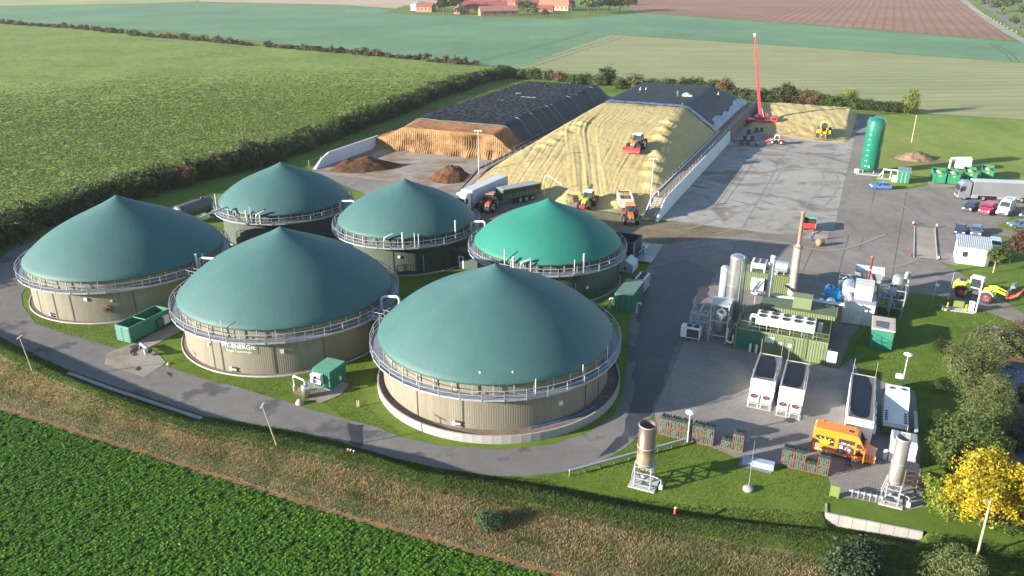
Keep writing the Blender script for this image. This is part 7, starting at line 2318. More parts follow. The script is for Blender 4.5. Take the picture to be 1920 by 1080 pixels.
cage(-8.4, 70.6, 0.04, 'single low sandbag cage between the five-stack row and the grey trough', True, 1)
cage(-7.3, 70.6, 0.04, 'lower sandbag cage of the pair stacked alone beside the single low cage', False, 2)
cage(-7.3, 70.6, 1.01, 'upper sandbag cage of the pair stacked alone beside the single low cage', True, 3)
cage(-2.5, 69.8, 0.04, 'lower sandbag cage of the stack nearest the grey trough, by the orange van', False, 0)
cage(-2.5, 69.8, 1.01, 'upper sandbag cage of the stack nearest the grey trough, by the orange van', True, 1)
cage(-1.42, 69.8, 0.04, 'lower sandbag cage of the second stack from the grey trough, behind the van', False, 2)
cage(-1.42, 69.8, 1.01, 'upper sandbag cage of the second stack from the grey trough, behind the van', True, 3)
cage(-0.3, 69.8, 0.04, 'single low sandbag cage between two stacks near the orange van', True, 0)
cage(0.75, 69.8, 0.04, 'lower sandbag cage of the stack nearest the two workers', False, 1)
cage(0.75, 69.8, 1.01, 'upper sandbag cage of the stack nearest the two workers', True, 2)
# the same cages near the red crane
for k, (u, v, lab) in enumerate(((1386, 272, 'dark sandbag cage nearest the white wall end, lower row'), (1398, 272, 'dark sandbag cage second from the white wall end, lower row'), (1414, 274, 'low dark sandbag cage beside the compact loader'),
                                 (1392, 264, 'dark sandbag cage behind the lower row near the wall'), (1406, 264, 'second dark sandbag cage behind the lower row'), (1400, 252, 'lone dark sandbag cage midway to the red crane'),
                                 (1414, 248, 'dark sandbag cage of the two close to the red crane'), (1424, 248, 'dark sandbag cage of the two close to the crane, nearer its cab'))):
    g = survey(u, v); p, q = site(g)
    cage(p, q, 0.05, lab, True, k, group='dark sandbag cages near the red crane')

# trough, guard rail, lamps, masts
tb_ = site_thing('feed_trough', 'grey blue box lying at the lawn edge between the cages', 'trough', -6.0, 68.6)
MB().prism([(0, 0.0), (0.1, 0.62), (0.75, 0.66), (0.85, 0.0)], -2.95, 0.0).build('tmp', mat('trough_grey', (0.30, 0.36, 0.44), (0.22, 0.27, 0.34), 0.5, ns=1), tb_)
o_ = tb_.children[0]
for v in o_.data.vertices:
    x, y, z = v.co; v.co = (-y, x, z)
o_.name = 'shell'
MB().box(0.55, -0.01, 0.25, 0.95, 0.03, 0.42).build('label_plate', WHITE, tb_).rotation_euler = (0, 0, 0)
gl = thing('guard_rail', 'galvanised guard rail curving along the road behind the scorched flare', 'guard rail')
A_, B_ = survey(1067, 893), survey(1285, 833)
path = [A_.lerp(B_, k / 8) + Vector((0, 0, 0.62)) for k in range(9)]
MB().tube(path, 0.13, 6).build('beam', STEEL, gl)
for k in range(9):
    p_ = A_.lerp(B_, k / 8)
    MB().bar(p_, p_ + Vector((0, 0, 0.62)), 0.09).build('post', STEEL, gl)
def dish_lamp(label, p, q, h, box=False):
    o = site_thing('yard_lamp', label, 'lamp', p, q)
    MB().lathe([(0.09, 0.0), (0.07, h - 0.35), (0.10, h - 0.3), (0.14, h - 0.12)], 12).build('pole', mat('pole_pale', (0.62, 0.63, 0.63), None, 0.5, 0.2), o)
    MB().lathe([(0.0, h + 0.1), (0.25, h + 0.06), (0.5, h - 0.08), (0.5, h - 0.12), (0.14, h - 0.12)], 24).build('dish_shade', WHITE, o)
    if box:
        MB().box(-0.85, -0.15, 1.3, -0.12, -0.05, 2.0).build('sign_board', WHITE, o)
        MB().bar((-0.5, -0.1, 0), (-0.5, -0.1, 1.4), 0.05).build('board_post', STEEL, o)
    return o
dish_lamp('dish topped lamp standing among the five stacks of cages', -11.7, 70.35, 3.6)
dish_lamp('dish topped lamp with a white board behind the generator housing', 8.3, 91.0, 4.6, True)
ms_ = site_thing('lightning_mast', 'thin mast on a round concrete foot in the lawn', 'mast', -4.8, 64.7)
MB().lathe([(0.0, 0.0), (0.5, 0.0), (0.5, 0.22), (0.38, 0.36), (0.12, 0.40), (0.0, 0.42)], 24).build('foot', CONCRETE_LIGHT, ms_)
MB().cyl((0, 0, 0.3), (0, 0, 5.4), 0.03, 0.012, n=6).build('rod', STEEL, ms_)
# manhole covers
for k, (u, v) in enumerate(((1529, 797), (1528, 804), (1334, 663))):
    o = MB().lathe([(0.0, 0.014), (0.36, 0.014), (0.40, 0.008), (0.42, 0.0)], 24).build('manhole_cover', mat('cast_iron', (0.22, 0.20, 0.18), (0.12, 0.11, 0.1), 0.7), None)
    o.location = survey(u, v) + Vector((0, 0, 0.045))
    tag(o, ('round iron manhole cover behind the orange van, farther one', 'round iron manhole cover behind the orange van, nearer one', 'round iron manhole cover on the paving before the green containers')[k], 'manhole cover')

# ------------------------------------------------------------------ beside the emerald tank
c6 = site_thing('service_container', 'green container lying in the shade beside the emerald tank', 'container', -28.4, 99.0)
MB().box(0.05, 0.05, 0.05, 2.4, 6.0, 2.55).build('core', GREEN_CT, c6)
MB().corr((0, 0), (2.45, 0), 0.05, 2.6, 0.3, 0.05).build('front_sheet', GREEN_CT, c6)
MB().corr((2.45, 0), (2.45, 6.0), 0.05, 2.6, 0.3, 0.05).build('side_sheet', GREEN_CT, c6)
MB().box(-0.03, -0.06, 2.55, 2.52, 6.05, 2.64).build('roof', mat('roof_teal', (0.10, 0.17, 0.15), (0.16, 0.19, 0.13), 0.5, ns=0.6), c6)
for x in (0.4, 1.25, 2.1):
    MB().cyl((x, -0.09, 0.15), (x, -0.09, 2.5), 0.03, n=6).build('lock_rod', STEEL, c6)
w6 = site_thing('chiller_unit', 'grey white cooler behind the shaded green container', 'chiller', -27.6, 106.2)
MB().box(0, 0, 0.2, 1.5, 3.2, 2.3).build('housing', ALU, w6, 0.03)
for y in (0.6, 1.6, 2.6):
    fan(w6, 0.75, y, 2.305, 0.42)
for s_, x in (('a', -29.3), ('b', -25.3)):
    o = site_thing('gooseneck_pipe', 'white gooseneck vent on the far side of the shaded container' if s_ == 'a' else 'white gooseneck vent between the shaded container and the road', 'vent pipe', x, 99.6)
    MB().tube(pipe_path([(0, 0, 0), (0, 0, 1.4), (0.5, 0.2, 1.5), (0.5, 0.2, 1.1)], 0.25), 0.13, 10).build('pipe', WHITE_PIPE, o)
    MB().cyl((0, 0, 0), (0, 0, 0.05), 0.24, n=12).build('base_flange', STEEL, o)
g6 = site_thing('dosing_shed', 'pale blue gabled cover beside the black feed hopper', 'shed', -32.4, 113.8)
MB().prism([(0, 0), (0, 1.3), (1.2, 2.0), (2.4, 1.3), (2.4, 0)], 0, 3.2).build('housing', mat('pale_blue_sheet', (0.48, 0.55, 0.60), None, 0.5), g6, 0.03)
MB().box(1.0, -0.03, 0.5, 1.4, 0.0, 0.9).build('hatch', DARK, g6)
fh = site_thing('feed_hopper', 'tall black walled feed hopper behind the emerald dome', 'feed hopper', -36.2, 118.4)
for a in ((0, 0, 5.0, 0.15), (0, 4.4, 5.0, 4.55), (0, 0.15, 0.15, 4.4), (4.85, 0.15, 5.0, 4.4)):
    MB().box(a[0], a[1], 0.3, a[2], a[3], 3.4).build('hopper_wall', mat('hopper_dark', (0.035, 0.04, 0.042), (0.06, 0.06, 0.06), 0.6), fh)
MB().box(0.15, 0.15, 1.0, 4.85, 4.4, 1.1).build('hopper_floor', BLACK, fh)
for x in (0, 5):
    for y in (0, 4.5):
        MB().bar((x, y, 0), (x, y, 3.5), 0.2).build('corner_post', STEEL, fh)
wc = site_thing('loading_flap', 'white tilted loading flap on a steel frame beside the hopper', 'loading flap', -31.0, 119.6)
M = Matrix.Translation((0.1, 0.2, 1.3)) @ Matrix.Rotation(R(-38), 4, 'Y')
MB().box(0, 0, 0, 1.7, 1.9, 0.08, M=M).build('flap', WHITE, wc)
MB().box(0, -0.6, 0.25, 2.6, 2.2, 0.4).build('platform', STEEL, wc)
for x in (0.1, 2.5):
    for y in (-0.5, 2.1):
        MB().bar((x, y, 0), (x, y, 0.3), 0.1).build('foot', STEEL, wc)
MB().bar((0.2, 0.2, 0.4), (1.6, 0.2, 1.6), 0.08).build('strut', STEEL, wc)
MB().bar((2.4, 2.0, 0.4), (0.8, 1.9, 1.9), 0.06).build('strut', STEEL, wc)
MB().cyl((0.5, 2.8, 0), (0.5, 2.8, 1.9), 0.32, n=14).build('drum', ALU, wc)
br = site_thing('plant_room', 'low dark green plant room with a white door between two tanks', 'plant building', -58.0, 104.9)
MB().box(0, 0, 0, 9.0, 4.0, 3.0).build('walls', mat('plant_room_green', (0.05, 0.08, 0.065), None, 0.7), br, 0.02)
MB().box(-0.1, -0.1, 3.0, 9.1, 4.1, 3.12).build('roof', GREY_ROOF, br)
dd = MB().box(2.0, -0.07, 0.05, 2.95, 0.0, 2.1).build('door', WHITE, br)
MB().box(2.25, -0.085, 1.2, 2.7, -0.07, 1.9).build('door_pane', GLASS, dd)

# ------------------------------------------------------------------ around the left tanks
ro = site_thing('rolloff_container', 'open green roll-off container parked on the concrete pad', 'container', -84.0, 63.6)
Wd, Lq, H = 2.45, 6.6, 2.3
MB().box(0, 0, 0.2, Wd, Lq, 0.32).build('floor', DARK, ro)
for a in ((0, 0, 0.07, Lq), (Wd - 0.07, 0, Wd, Lq), (0.07, Lq - 0.07, Wd - 0.07, Lq)):
    MB().box(a[0], a[1], 0.2, a[2], a[3], H).build('side_wall', GREEN_CT, ro)
for s_ in (0, 1):
    dd = MB().box(0.02 + s_ * Wd / 2, -0.07, 0.22, Wd / 2 - 0.02 + s_ * Wd / 2, 0.0, H - 0.02).build('end_door', mat('faded_green', (0.10, 0.24, 0.19), (0.07, 0.18, 0.14), 0.6), ro)
    for k in range(6):
        MB().box(0.12 + s_ * Wd / 2, -0.14, 0.35 + 0.32 * k, Wd / 2 - 0.12 + s_ * Wd / 2, -0.07, 0.47 + 0.32 * k).build('door_rib', MATS['faded_green'], dd)
rm = MB()
for a, b in (((0, 0), (0, Lq)), ((Wd, 0), (Wd, Lq)), ((0, Lq), (Wd, Lq)), ((0, 0), (Wd, 0)), ((0, Lq * 0.42), (Wd, Lq * 0.42))):
    rm.bar((*a, H + 0.03), (*b, H + 0.03), 0.12)
rm.build('top_rim', MATS['faded_green'], ro)
MB().box(0.1, 0.1, 0.6, Wd - 0.1, Lq - 0.1, 0.7).build('load', mat('black_sludge', (0.02, 0.014, 0.012), None, 0.7), ro)
MB().box(Wd, 4.2, 0.6, Wd + 0.35, 5.1, 1.7).build('control_cabinet', mat('cabinet_green', (0.04, 0.10, 0.08), None, 0.6), ro, 0.02)
MB().box(Wd, 5.2, 0.7, Wd + 0.4, 6.1, 1.8).build('meter_box', WHITE, ro, 0.02)
for x in (0.3, Wd - 0.3):
    MB().cyl((x - 0.1, 0.5, 0.1), (x + 0.1, 0.5, 0.1), 0.1, n=10).build('roller', DARK, ro)
pq = thing('screw_press', 'grey separator pump lying with curled hoses on the pad', 'pump', survey(272, 660), R(-45))
MB().cyl((-1.6, 0.2, 0.55), (1.2, 0, 0.75), 0.2, n=12).build('press_tube', STEEL, pq)
MB().cyl((1.2, 0, 0.75), (1.9, -0.05, 0.8), 0.3, n=14).build('motor', DARK, pq)
for x in (-1.2, 0.1, 1.1):
    for y in (-0.3, 0.3):
        MB().bar((x, 0, 0.55), (x, y, 0.05), 0.07).build('stand', STEEL, pq)
hs = MB()
for rr_ in (0.8, 1.1):
    hs.tube([(-0.4 + rr_ * math.cos(t), -0.7 + rr_ * 0.8 * math.sin(t), 0.12) for t in np.linspace(0.6, 5.2, 26)], 0.07, 6)
hs.build('hose', mat('hose_brown', (0.10, 0.075, 0.06), None, 0.7), pq)
MB().cyl((-2.0, -0.5, 0.1), (-2.0, -0.5, 0.24), 0.55, n=18).build('hose_reel', DARK, pq)
MB().box(1.0, -0.5, 0.3, 1.5, -0.2, 1.0).build('gearbox', ALU, pq)
sc_ = site_thing('gas_container', 'small green ribbed container with a white twin fan unit', 'container', -53.6, 64.2)
MB().box(0.05, 0.05, 0.08, 2.35, 3.0, 2.3).build('core', GREEN_DK, sc_)
for a, b in (((0, 0), (2.4, 0)), ((2.4, 0), (2.4, 3.05)), ((2.4, 3.05), (0, 3.05)), ((0, 3.05), (0, 0))):
    MB().corr(a, b, 0.1, 2.35, 0.26, 0.05).build('side_sheet', GREEN_CT, sc_)
for k in range(11):
    MB().box(-0.04, 0.05 + 0.275 * k, 2.3, 2.44, 0.2 + 0.275 * k, 2.39).build('roof_rib', mat('roof_mint', (0.10, 0.27, 0.2), None, 0.55), sc_)
u_ = MB().box(0.1, -0.62, 0.85, 1.5, -0.08, 2.0).build('fan_unit', WHITE, sc_, 0.03)
for z in (1.15, 1.68):
    MB().lathe([(0.0, 0.0), (0.12, 0.015), (0.2, 0.02), (0.22, 0.0)], 16).build('fan_grille', DARK, sc_)
    g_ = sc_.children[-1]
    MB()
for k, z in enumerate((1.15, 1.68)):
    pass
_fg = [c for c in sc_.children if c.name.startswith('fan_grille')]
for c, z in zip(_fg, (1.15, 1.68)):
    c.rotation_euler = (R(90), 0, 0); c.location = (0.8, -0.625, z)
MB().box(-0.05, -0.05, 0.0, 2.45, 3.1, 0.09).build('base_slab', CONCRETE_LIGHT, sc_)
MB().box(2.455, 1.6, 0.5, 2.475, 2.0, 1.0).build('notice', WHITE, sc_)
pv = site_thing('gas_blower', 'grey cylindrical gas blower with a white looped pipe', 'blower', -52.9, 61.9)
MB().lathe([(0.0, 0.02), (0.5, 0.02), (0.5, 1.45), (0.35, 1.6), (0.0, 1.65)], 26).build('vessel', STAINLESS, pv)
MB().tube(pipe_path([(0, 0, 1.55), (0.0, 0.0, 2.1), (-1.7, 0.2, 2.25), (-1.75, 0.2, 0.9)], 0.25), 0.12, 10).build('pipe_loop', WHITE_PIPE, pv)
MB().tube(pipe_path([(0.4, 0.1, 0.5), (0.9, 1.2, 0.5), (0.9, 2.3, 0.5)], 0.3), 0.14, 10).build('feed_pipe', WHITE_PIPE, pv)
MB().cyl((-1.75, 0.2, 0.3), (-1.75, 0.2, 0.95), 0.18, n=12).build('outlet', ALU, pv)
bo = MB().lathe([(0.0, 0.55), (0.25, 0.5), (0.42, 0.25), (0.48, 0.0)], 9).build('boulder', mat('boulder_pink', (0.46, 0.36, 0.30), (0.33, 0.26, 0.22), 0.9, ns=3, bump=0.03))
bo.location = survey(562, 757); tag(bo, 'rounded pinkish boulder at the lawn corner beside the blower', 'boulder')
bo2 = MB().lathe([(0.0, 0.22), (0.15, 0.2), (0.24, 0.1), (0.28, 0.0)], 9).build('boulder', MATS['boulder_pink'])
bo2.location = survey(316, 683); tag(bo2, 'small pale stone at the road edge beside the screw press', 'boulder')
ht = thing('slurry_tank', 'dark horizontal steel tank behind the leftmost domes', 'tank', survey(365, 398, 1.4) * 1.0, R(62))
ht.location.z = 0
MB().lathe([(0.0, -4.2), (0.8, -4.1), (1.35, -3.8), (1.4, -3.6), (1.4, 3.6), (1.35, 3.8), (0.8, 4.1), (0.0, 4.2)], 28).build('shell', mat('tank_dark_grey', (0.13, 0.125, 0.13), (0.08, 0.075, 0.08), 0.5, ns=0.8), ht)
ht.children[0].rotation_euler = (0, R(90), 0); ht.children[0].location = (0, 0, 2.2)
for x in (-2.6, 2.6):
    MB().box(x - 0.2, -1.1, 0, x + 0.2, 1.1, 1.3).build('saddle', DARK, ht)
MB().cyl((2.2, 0, 3.5), (2.2, 0, 3.9), 0.3, n=14).build('manhole', DARK, ht)
# marker posts
MARK = mat('marker_red', (0.62, 0.10, 0.06), None, 0.6)
for k, (u, v, z, h, lab) in enumerate(((672, 762, 0, 0.75, 'short pale twin post in the lawn beside the front tank'), (653, 851, 1.4, 0.5, 'red marker post farthest left of three on the bank ridge'), (658, 852, 1.4, 0.5, 'red marker post in the middle of three on the bank ridge'),
                                      (664, 854, 1.4, 0.5, 'red marker post farthest right of three on the bank ridge'), (1265, 966, 0.6, 0.75, 'single red marker post on the bank below the scorched flare'))):
    o = thing('marker_post', lab, 'post', survey(u, v, z))
    if k == 0:
        for x in (-0.09, 0.09):
            MB().cyl((x, 0, -0.1), (x, 0, h), 0.06, n=8).build('stake', mat('stake_pale', (0.62, 0.5, 0.36), None, 0.7), o)
    else:
        MB().cyl((0, 0, -0.3), (0, 0, h), 0.10 if k == 4 else 0.07, n=10).build('shaft', MARK, o)
        MB().cyl((0, 0, h), (0, 0, h + 0.07), 0.11 if k == 4 else 0.08, n=10).build('cap', WHITE, o)
# ------------------------------------------------------------------ vehicles in place
def heading(a, b):
    d = survey(*b) - survey(*a)
    return math.atan2(d.y, d.x)
YZ = 0.045
def at(u, v, z=YZ):
    g = survey(u, v); g.z = z
    return g

# orange van with open side and driver's doors
rzv = heading((1541, 852), (1609, 869))
c_ = at(1580, 851)
ov, side = van('orange service van with its sliding side door open', c_, rzv, ORANGE, 5.9, 2.75, 'service_van', 'van', opened=True)
L_, H_, W_ = 5.9, 2.75, 2.02
side('rear_window', [(-2.65, 1.15), (-0.95, 1.15), (-0.95, 2.0), (-2.65, 2.0)], GLASS, -1)
side('side_opening', [(-0.55, 0.55), (0.95, 0.55), (0.95, 2.15), (-0.55, 2.15)], BLACK, -1, 0.015)
side('cab_opening', [(1.1, 0.75), (2.0, 0.75), (1.95, 1.35), (1.45, 2.0), (1.1, 2.0)], BLACK, -1, 0.015)
# shelves and boxes seen in the side opening
sh_ = MB()
for z in (0.62, 1.1, 1.6):
    sh_.box(-0.5, -1.03, z, 0.55, -0.95, z + 0.05)
sh_.build('shelf', ALU, ov)
for k, (x, z, w, h, m) in enumerate(((-0.4, 0.67, 0.35, 0.3, ALU), (0.05, 0.67, 0.4, 0.25, DARK), (-0.4, 1.15, 0.3, 0.3, WHITE), (0.1, 1.15, 0.35, 0.2, BLUE), (-0.3, 1.65, 0.5, 0.2, ALU))):
    MB().box(x, -1.045, z, x + w, -0.99, z + h).build('tool_box', m, ov)
# slid-back door lies over the rear flank, driver's door swung out
MB().box(-2.55, -1.09, 0.5, -0.75, -1.06, 0.62).build('door_rail', WHITE, ov)
M = Matrix.Translation((2.02, -1.02, 0)) @ Matrix.Rotation(R(-98), 4, 'Z')
dv = MB().prism([(0, 0.65), (0, 1.35), (0.35, 1.95), (0.95, 1.95), (0.95, 0.65)], -0.04, 0.04)
dv.v = [tuple(M @ Vector(v)) for v in dv.v]
dv.build('driver_door', ORANGE, ov)
# sun emblem on the dark rear pane
sm = MB()
yy = -1.02
sm.add([(-1.8 + 0.52 * math.cos(t), -(W_ / 2 * (1 - 0.14 * max(0, (1.45 + 0.26 * math.sin(t) - 1.3) / 1.45))) - 0.03, 1.45 + 0.26 * math.sin(t)) for t in np.linspace(0, 2 * math.pi, 20, endpoint=False)], [tuple(range(20))])
for k in range(5):
    a = R(20 + 35 * k)
    x0, z0 = -1.8 + 0.62 * math.cos(a), 1.45 + 0.34 * math.sin(a)
    x1, z1 = -1.8 + 0.85 * math.cos(a), 1.45 + 0.52 * math.sin(a)
    nx, nz = -math.sin(a) * 0.06, math.cos(a) * 0.06
    yf = lambda z: -(W_ / 2 * (1 - 0.14 * max(0, (z - 1.3) / 1.45))) - 0.03
    sm.add([(x0 - nx, yf(z0), z0 - nz), (x0 + nx, yf(z0), z0 + nz), (x1 + nx * 0.5, yf(z1), z1 + nz), (x1 - nx * 0.5, yf(z1), z1 - nz)], [(0, 1, 2, 3)])
sm.build('sun_emblem', mat('sun_yellow', (0.75, 0.68, 0.02), None, 0.5), ov)
for x in (-2.3, 0.75):
    MB().cyl((x, 0.55, 2.74), (x, 0.55, 2.95), 0.09, n=12).build('beacon', mat('beacon_orange', (0.8, 0.18, 0.02), None, 0.2), ov)
MB().box(0.2, -0.3, 2.745, 0.65, 0.1, 2.77).build('roof_vent', DARK, ov)
st_w, st_r = mat('reflex_white', (0.8, 0.8, 0.78), None, 0.4), mat('reflex_red', (0.6, 0.03, 0.02), None, 0.4)
for k in range(6):
    MB().box(2.0 + 0.14 * k, -1.035, 0.82, 2.10 + 0.14 * k, -1.012, 1.0).build('reflex_stripe', st_w if k % 2 else st_r, ov)
for k in range(6):
    MB().box(-2.97, -1.0 + 0.33 * k, 0.75, -2.955, -0.86 + 0.33 * k, 1.05).build('reflex_stripe', st_w if k % 2 else st_r, ov)
    MB().box(-2.94 + 0.12 * k, -1.03, 0.75, -2.85 + 0.12 * k, -1.012, 1.0).build('reflex_stripe', st_w if k % 2 else st_r, ov)
HV_O = mat('hi_vis_orange', (0.85, 0.13, 0.02), (0.8, 0.2, 0.1), 0.6, ns=6)
NAVY = mat('navy_cloth', (0.02, 0.03, 0.16), None, 0.8)
person('worker in orange jacket and blue trousers standing beside the open van', at(1590, 874), R(120), 1, HV_O, NAVY, WHITE)
person('worker in orange jacket leaning into the open van door', at(1587, 862), R(105), 0, HV_O, NAVY, mat('helmet_white', (0.8, 0.8, 0.8), None, 0.4))

P_NAVY, P_BLUE, P_SILV, P_RED = paint('navy', (0.03, 0.045, 0.11)), paint('blue', (0.10, 0.22, 0.55)), paint('silver_blue', (0.42, 0.50, 0.60)), paint('crimson', (0.55, 0.03, 0.09))
P_GREYB, P_WH = paint('grey_blue', (0.12, 0.16, 0.24)), paint('white', (0.80, 0.80, 0.80))
car('mid blue hatchback parked alone at the meadow edge', at(1650, 354), heading((1668, 357), (1633, 356)), P_BLUE)
car('dark blue estate parked beside the crimson van', at(1819, 393), heading((1831, 385), (1806, 399)), P_NAVY, 'estate')
van('crimson minibus parked between dark estate and white van', at(1850, 399), heading((1866, 388), (1836, 408)), P_RED, 4.9, 1.98, short=True)
van('white high roof van parked beside the crimson minibus', at(1884, 400), heading((1902, 384), (1866, 412)), P_WH, 5.9, 2.7)
car('grey blue car parked on its own below the white van', at(1912, 427), heading((1934, 428), (1892, 427)), P_GREYB)
car('dark car cut off at the photo edge beside the white van', at(1928, 406), heading((1945, 398), (1912, 412)), P_NAVY, 'estate')
car('dark blue car behind the weigh house, nearer the weighbridge', at(1799, 437), heading((1802, 424), (1797, 447)), P_NAVY)
car('dark blue car behind the weigh house, nearer the trees', at(1829, 439), heading((1832, 426), (1828, 449)), P_GREYB)
car('silver estate parked beside the weigh house wall', at(1865, 465), heading((1864, 452), (1867, 477)), P_SILV, 'estate')
# semi truck at the right
rzs = heading((1920, 381), (1795, 375))
f_ = at(1792, 374)
c_ = f_ - Vector((math.cos(rzs), math.sin(rzs), 0)) * 9.6
c_ += Vector((math.sin(rzs), -math.cos(rzs), 0)) * 1.0
semi('grey articulated lorry parked in front of the wood chip containers', c_, rzs, mat('lorry_silver_grey', (0.26, 0.29, 0.33), None, 0.35, 0.3), mat('trailer_dark_grey', (0.20, 0.21, 0.22), (0.15, 0.155, 0.165), 0.5, ns=0.3))
# white lorry behind the domes
rzl = heading((945, 362), (880, 392))
semi('white articulated lorry unloading beside the green tractor trailer', at(910, 378) + Vector((0, 0, 0)), rzl, WHITE, mat('trailer_grey_white', (0.52, 0.54, 0.57), (0.44, 0.46, 0.5), 0.45, ns=0.3), 'delivery_lorry')
# tractors and trailers
T_OR = mat('tractor_orange', (0.62, 0.14, 0.04), (0.5, 0.1, 0.03), 0.4)
T_BK = mat('tractor_grey', (0.10, 0.10, 0.10), None, 0.5)
rzt = heading((924, 386), (913, 404))
tractor('orange tractor coupled to the green and black trailer', at(918, 393), rzt, T_OR, mat('faded_red_roof', (0.5, 0.22, 0.18), None, 0.5), RIM_GREY, sc=1.12, nose=DARK)
rzb = heading((1010, 371), (934, 386))
trailer('long green three axle trailer with black tarpaulin sides', at(972, 378), rzb, 9.2, 1.9, 1.35, mat('trailer_green', (0.05, 0.11, 0.075), (0.1, 0.12, 0.1), 0.55, ns=1), mat('trailer_stake', (0.16, 0.22, 0.18), None, 0.5), 3, 0.62,
        tarp=mat('trailer_net', (0.30, 0.31, 0.31), (0.2, 0.21, 0.22), 0.7, ns=2), band=mat('tarp_black', (0.02, 0.022, 0.028), None, 0.4))
ar = thing('overhead_arm', 'white bent steel arm reaching over the green trailer end', 'loading arm', at(1020, 372), R(-30))
MB().tube(pipe_path([(0, 0, 0), (0, 0, 4.6), (0.8, 0, 5.0), (4.0, 0, 3.4)], 0.5), 0.08, 8).build('arm', WHITE, ar)
MB().cyl((0, 0, 0), (0, 0, 0.2), 0.35, n=12).build('foot', STEEL, ar)
tractor('lime green tractor with white roof at the maize front', at(1101, 388), heading((1116, 374), (1093, 394)), LIME, WHITE, RED, sc=1.12, blade='rear', bcol=mat('blade_orange', (0.7, 0.15, 0.02), None, 0.5), nose=RED)
rz2 = heading((1170, 385), (1182, 424))
tractor('orange tractor facing away from its pale tipping trailer', at(1181, 415), rz2, T_OR, mat('orange_roof', (0.85, 0.30, 0.10), None, 0.5), RIM_GREY, sc=1.12, nose=DARK)
trailer('pale dusty tipping trailer half full beside the stairs', at(1171, 393), heading((1166, 375), (1176, 405)), 6.4, 1.7, 1.25, mat('dusty_white', (0.60, 0.56, 0.48), (0.42, 0.38, 0.30), 0.6, ns=1.2), mat('dusty_stake', (0.5, 0.47, 0.4), None, 0.6), 2, 0.58, load=(M_CORN, 0.35), tail=True)
g_ = on_heap(1193, 281, hB)
h_ = heading((1210, 270), (1182, 287))
tractor('white roofed tractor rolling the top of the maize heap', g_ + Vector((0, 0, 0.05)), h_, mat('dull_orange_hood', (0.6, 0.25, 0.05), None, 0.5), WHITE, WHITE, sc=1.25, blade='both', bcol=mat('blade_orange', (0.7, 0.15, 0.02), None, 0.5), nose=RED)
# loaders
wheel_loader('lime green wheel loader with red rims and a raised grab fork', at(1832, 560), heading((1809, 556), (1851, 566)), LIME, RED, attach='fork', cabcol=WHITE, acol=mat('fork_red', (0.62, 0.06, 0.03), None, 0.5), arm_up=1.0, sc=1.0)
wheel_loader('yellow wheel loader with a wide push rack at the maize heap', at(1543, 258), heading((1546, 246), (1540, 268)), YELLOW, DARK, attach='rack', cabcol=YELLOW, sc=1.35)
wheel_loader('compact red and white loader on the open bay floor', at(1453, 270), heading((1462, 272), (1444, 271)), mat('loader_red', (0.65, 0.10, 0.05), None, 0.45), WHITE, name='compact_loader', attach='none', sc=0.72)
# red mobile crane
rzc = heading((1402, 234), (1456, 239))
cr = thing('mobile_crane', 'red mobile crane with its telescopic boom raised high', 'crane', at(1428, 234), rzc)
MB().box(-4.4, -1.25, 0.85, 4.2, 1.25, 1.45).build('carrier', RED, cr, 0.06)
MB().box(-4.3, -1.27, 1.45, 2.4, 1.27, 1.52).build('deck', mat('deck_grey', (0.5, 0.48, 0.46), None, 0.6), cr)
MB().prism([(2.5, 0.7), (2.5, 2.6), (3.0, 2.85), (4.2, 2.75), (4.65, 1.8), (4.75, 0.7)], -1.22, 1.22).build('driver_cab', RED, cr, 0.07)
MB().add([(4.26, -1.0, 2.66), (4.26, 1.0, 2.66), (4.68, 1.05, 1.82), (4.68, -1.05, 1.82)], [(0, 1, 2, 3)]).build('windscreen', GLASS, cr)
for s in (-1, 1):
    MB().add([(3.1, s * 1.235, 1.8), (4.4, s * 1.235, 1.8), (4.1, s * 1.235, 2.6), (3.1, s * 1.235, 2.6)], [(0, 1, 2, 3)]).build('side_window', GLASS, cr)
    for x in (-2.6, 2.3):
        wheel(cr, x, s * 1.05, 0.72, 0.5, RED)
    for x in (-4.2, 4.0):
        MB().box(x - 0.2, s * 1.55 - 0.5, 0.6, x + 0.2, s * 1.55 + 0.5, 0.9).build('outrigger', RED, cr)
        MB().cyl((x, s * 1.95, 0.0), (x, s * 1.95, 0.75), 0.12, n=10).build('jack', STEEL, cr)
MB().lathe([(0.9, 1.5), (0.9, 1.8)], 20, c=(-0.6, 0)).build('slew_ring', DARK, cr)
MB().box(-2.4, -1.15, 1.8, 0.9, 1.15, 2.5).build('superstructure', RED, cr, 0.08)
MB().prism([(0.2, 2.3), (0.2, 3.5), (1.4, 3.5), (1.7, 2.9), (1.7, 2.3)], 0.3, 1.2).build('operator_cab', mat('cab_maroon', (0.22, 0.03, 0.04), None, 0.4), cr, 0.05)
base_, tip_ = Vector((-0.7, 0, 2.6)), Vector((-4.9, 0, 25.2))
dirb = (tip_ - base_).normalized()
ln_ = (tip_ - base_).length
w_ = 0.72
for k, (a, b) in enumerate(((0.0, 0.34), (0.30, 0.58), (0.55, 0.80), (0.77, 1.0))):
    MB().bar(base_ + dirb * ln_ * a, base_ + dirb * ln_ * b, w_ - 0.12 * k, w_ + 0.06 - 0.12 * k).build('boom_section', RED, cr)
for t in (0.33, 0.58, 0.80):
    c = base_ + dirb * ln_ * t
    MB().bar(c - dirb * 0.18, c + dirb * 0.18, w_ + 0.22 - 0.2 * t, w_ + 0.25 - 0.2 * t).build('boom_collar', RED, cr)
MB().bar(tip_ - dirb * 0.2, tip_ + dirb * 0.7, 0.5).build('boom_head', mat('head_pale', (0.62, 0.55, 0.5), None, 0.5), cr)
MB().cyl((0.6, 0, 1.9), tuple(base_ + dirb * ln_ * 0.22), 0.17, n=10).build('lift_cylinder', STEEL, cr)

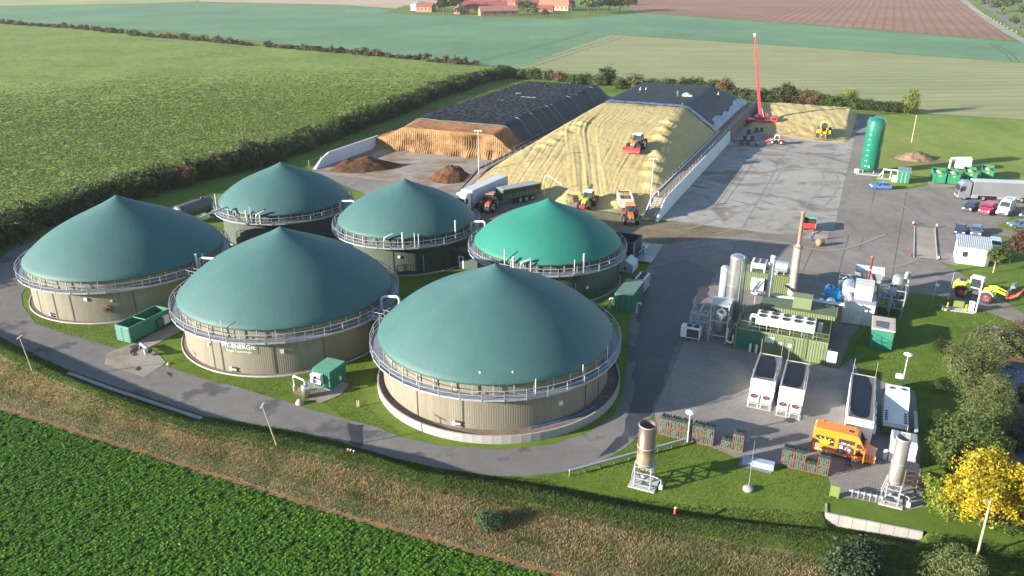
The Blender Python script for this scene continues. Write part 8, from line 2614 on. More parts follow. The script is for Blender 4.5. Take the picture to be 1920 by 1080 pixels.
# ------------------------------------------------------------------ meadow side
gt = thing('storage_silo', 'tall glossy green cylindrical silo with rows of white marks', 'silo', W(2.0, 198.0), ROT)
RS = 1.95
MB().lathe([(RS * 0.55, 0.5), (RS * 0.92, 1.0), (RS, 1.5), (RS, 11.7), (RS * 0.93, 12.15), (RS * 0.7, 12.5), (RS * 0.35, 12.72), (0.0, 12.8)], 48).build('shell', mat('silo_gloss_green', (0.012, 0.16, 0.105), (0.01, 0.135, 0.09), 0.22, ns=0.4, coat=0.4), gt)
for k in range(8):
    z = 1.9 + 1.2 * k
    MB().box(-0.42, -RS - 0.03, z, 0.08, -RS + 0.1, z + 0.07, M=Matrix.Rotation(R(-22), 4, 'Z')).build('level_mark', WHITE, gt)
MB().box(0.5, -RS - 0.03, 1.7, 0.9, -RS + 0.15, 2.05, M=Matrix.Rotation(R(-22), 4, 'Z')).build('name_plate', WHITE, gt)
for a in (0, 90, 180, 270):
    c, s = math.cos(R(a + 45)), math.sin(R(a + 45))
    MB().bar((RS * 0.8 * c, RS * 0.8 * s, 0), (RS * 0.85 * c, RS * 0.85 * s, 1.4), 0.18).build('leg', STEEL, gt)
for a in (30, 150):
    c, s = math.cos(R(a)), math.sin(R(a))
    MB().box(RS * 0.9 * c - 0.12, RS * 0.9 * s - 0.12, 12.0, RS * 0.9 * c + 0.12, RS * 0.9 * s + 0.12, 12.7).build('lifting_lug', GREEN_CT, gt)
MB().box(-2.6, -2.6, 0, 2.6, 2.6, 0.2).build('foundation', CONCRETE_LIGHT, gt)
MB().box(-3.0, -1.8, 0.2, -2.0, -0.6, 0.9).build('valve_box', WHITE, gt)
pr = site_thing('pump_rig', 'white pipe rack between the green silo and its hut', 'pipe rack', 5.0, 193.6)
for x in (0, 1.6, 3.2):
    MB().bar((x, 0, 0), (x, 0, 2.2), 0.16).build('post', WHITE, pr)
MB().bar((0, 0, 2.2), (3.2, 0, 2.2), 0.2).build('beam', WHITE, pr)
MB().tube(pipe_path([(-0.5, 0.8, 0.5), (0.2, 0.3, 2.0), (3.0, 0.3, 2.0), (3.2, 0.3, 0.4)], 0.4), 0.15, 8).build('pipe', WHITE_PIPE, pr)
MB().box(-1.0, -0.8, 0, 4.0, 1.0, 0.12).build('slab', CONCRETE_LIGHT, pr)
hu = site_thing('pump_hut', 'small green hut with a grey pitched roof beside the green silo', 'hut', 8.0, 190.8)
MB().box(0, 0, 0.1, 2.4, 2.6, 2.6).build('walls', GREEN_CT, hu)
MB().corr((0, -0.01), (2.4, -0.01), 0.1, 2.6, 0.4, 0.05).build('front_sheet', GREEN_CT, hu)
MB().add([(-0.15, -0.2, 2.62), (2.55, -0.2, 2.62), (2.55, 2.8, 2.95), (-0.15, 2.8, 2.95), (-0.15, -0.2, 2.72), (2.55, -0.2, 2.72), (2.55, 2.8, 3.05), (-0.15, 2.8, 3.05)], [(4, 5, 6, 7), (0, 1, 5, 4), (1, 2, 6, 5), (2, 3, 7, 6), (3, 0, 4, 7)]).build('roof', mat('hut_roof', (0.22, 0.33, 0.33), None, 0.45, 0.3), hu)
MB().box(-1.1, 0.2, 0.1, 0.0, 0.9, 1.5).build('white_cabinet', WHITE, hu)
for x in (0.8, 1.6):
    MB().box(x - 0.03, -0.1, 0.1, x + 0.03, -0.05, 2.5).build('door_bar', WHITE, hu)
M_CHIP = ground_mat('wood_chips', [(0.34, (0.36, 0.24, 0.15)), (0.6, (0.58, 0.44, 0.32))], 0.4, 1.5, 9.0, bump=0.06)
for k, (u, v, rz_, lab) in enumerate(((1760, 345, 0.10, 'green wood chip container nearest the green silo hut'), (1786, 347, 0.05, 'green wood chip container second from the silo hut'), (1818, 343, -0.03, 'green wood chip container third from the silo hut'), (1849, 339, -0.16, 'green wood chip container farthest from the silo hut'))):
    o = thing('chip_container', lab, 'container', at(u, v), ROT + rz_ * 0.5, 'wood chip containers on the apron')
    W2, L2, H2 = 2.4, 6.0, 2.2
    for a in ((-W2 / 2, 0, -W2 / 2 + 0.08, L2), (W2 / 2 - 0.08, 0, W2 / 2, L2), (-W2 / 2 + 0.08, L2 - 0.08, W2 / 2 - 0.08, L2), (-W2 / 2 + 0.08, 0, W2 / 2 - 0.08, 0.08)):
        MB().box(a[0], a[1], 0.2, a[2], a[3], H2).build('side_wall', mat('chip_bin_green', (0.02, 0.22, 0.11), (0.015, 0.16, 0.08), 0.5, ns=1), o)
    for j in range(5):
        for s in (-1, 1):
            MB().box(s * 1.0 - 0.16, -0.1, 0.35 + 0.36 * j, s * 1.0 + 0.16, 0.0, 0.5 + 0.36 * j).build('door_rib', MATS['chip_bin_green'], o)
    MB().box(-0.2, -0.03, 1.7, 0.2, 0.0, 1.95).build('plate', YELLOW, o)
    tr2 = MB()
    for a, b in (((-W2 / 2, 0), (-W2 / 2, L2)), ((W2 / 2, 0), (W2 / 2, L2)), ((-W2 / 2, 0), (W2 / 2, 0)), ((-W2 / 2, L2), (W2 / 2, L2))):
        tr2.bar((*a, H2), (*b, H2), 0.14)
    tr2.build('top_rim', MATS['chip_bin_green'], o)
    X, Y = np.meshgrid(np.linspace(-1.1, 1.1, 12), np.linspace(0.1, 5.9, 24), indexing='ij')
    Z = 1.55 + 0.75 * np.exp(-((Y - 3) / 2.4) ** 2) * np.exp(-(X / 1.1) ** 2) + 0.12 * fbm(X, Y, 1.2, 3, k + 1.0)
    n2, m2_ = X.shape
    i, j = np.meshgrid(np.arange(n2 - 1), np.arange(m2_ - 1), indexing='ij'); a = (i * m2_ + j).ravel()
    put('wood_chips', np_mesh('wood_chips', np.stack([X, Y, Z], -1).reshape(-1, 3), np.stack([a, a + m2_, a + m2_ + 1, a + 1], -1), smooth_=True), M_CHIP, o)
wt_ = thing('loading_bin', 'white boxy bin with a white pipe behind the wood chip containers', 'bin', at(1803, 318), ROT)
MB().prism([(-1.6, 0.5), (-1.5, 2.6), (1.6, 2.9), (1.7, 0.5)], -1.3, 1.3).build('bin', WHITE, wt_, 0.05)
MB().tube(pipe_path([(-2.6, 0, 0), (-2.6, 0, 2.4), (-1.5, 0, 2.5)], 0.3), 0.25, 10).build('pipe', WHITE_PIPE, wt_)
for x in (-1.3, 1.3):
    MB().bar((x, -1, 0), (x, -1, 0.6), 0.15).build('leg', STEEL, wt_); MB().bar((x, 1, 0), (x, 1, 0.6), 0.15).build('leg', STEEL, wt_)
po = thing('timber_post', 'slim pale pole standing on the meadow', 'pole', survey(1709, 267))
MB().cyl((0, 0, 0), (0, 0, 7.2), 0.10, 0.07, n=8).build('shaft', mat('pale_timber', (0.62, 0.54, 0.36), None, 0.8), po)
MB().box(-0.25, -0.05, 7.1, 0.25, 0.05, 7.2).build('crosspiece', MATS['pale_timber'], po)

# ------------------------------------------------------------------ weighbridge, weigh house and small yard things
wbp = srect
A_, B_, C_, D_ = survey(1713, 483), survey(1757, 488), survey(1753, 428), survey(1715, 425)
wb = thing('weighbridge', 'flush vehicle weighbridge with pale side kerbs', 'weighbridge', (0, 0, 0))
MB().add([(v.x, v.y, 0.05) for v in (A_, B_, C_, D_)] + [(v.x, v.y, 0.075) for v in (A_, B_, C_, D_)], [(4, 5, 6, 7), (0, 1, 5, 4), (1, 2, 6, 5), (2, 3, 7, 6), (3, 0, 4, 7)]).build('deck', G_SLAB, wb)
for a, b in ((A_, D_), (B_, C_)):
    MB().bar(a + Vector((0, 0, 0.17)), b + Vector((0, 0, 0.11)), 0.14, 0.11).build('side_kerb', CONCRETE, wb)
for a, b in ((A_, B_), (D_, C_)):
    MB().bar(a + Vector((0, 0, 0.07)), b + Vector((0, 0, 0.07)), 0.15, 0.03).build('joint_steel', DARK, wb)
for k, (u, v, lab) in enumerate(((1712, 422, 'red and white bollard at the far corner of the weighbridge, yard side'), (1756, 427, 'red and white bollard at the far corner of the weighbridge, parking side'),
                                 (1708, 482, 'red bollard at the near corner of the weighbridge, yard side'), (1759, 488, 'red and white bollard at the near corner of the weighbridge, house side'))):
    o = thing('bollard', lab, 'bollard', at(u, v), sc=0.72)
    MB().cyl((0, 0, 0), (0, 0, 0.45), 0.24, n=14).build('lower_band', REDLAMP, o)
    MB().cyl((0, 0, 0.45), (0, 0, 0.8), 0.22, n=14).build('upper_band', REDLAMP if k == 2 else WHITE, o)
    MB().lathe([(0.0, 0.98), (0.12, 0.95), (0.2, 0.8)], 14).build('cap', REDLAMP if k == 2 else WHITE, o)
wh = site_thing('weigh_house', 'small white weigh house with a ribbed metal roof', 'house', 16.6, 139.8)
MB().box(0, 0, 0, 4.6, 4.6, 2.75).build('walls', mat('render_white', (0.84, 0.83, 0.80), (0.74, 0.73, 0.7), 0.7, ns=0.7, amt=0.3), wh)
MB().add([(-0.2, -0.25, 2.76), (4.8, -0.25, 2.76), (4.8, 4.9, 3.35), (-0.2, 4.9, 3.35), (-0.2, -0.25, 2.86), (4.8, -0.25, 2.86), (4.8, 4.9, 3.45), (-0.2, 4.9, 3.45)], [(4, 5, 6, 7), (3, 2, 1, 0), (0, 1, 5, 4), (1, 2, 6, 5), (2, 3, 7, 6), (3, 0, 4, 7)]).build('roof', mat('ribbed_roof', (0.48, 0.51, 0.55), None, 0.4, 0.3), wh)
for k in range(17):
    x = -0.15 + 0.305 * k
    MB().add([(x, -0.25, 2.86), (x + 0.1, -0.25, 2.86), (x + 0.1, 4.9, 3.45), (x, 4.9, 3.45), (x, -0.25, 2.92), (x + 0.1, -0.25, 2.92), (x + 0.1, 4.9, 3.51), (x, 4.9, 3.51)], [(4, 5, 6, 7), (0, 1, 5, 4), (1, 2, 6, 5), (3, 0, 4, 7)]).build('roof_rib', mat('roof_rib_pale', (0.66, 0.68, 0.7), None, 0.4, 0.3), wh)
wn_ = MB().box(0.75, -0.05, 1.2, 1.5, 0.0, 2.1).build('window', DARK, wh)
MB().box(0.82, -0.065, 1.27, 1.43, -0.05, 2.03).build('pane', GLASS, wn_)
MB().box(-0.05, 0.6, 1.1, 0.0, 1.6, 2.1).build('window', DARK, wh)
MB().box(4.0, -0.04, 1.6, 4.2, 0.0, 1.7).build('wall_lamp', mat('lamp_beige', (0.6, 0.55, 0.45), None, 0.5), wh)
bk = site_thing('bicycle', 'bicycle leaning against the white weigh house', 'bicycle', 18.6, 139.45)
for x in (-0.52, 0.52):
    MB().lathe([(0.33, -0.02), (0.35, 0.0), (0.33, 0.02), (0.31, 0.0), (0.33, -0.02)], 20).build('wheel', DARK, bk)
    bk.children[-1].rotation_euler = (R(90), 0, 0); bk.children[-1].location = (x, 0, 0.36)
fb = MB()
for a, b in (((-0.52, 0, 0.36), (-0.15, 0, 0.85)), ((-0.15, 0, 0.85), (0.4, 0, 0.85)), ((0.4, 0, 0.95), (0.52, 0, 0.36)), ((-0.05, 0, 0.32), (0.4, 0, 0.82)), ((-0.05, 0, 0.32), (-0.2, 0, 0.95)), ((-0.52, 0, 0.36), (-0.05, 0, 0.32))):
    fb.bar(a, b, 0.035)
fb.build('frame', STEEL, bk)
MB().box(-0.32, -0.07, 0.95, -0.08, 0.07, 1.02).build('saddle', DARK, bk)
MB().bar((0.38, -0.25, 1.02), (0.38, 0.25, 1.02), 0.035).build('handlebar', DARK, bk)
tt = thing('tipping_trailer', 'small green and red tipping trailer loaded with brown clods', 'trailer', at(1517, 430), heading((1519, 415), (1515, 440)))
for a in ((-2.0, -1.1, 2.0, -1.02), (-2.0, 1.02, 2.0, 1.1), (-2.0, -1.02, -1.92, 1.02)):
    MB().box(a[0], a[1], 0.9, a[2], a[3], 1.75).build('side_board', mat('mint_green', (0.05, 0.34, 0.20), None, 0.5), tt)
MB().box(1.92, -1.02, 0.9, 2.0, 1.02, 1.65).build('tail_board', RED, tt)
MB().box(-2.0, -1.1, 0.8, 2.0, 1.1, 0.9).build('floor', RED, tt)
X, Y = np.meshgrid(np.linspace(-1.9, 1.9, 18), np.linspace(-1, 1, 10), indexing='ij')
Z = 1.45 + 0.22 * fbm(X, Y, 1.5, 3, 2.0)
i, j = np.meshgrid(np.arange(17), np.arange(9), indexing='ij'); a = (i * 10 + j).ravel()
put('load', np_mesh('load', np.stack([X, Y, Z], -1).reshape(-1, 3), np.stack([a, a + 10, a + 11, a + 1], -1)), M_COMP, tt)
for s in (-1, 1):
    for x in (-0.6, 0.6):
        wheel(tt, x, s * 0.85, 0.42, 0.3)
MB().bar((2.0, 0, 0.75), (3.3, 0, 0.5), 0.14).build('drawbar', RED, tt)
ba = thing('round_bale', 'single weathered round bale near the small trailer', 'bale', at(1537, 461), R(20))
MB().lathe([(0.0, -0.6), (0.55, -0.58), (0.62, -0.5), (0.64, 0.0), (0.62, 0.5), (0.55, 0.58), (0.0, 0.6)], 24).build('straw', mat('bale_straw', (0.24, 0.19, 0.11), (0.14, 0.11, 0.07), 0.9, ns=5, bump=0.05), ba)
ba.children[0].rotation_euler = (0, R(90), 0); ba.children[0].location = (0, 0, 0.62)
bn = MB()
for x in (-0.3, 0.0, 0.3):
    bn.tube([(x, 0.645 * math.cos(t), 0.62 + 0.645 * math.sin(t)) for t in np.linspace(0, 2 * math.pi, 25)[:-1]], 0.012, 4, closed=True)
bn.build('twine', WOOD, ba)
person('person in dark clothing walking near the round bale', at(1522, 452), R(60), 1, DARK, NAVY, DARK)
# reel and tools at the foot of the stairs
yr = thing('hose_reel', 'yellow ring shaped hose reel at the foot of the stairs', 'hose reel', at(1210, 411), 0)
MB().lathe([(0.28, 0.1), (0.4, 0.02), (0.75, 0.02), (0.85, 0.15), (0.75, 0.3), (0.4, 0.3), (0.28, 0.2), (0.28, 0.1)], 26).build('coil', YELLOW, yr)
MB().cyl((0, 0, 0), (0, 0, 0.34), 0.2, n=12).build('hub', DARK, yr)
mp = thing('motor_pump', 'dark motor pump beside the yellow hose reel', 'pump', at(1216, 404), 0.4)
MB().box(-0.9, -0.4, 0.2, 0.5, 0.4, 0.8).build('engine', DARK, mp, 0.05)
MB().cyl((0.5, 0, 0.5), (1.0, 0, 0.5), 0.3, n=14).build('pump_head', ALU, mp)
for x in (-0.6, 0.4):
    for s in (-1, 1):
        wheel(mp, x, s * 0.5, 0.22, 0.14)
gst = W(-34.9, 148.6); gst.z = 2.95
person('person in pale trousers standing on top of the stairs', gst, R(200), 0, DARK, mat('pale_denim', (0.5, 0.55, 0.62), None, 0.8), DARK)
# people and gear on the sheeted maize
spots = [(1182, 173, 2, 'dark clad worker crouching farthest left on the black sheet'), (1199, 174, 2, 'light clad worker crouching second from the left on the black sheet'), (1210, 174, 2, 'worker bending third from the left on the black sheet'),
         (1224, 172, 0, 'dark clad worker standing upright on the black sheet'), (1260, 172, 0, 'worker standing before the straw strewn patch of sheet'), (1271, 181, 1, 'worker in teal jacket walking on the black sheet'),
         (1279, 205, 0, 'dark clad worker standing alone on the blue film edge'), (1347, 184, 1, 'light clad worker on the steep side of the black sheet')]
jk = [DARK, WHITE, mat('grey_cloth', (0.4, 0.4, 0.4), None, 0.8), DARK, DARK, mat('teal_cloth', (0.05, 0.35, 0.3), None, 0.8), DARK, mat('cream_cloth', (0.7, 0.62, 0.52), None, 0.8)]
tq = [DARK, DARK, DARK, NAVY, mat('brown_cloth', (0.2, 0.15, 0.1), None, 0.8), MATS['teal_cloth'], DARK, DARK]
for (u, v, ps2, lab), a, b in zip(spots, jk, tq):
    g = on_heap(u, v, lambda p, q: hB(p, q) + 0.42)
    person(lab, g, random.random() * 6.28, ps2, a, b, a, 'workers on the sheeted maize')
for k, (u, v, m, lab) in enumerate(((1287, 180, mat('film_pale_green', (0.62, 0.68, 0.5), None, 0.6), 'pale crumpled roll of film beside the teal worker'), (1295, 181, WHITE, 'white sack beside the pale roll of film'), (1194, 195, DARK, 'dark bundle of bags on the blue film edge'), (1214, 197, DARK, 'flat dark bundle of bags on the blue film, second one'))):
    g = on_heap(u, v, lambda p, q: hB(p, q) + 0.4)
    o = MB().lathe([(0.0, 0.75), (0.4, 0.7), (0.8, 0.45), (1.0, 0.1), (1.0, 0.0)], 11).build('film_roll' if k < 1 else 'sack', m)
    o.location = g; o.scale = ((1.3, 0.9, 1.3), (0.7, 0.5, 0.6), (1.6, 0.6, 0.5), (1.0, 0.5, 0.4))[k]
    tag(o, lab, 'roll' if k < 1 else 'sack')

# ------------------------------------------------------------------ masts and lamps
def light_mast(label, loc, h, z0=0.0):
    o = thing('light_mast', label, 'light mast', loc)
    MB().cyl((0, 0, 0), (0, 0, h), 0.11, 0.07, n=10).build('pole', mat('mast_pale', (0.66, 0.66, 0.66), None, 0.45, 0.2), o)
    MB().bar((-0.8, 0, h), (0.8, 0, h), 0.1).build('crossarm', STEEL, o)
    for x in (-0.6, 0.0, 0.6):
        MB().box(x - 0.22, -0.22, h + 0.02, x + 0.22, 0.12, h + 0.32).build('floodlight', LAMP, o, 0.03)
    MB().box(-0.15, -0.3, h * 0.42, 0.15, -0.05, h * 0.42 + 0.35).build('junction_box', WHITE, o)
    return o
m1 = W(-76.6, 154.0); light_mast('slim light mast in front of the orange cut face', m1, 11.2)
m2 = W(-35.4, 144.6); light_mast('slim light mast rising beside the stairs', Vector((m2.x, m2.y, 0.8)), 10.2)
def street_lamp(label, u, v, z, h, wood=False):
    o = thing('street_lamp', label, 'lamp post', survey(u, v, z), R(10))
    m = mat('pole_timber', (0.48, 0.40, 0.27), (0.36, 0.3, 0.2), 0.8, ns=3)
    MB().cyl((0, 0, -0.3), (0, 0, h), 0.075, 0.05, n=8).build('pole', m, o)
    MB().box(-0.1, -0.5, h, 0.1, 0.5, h + 0.07).build('lamp_head', ALU, o, 0.02)
    return o
l1 = street_lamp('leaning timber lamp pole at the far left of the bank', 62, 699, 1.2, 4.6); l1.rotation_euler = (0, R(-6), 0)
l2 = street_lamp('leaning timber lamp pole on the bank before the road bend', 519, 836, 1.5, 4.6); l2.rotation_euler = (0, R(-11), 0)
tp = thing('telegraph_pole', 'tilted wooden pole with a crossbar beside the yellow tree', 'pole', survey(1832, 1042, 0.0), 0)
tp.rotation_euler = (R(-6), R(4), R(8))
MB().cyl((0, 0, -0.3), (0, 0, 5.2), 0.11, 0.08, n=10).build('shaft', mat('pole_timber', (0.48, 0.40, 0.27), (0.36, 0.3, 0.2), 0.8, ns=3), tp)
MB().bar((-0.6, 0, 5.2), (0.6, 0, 5.2), 0.12).build('crossbar', MATS['pole_timber'], tp)
lp = thing('street_lamp', 'white straight lamp pole in front of the lime loader', 'lamp post', survey(1829, 586))
MB().cyl((0, 0, 0), (0, 0, 5.2), 0.11, 0.08, n=10).build('pole', WHITE, lp)
MB().box(-0.12, -0.35, 5.2, 0.12, 0.2, 5.3).build('lamp_head', ALU, lp)
fp = thing('flag_pole', 'bare thin pole on the lawn between windsock and loader', 'pole', survey(1778, 560))
MB().cyl((0, 0, 0), (0, 0, 4.2), 0.035, n=6).build('shaft', STEEL, fp); MB().cyl((0, 0, 0), (0, 0, 0.1), 0.12, n=8).build('foot', CONCRETE, fp)
wsk = thing('windsock', 'small pink and white windsock on a thin mast', 'windsock', survey(1748, 566))
MB().cyl((0, 0, 0), (0, 0, 3.1), 0.045, n=8).build('mast', STEEL, wsk)
MB().lathe([(0.26, 0.0), (0.24, -0.35)], 14).build('sock_upper', WHITE, wsk); wsk.children[-1].location = (0.1, 0, 3.1); wsk.children[-1].rotation_euler = (0, R(25), 0)
MB().lathe([(0.24, 0.0), (0.15, -0.75), (0.0, -0.76)], 14).build('sock_lower', mat('sock_pink', (0.75, 0.4, 0.38), None, 0.7), wsk); wsk.children[-1].location = (0.24, 0, 2.79); wsk.children[-1].rotation_euler = (0, R(12), 0)
mh = thing('metering_station', 'grey cabinets and yellow posts of a metering station on the lawn', 'metering station', survey(1796, 582), R(-20))
MB().box(-2.0, -0.6, 0, 2.0, 1.0, 0.08).build('slab', CONCRETE, mh)
for x in (-1.4, 0.9):
    MB().cyl((x, -0.2, 0.05), (x, -0.2, 1.1), 0.16, 0.10, n=10).build('guard_post', YELLOW, mh)
MB().box(-0.7, 0.0, 0.5, 0.6, 0.12, 1.4).build('screen_panel', mat('olive_panel', (0.18, 0.24, 0.06), None, 0.6), mh)
MB().box(1.3, -0.1, 0.05, 1.9, 0.5, 1.5).build('cabinet', WHITE, mh, 0.02)
MB().cyl((-1.7, -0.5, 0.05), (-1.7, -0.5, 0.35), 0.45, n=18).build('well_ring', CONCRETE_LIGHT, mh)
ws = MB().lathe([(0.0, 0.1), (0.4, 0.1), (0.45, 0.0)], 16).build('well_cover', CONCRETE_LIGHT); ws.location = survey(1869, 614); tag(ws, 'round pale well cover in the lawn below the loader', 'well cover')
# fence of thin posts along the beet field
fn = thing('wire_fence', 'thin green wire mesh fence along the foot of the dry bank', 'fence')
pm_ = MB().cyl((0, 0, 0), (0, 0, 1.5), 0.03, n=5).mesh('fence_post'); FG = mat('fence_green', (0.03, 0.07, 0.045), None, 0.6); pm_.materials.append(FG)
path = [t + Vector((0, 0.25, 0)) for t, u in zip(bank_toe, bank_u) if -120 < u < 1500]
dist, last = 0.0, None
posts = []
for a, b in zip(path[:-1], path[1:]):
    n = max(1, int((b - a).length / 0.25))
    for k in range(n):
        p = a.lerp(b, k / n)
        if last is None or (p - last).length > 2.5:
            posts.append(p); last = p
for p in posts:
    s = put('fence_post', pm_, None, fn); s.location = p
wr = MB()
for z in (0.25, 0.5, 0.75, 1.0, 1.25, 1.45):
    wr.tube([p + Vector((0, 0, z)) for p in posts], 0.010, 4)
wr.build('wires', FG, fn)
vw = MB()
for a, b in zip(posts[:-1], posts[1:]):
    for k in range(1, 8):
        c = a.lerp(b, k / 8)
        vw.bar(c + Vector((0, 0, 0.05)), c + Vector((0, 0, 1.45)), 0.008)
vw.build('mesh_wires', FG, fn)
# posts of the fence behind the low white wall
f2 = thing('field_fence', 'row of thin pale posts behind the black sheeted pile', 'fence')
pw_ = MB().cyl((0, 0, 0), (0, 0, 1.6), 0.05, n=5).mesh('fence_post'); pw_.materials.append(mat('post_pale', (0.5, 0.52, 0.5), None, 0.6))
for k in range(26):
    s = put('fence_post', pw_, None, f2); s.location = W(-119.6, 150 + k * 4.6)
MB().tube([W(-119.6, 150 + k * 4.6, 1.5) for k in range(26)], 0.015, 4).build('wire', MATS['post_pale'], f2)

# ------------------------------------------------------------------ farmstead far behind
BRICK = mat('farm_brick', (0.33, 0.18, 0.12), (0.26, 0.14, 0.095), 0.85, ns=0.3)
TILE_R = mat('red_roof_tiles', (0.28, 0.075, 0.058), (0.20, 0.06, 0.05), 0.8, ns=0.2)
TILE_O = mat('orange_roof_tiles', (0.42, 0.145, 0.08), (0.34, 0.115, 0.065), 0.8, ns=0.2)
TILE_B = mat('brown_roof_sheet', (0.30, 0.15, 0.12), (0.24, 0.13, 0.10), 0.7, ns=0.2)
def barn(label, u, v, L, Wd, hw, hr, rz, roof, wall=BRICK, wins=4, cat='house', name='farm_building'):
    o = thing(name, label, cat, survey(u, v), rz)
    MB().prism([(-Wd / 2, 0), (-Wd / 2, hw), (0, hw + hr), (Wd / 2, hw), (Wd / 2, 0)], -L / 2, L / 2).build('walls', wall, o)
    o.children[0].rotation_euler = (0, 0, R(90))
    for s in (-1, 1):
        ov_ = 0.6
        sl = hr / (Wd / 2)
        e = Wd / 2 + ov_
        m = MB().add([(-L / 2 - 0.5, 0, hw + hr + 0.05), (L / 2 + 0.5, 0, hw + hr + 0.05), (L / 2 + 0.5, s * e, hw - ov_ * sl + 0.05), (-L / 2 - 0.5, s * e, hw - ov_ * sl + 0.05),
                      (-L / 2 - 0.5, 0, hw + hr + 0.3), (L / 2 + 0.5, 0, hw + hr + 0.3), (L / 2 + 0.5, s * e, hw - ov_ * sl + 0.3), (-L / 2 - 0.5, s * e, hw - ov_ * sl + 0.3)],
                     [(4, 5, 6, 7) if s < 0 else (7, 6, 5, 4), (0, 1, 2, 3), (2, 6, 7, 3), (0, 3, 7, 4), (1, 5, 6, 2)])
        m.build('roof', roof, o)
    for k in range(wins):
        x = -L / 2 + L * (k + 0.5) / wins
        for s in (-1, 1):
            MB().box(x - 0.6, s * (Wd / 2) - 0.06, hw * 0.35, x + 0.6, s * (Wd / 2) + 0.06, hw * 0.75).build('window', DARK, o)
    MB().box(L / 2 - 0.02, -1.2, 0, L / 2 + 0.08, 1.2, min(3.0, hw)).build('gate', mat('gate_dark', (0.12, 0.08, 0.06), None, 0.8), o)
    return o
fs = thing('farm_silo_tank', 'white round farm tank with a pale teal cone roof', 'tank', survey(788, 19))
MB().lathe([(9, 0), (9, 5.5)], 40).build('wall', WHITE, fs)
MB().lathe([(9.4, 5.4), (6, 7.4), (0.3, 8.8), (0.0, 8.8)], 40).build('roof', mat('pale_teal', (0.16, 0.30, 0.27), None, 0.6), fs)
barn('small brick barn with red roof beside the white farm tank', 799, 22, 16, 11, 5, 3.0, R(-18), TILE_R)
barn('low brick shed with pale gable left of the farm yard', 866, 26, 12, 10, 4.2, 3.2, R(-62), TILE_B)
barn('long low brick shed with pale gable nearest the field', 934, 29, 34, 11, 4.2, 3.6, R(14), TILE_B)
barn('long red roofed stable behind the low sheds', 905, 20, 46, 13, 4.5, 4.5, R(6), TILE_R)
barn('large brown roofed barn behind the stable', 895, 12, 60, 18, 6, 5, R(3), TILE_B, wins=8)
barn('tall hipped barn beside the dark silo tower', 950, 14, 20, 18, 6, 7, R(85), TILE_R)
barn('long red roofed farm house left of the orange roof', 992, 16, 30, 16, 6.5, 9, R(4), TILE_R, wins=6)
barn('big farm house with bright orange tiled roof and timber gable', 1044, 19, 30, 20, 5.5, 11, R(-22), TILE_O, mat('timber_gable', (0.36, 0.27, 0.22), None, 0.8), 7)
barn('small red roofed annex in front of the orange roof', 1024, 22, 14, 9, 3.2, 2.6, R(-10), TILE_R)
st_ = thing('tower_silo', 'dark round tower silo in the farm yard', 'silo', survey(966, 14)); MB().lathe([(4, 0), (4, 13), (3, 15), (0, 16)], 24).build('shell', mat('silo_dark', (0.12, 0.09, 0.09), None, 0.7), st_); MB().lathe([(4.1, 8), (4.2, 8.3), (4.1, 8.6)], 24).build('band', STEEL, st_)
sheet('farm_lawn', px((720, 24), (800, 28), (900, 30), (1060, 37), (1190, 25), (1150, 12), (760, 10)), 0.03, G_LAWN, 0.5, 15)
TREE_FAR = [crown_mesh('far_crown', lobes_round(0.62, 0.5, 0.40, 12, 400 + i), 1500, 0.055, 410 + i) for i in range(3)]
trk = MB().cyl((0, 0, 0), (0, 0, 0.5), 0.035, 0.02, n=6).mesh('far_trunk'); trk.materials.append(BARK)
def far_tree(label, u, v, h, w, m, group=None):
    o = thing('broadleaf_tree', label, 'tree', survey(u, v), random.random() * 6.28, group)
    c = put('crown', with_mat(random.choice(TREE_FAR), m), None, o); c.scale = (w, w, h)
    t = put('trunk', trk, None, o); t.scale = (h, h, h)
    return o
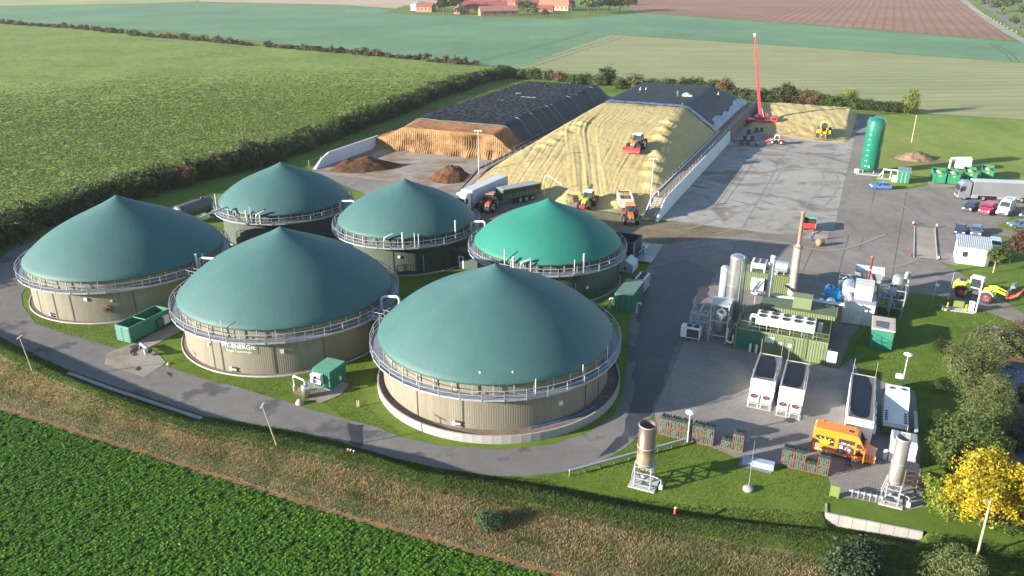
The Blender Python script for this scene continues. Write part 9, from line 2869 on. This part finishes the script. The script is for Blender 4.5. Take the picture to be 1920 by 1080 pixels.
for u, v, h, w, m, lab in ((832, 27, 17, 17, L_DARK, 'tall dark tree between white tank and low shed'), (856, 22, 16, 14, L_DARK, 'dark tree behind the low brick shed'), (868, 12, 16, 20, L_GREEN, 'green tree at the back of the farm yard'), (918, 8, 14, 24, L_DARK, 'dark trees behind the stable roof'),
                           (983, 26, 13, 20, L_OLIVE, 'round olive tree in the farm lawn'), (1001, 31, 9, 12, L_OLIVE, 'small olive tree nearest the field in the farm lawn'), (1022, 33, 7, 8, L_RUST, 'little russet tree on the farm lawn'), (1072, 22, 11, 9, L_RUST, 'brown tree in front of the timber gable'),
                           (1103, 26, 17, 18, L_BRIGHT, 'yellowish tree right of the timber gable'), (1122, 23, 16, 18, L_OLIVE, 'olive tree beside the yellowish farm tree'), (1142, 22, 17, 20, L_GREEN, 'green tree in the clump beside the ploughed field'), (1162, 22, 17, 20, L_DARK, 'dark tree of the clump beside the ploughed field'), (1178, 19, 15, 16, L_GREEN, 'last green tree of the clump at the ploughed field'),
                           (1110, 10, 17, 26, L_DARK, 'dark tree at the top edge behind the farm clump')):
    far_tree(lab, u, v, h, w, m)
for k, (u, v, h, w, m) in enumerate(((1826, 8, 9, 8, L_BRIGHT), (1842, 14, 9, 8, L_OLIVE), (1860, 22, 12, 12, L_OLIVE), (1876, 34, 8.5, 8, L_BRIGHT), (1890, 20, 13, 13, L_DARK), (1898, 52, 9, 7, L_GREEN), (1915, 34, 12, 12, L_GREEN), (1905, 14, 13, 14, L_OLIVE), (1918, 62, 8, 7, L_OLIVE), (1872, 10, 12, 12, L_OLIVE))):
    far_tree(('yellowish roadside tree at the top of the lane', 'olive roadside tree second along the lane', 'broad olive tree beside the far lane', 'young yellowish tree on the verge of the far lane', 'dark tall tree behind the far lane', 'young green tree nearest along the far lane', 'green tree at the photo edge behind the far lane', 'large olive tree in the top corner beyond the lane', 'small olive tree at the photo edge by the lane', 'tall olive tree behind the broad one at the far lane')[k], u, v, h, w, m, 'trees along the far lane')
fw = thing('verge_posts', 'row of white verge posts along the far lane', 'posts')
vp = MB().cyl((0, 0, 0), (0, 0, 1.2), 0.12, n=5).mesh('verge_post'); vp.materials.append(WHITE)
for k in range(16):
    s = put('verge_post', vp, None, fw); s.location = survey(1822, 16).lerp(survey(1905, 62), k / 15)

# ------------------------------------------------------------------ the air over the fields
hz_m = bpy.data.materials.new('thin_haze')
hz_m.use_nodes = True
hz_n = hz_m.node_tree.nodes
hz_n.remove(hz_n['Principled BSDF'])
hz_v = hz_n.new('ShaderNodeVolumePrincipled')
hz_v.inputs['Color'].default_value = (0.86, 0.92, 1.0, 1)
hz_v.inputs['Density'].default_value = 0.00007
hz_m.node_tree.links.new(hz_v.outputs[0], hz_n['Material Output'].inputs['Volume'])
hz = MB().box(-4200, -300, -2.5, 4200, 6200, 60).build('haze', hz_m)
setting(hz, 'stuff', 'thin pale haze over the far fields')
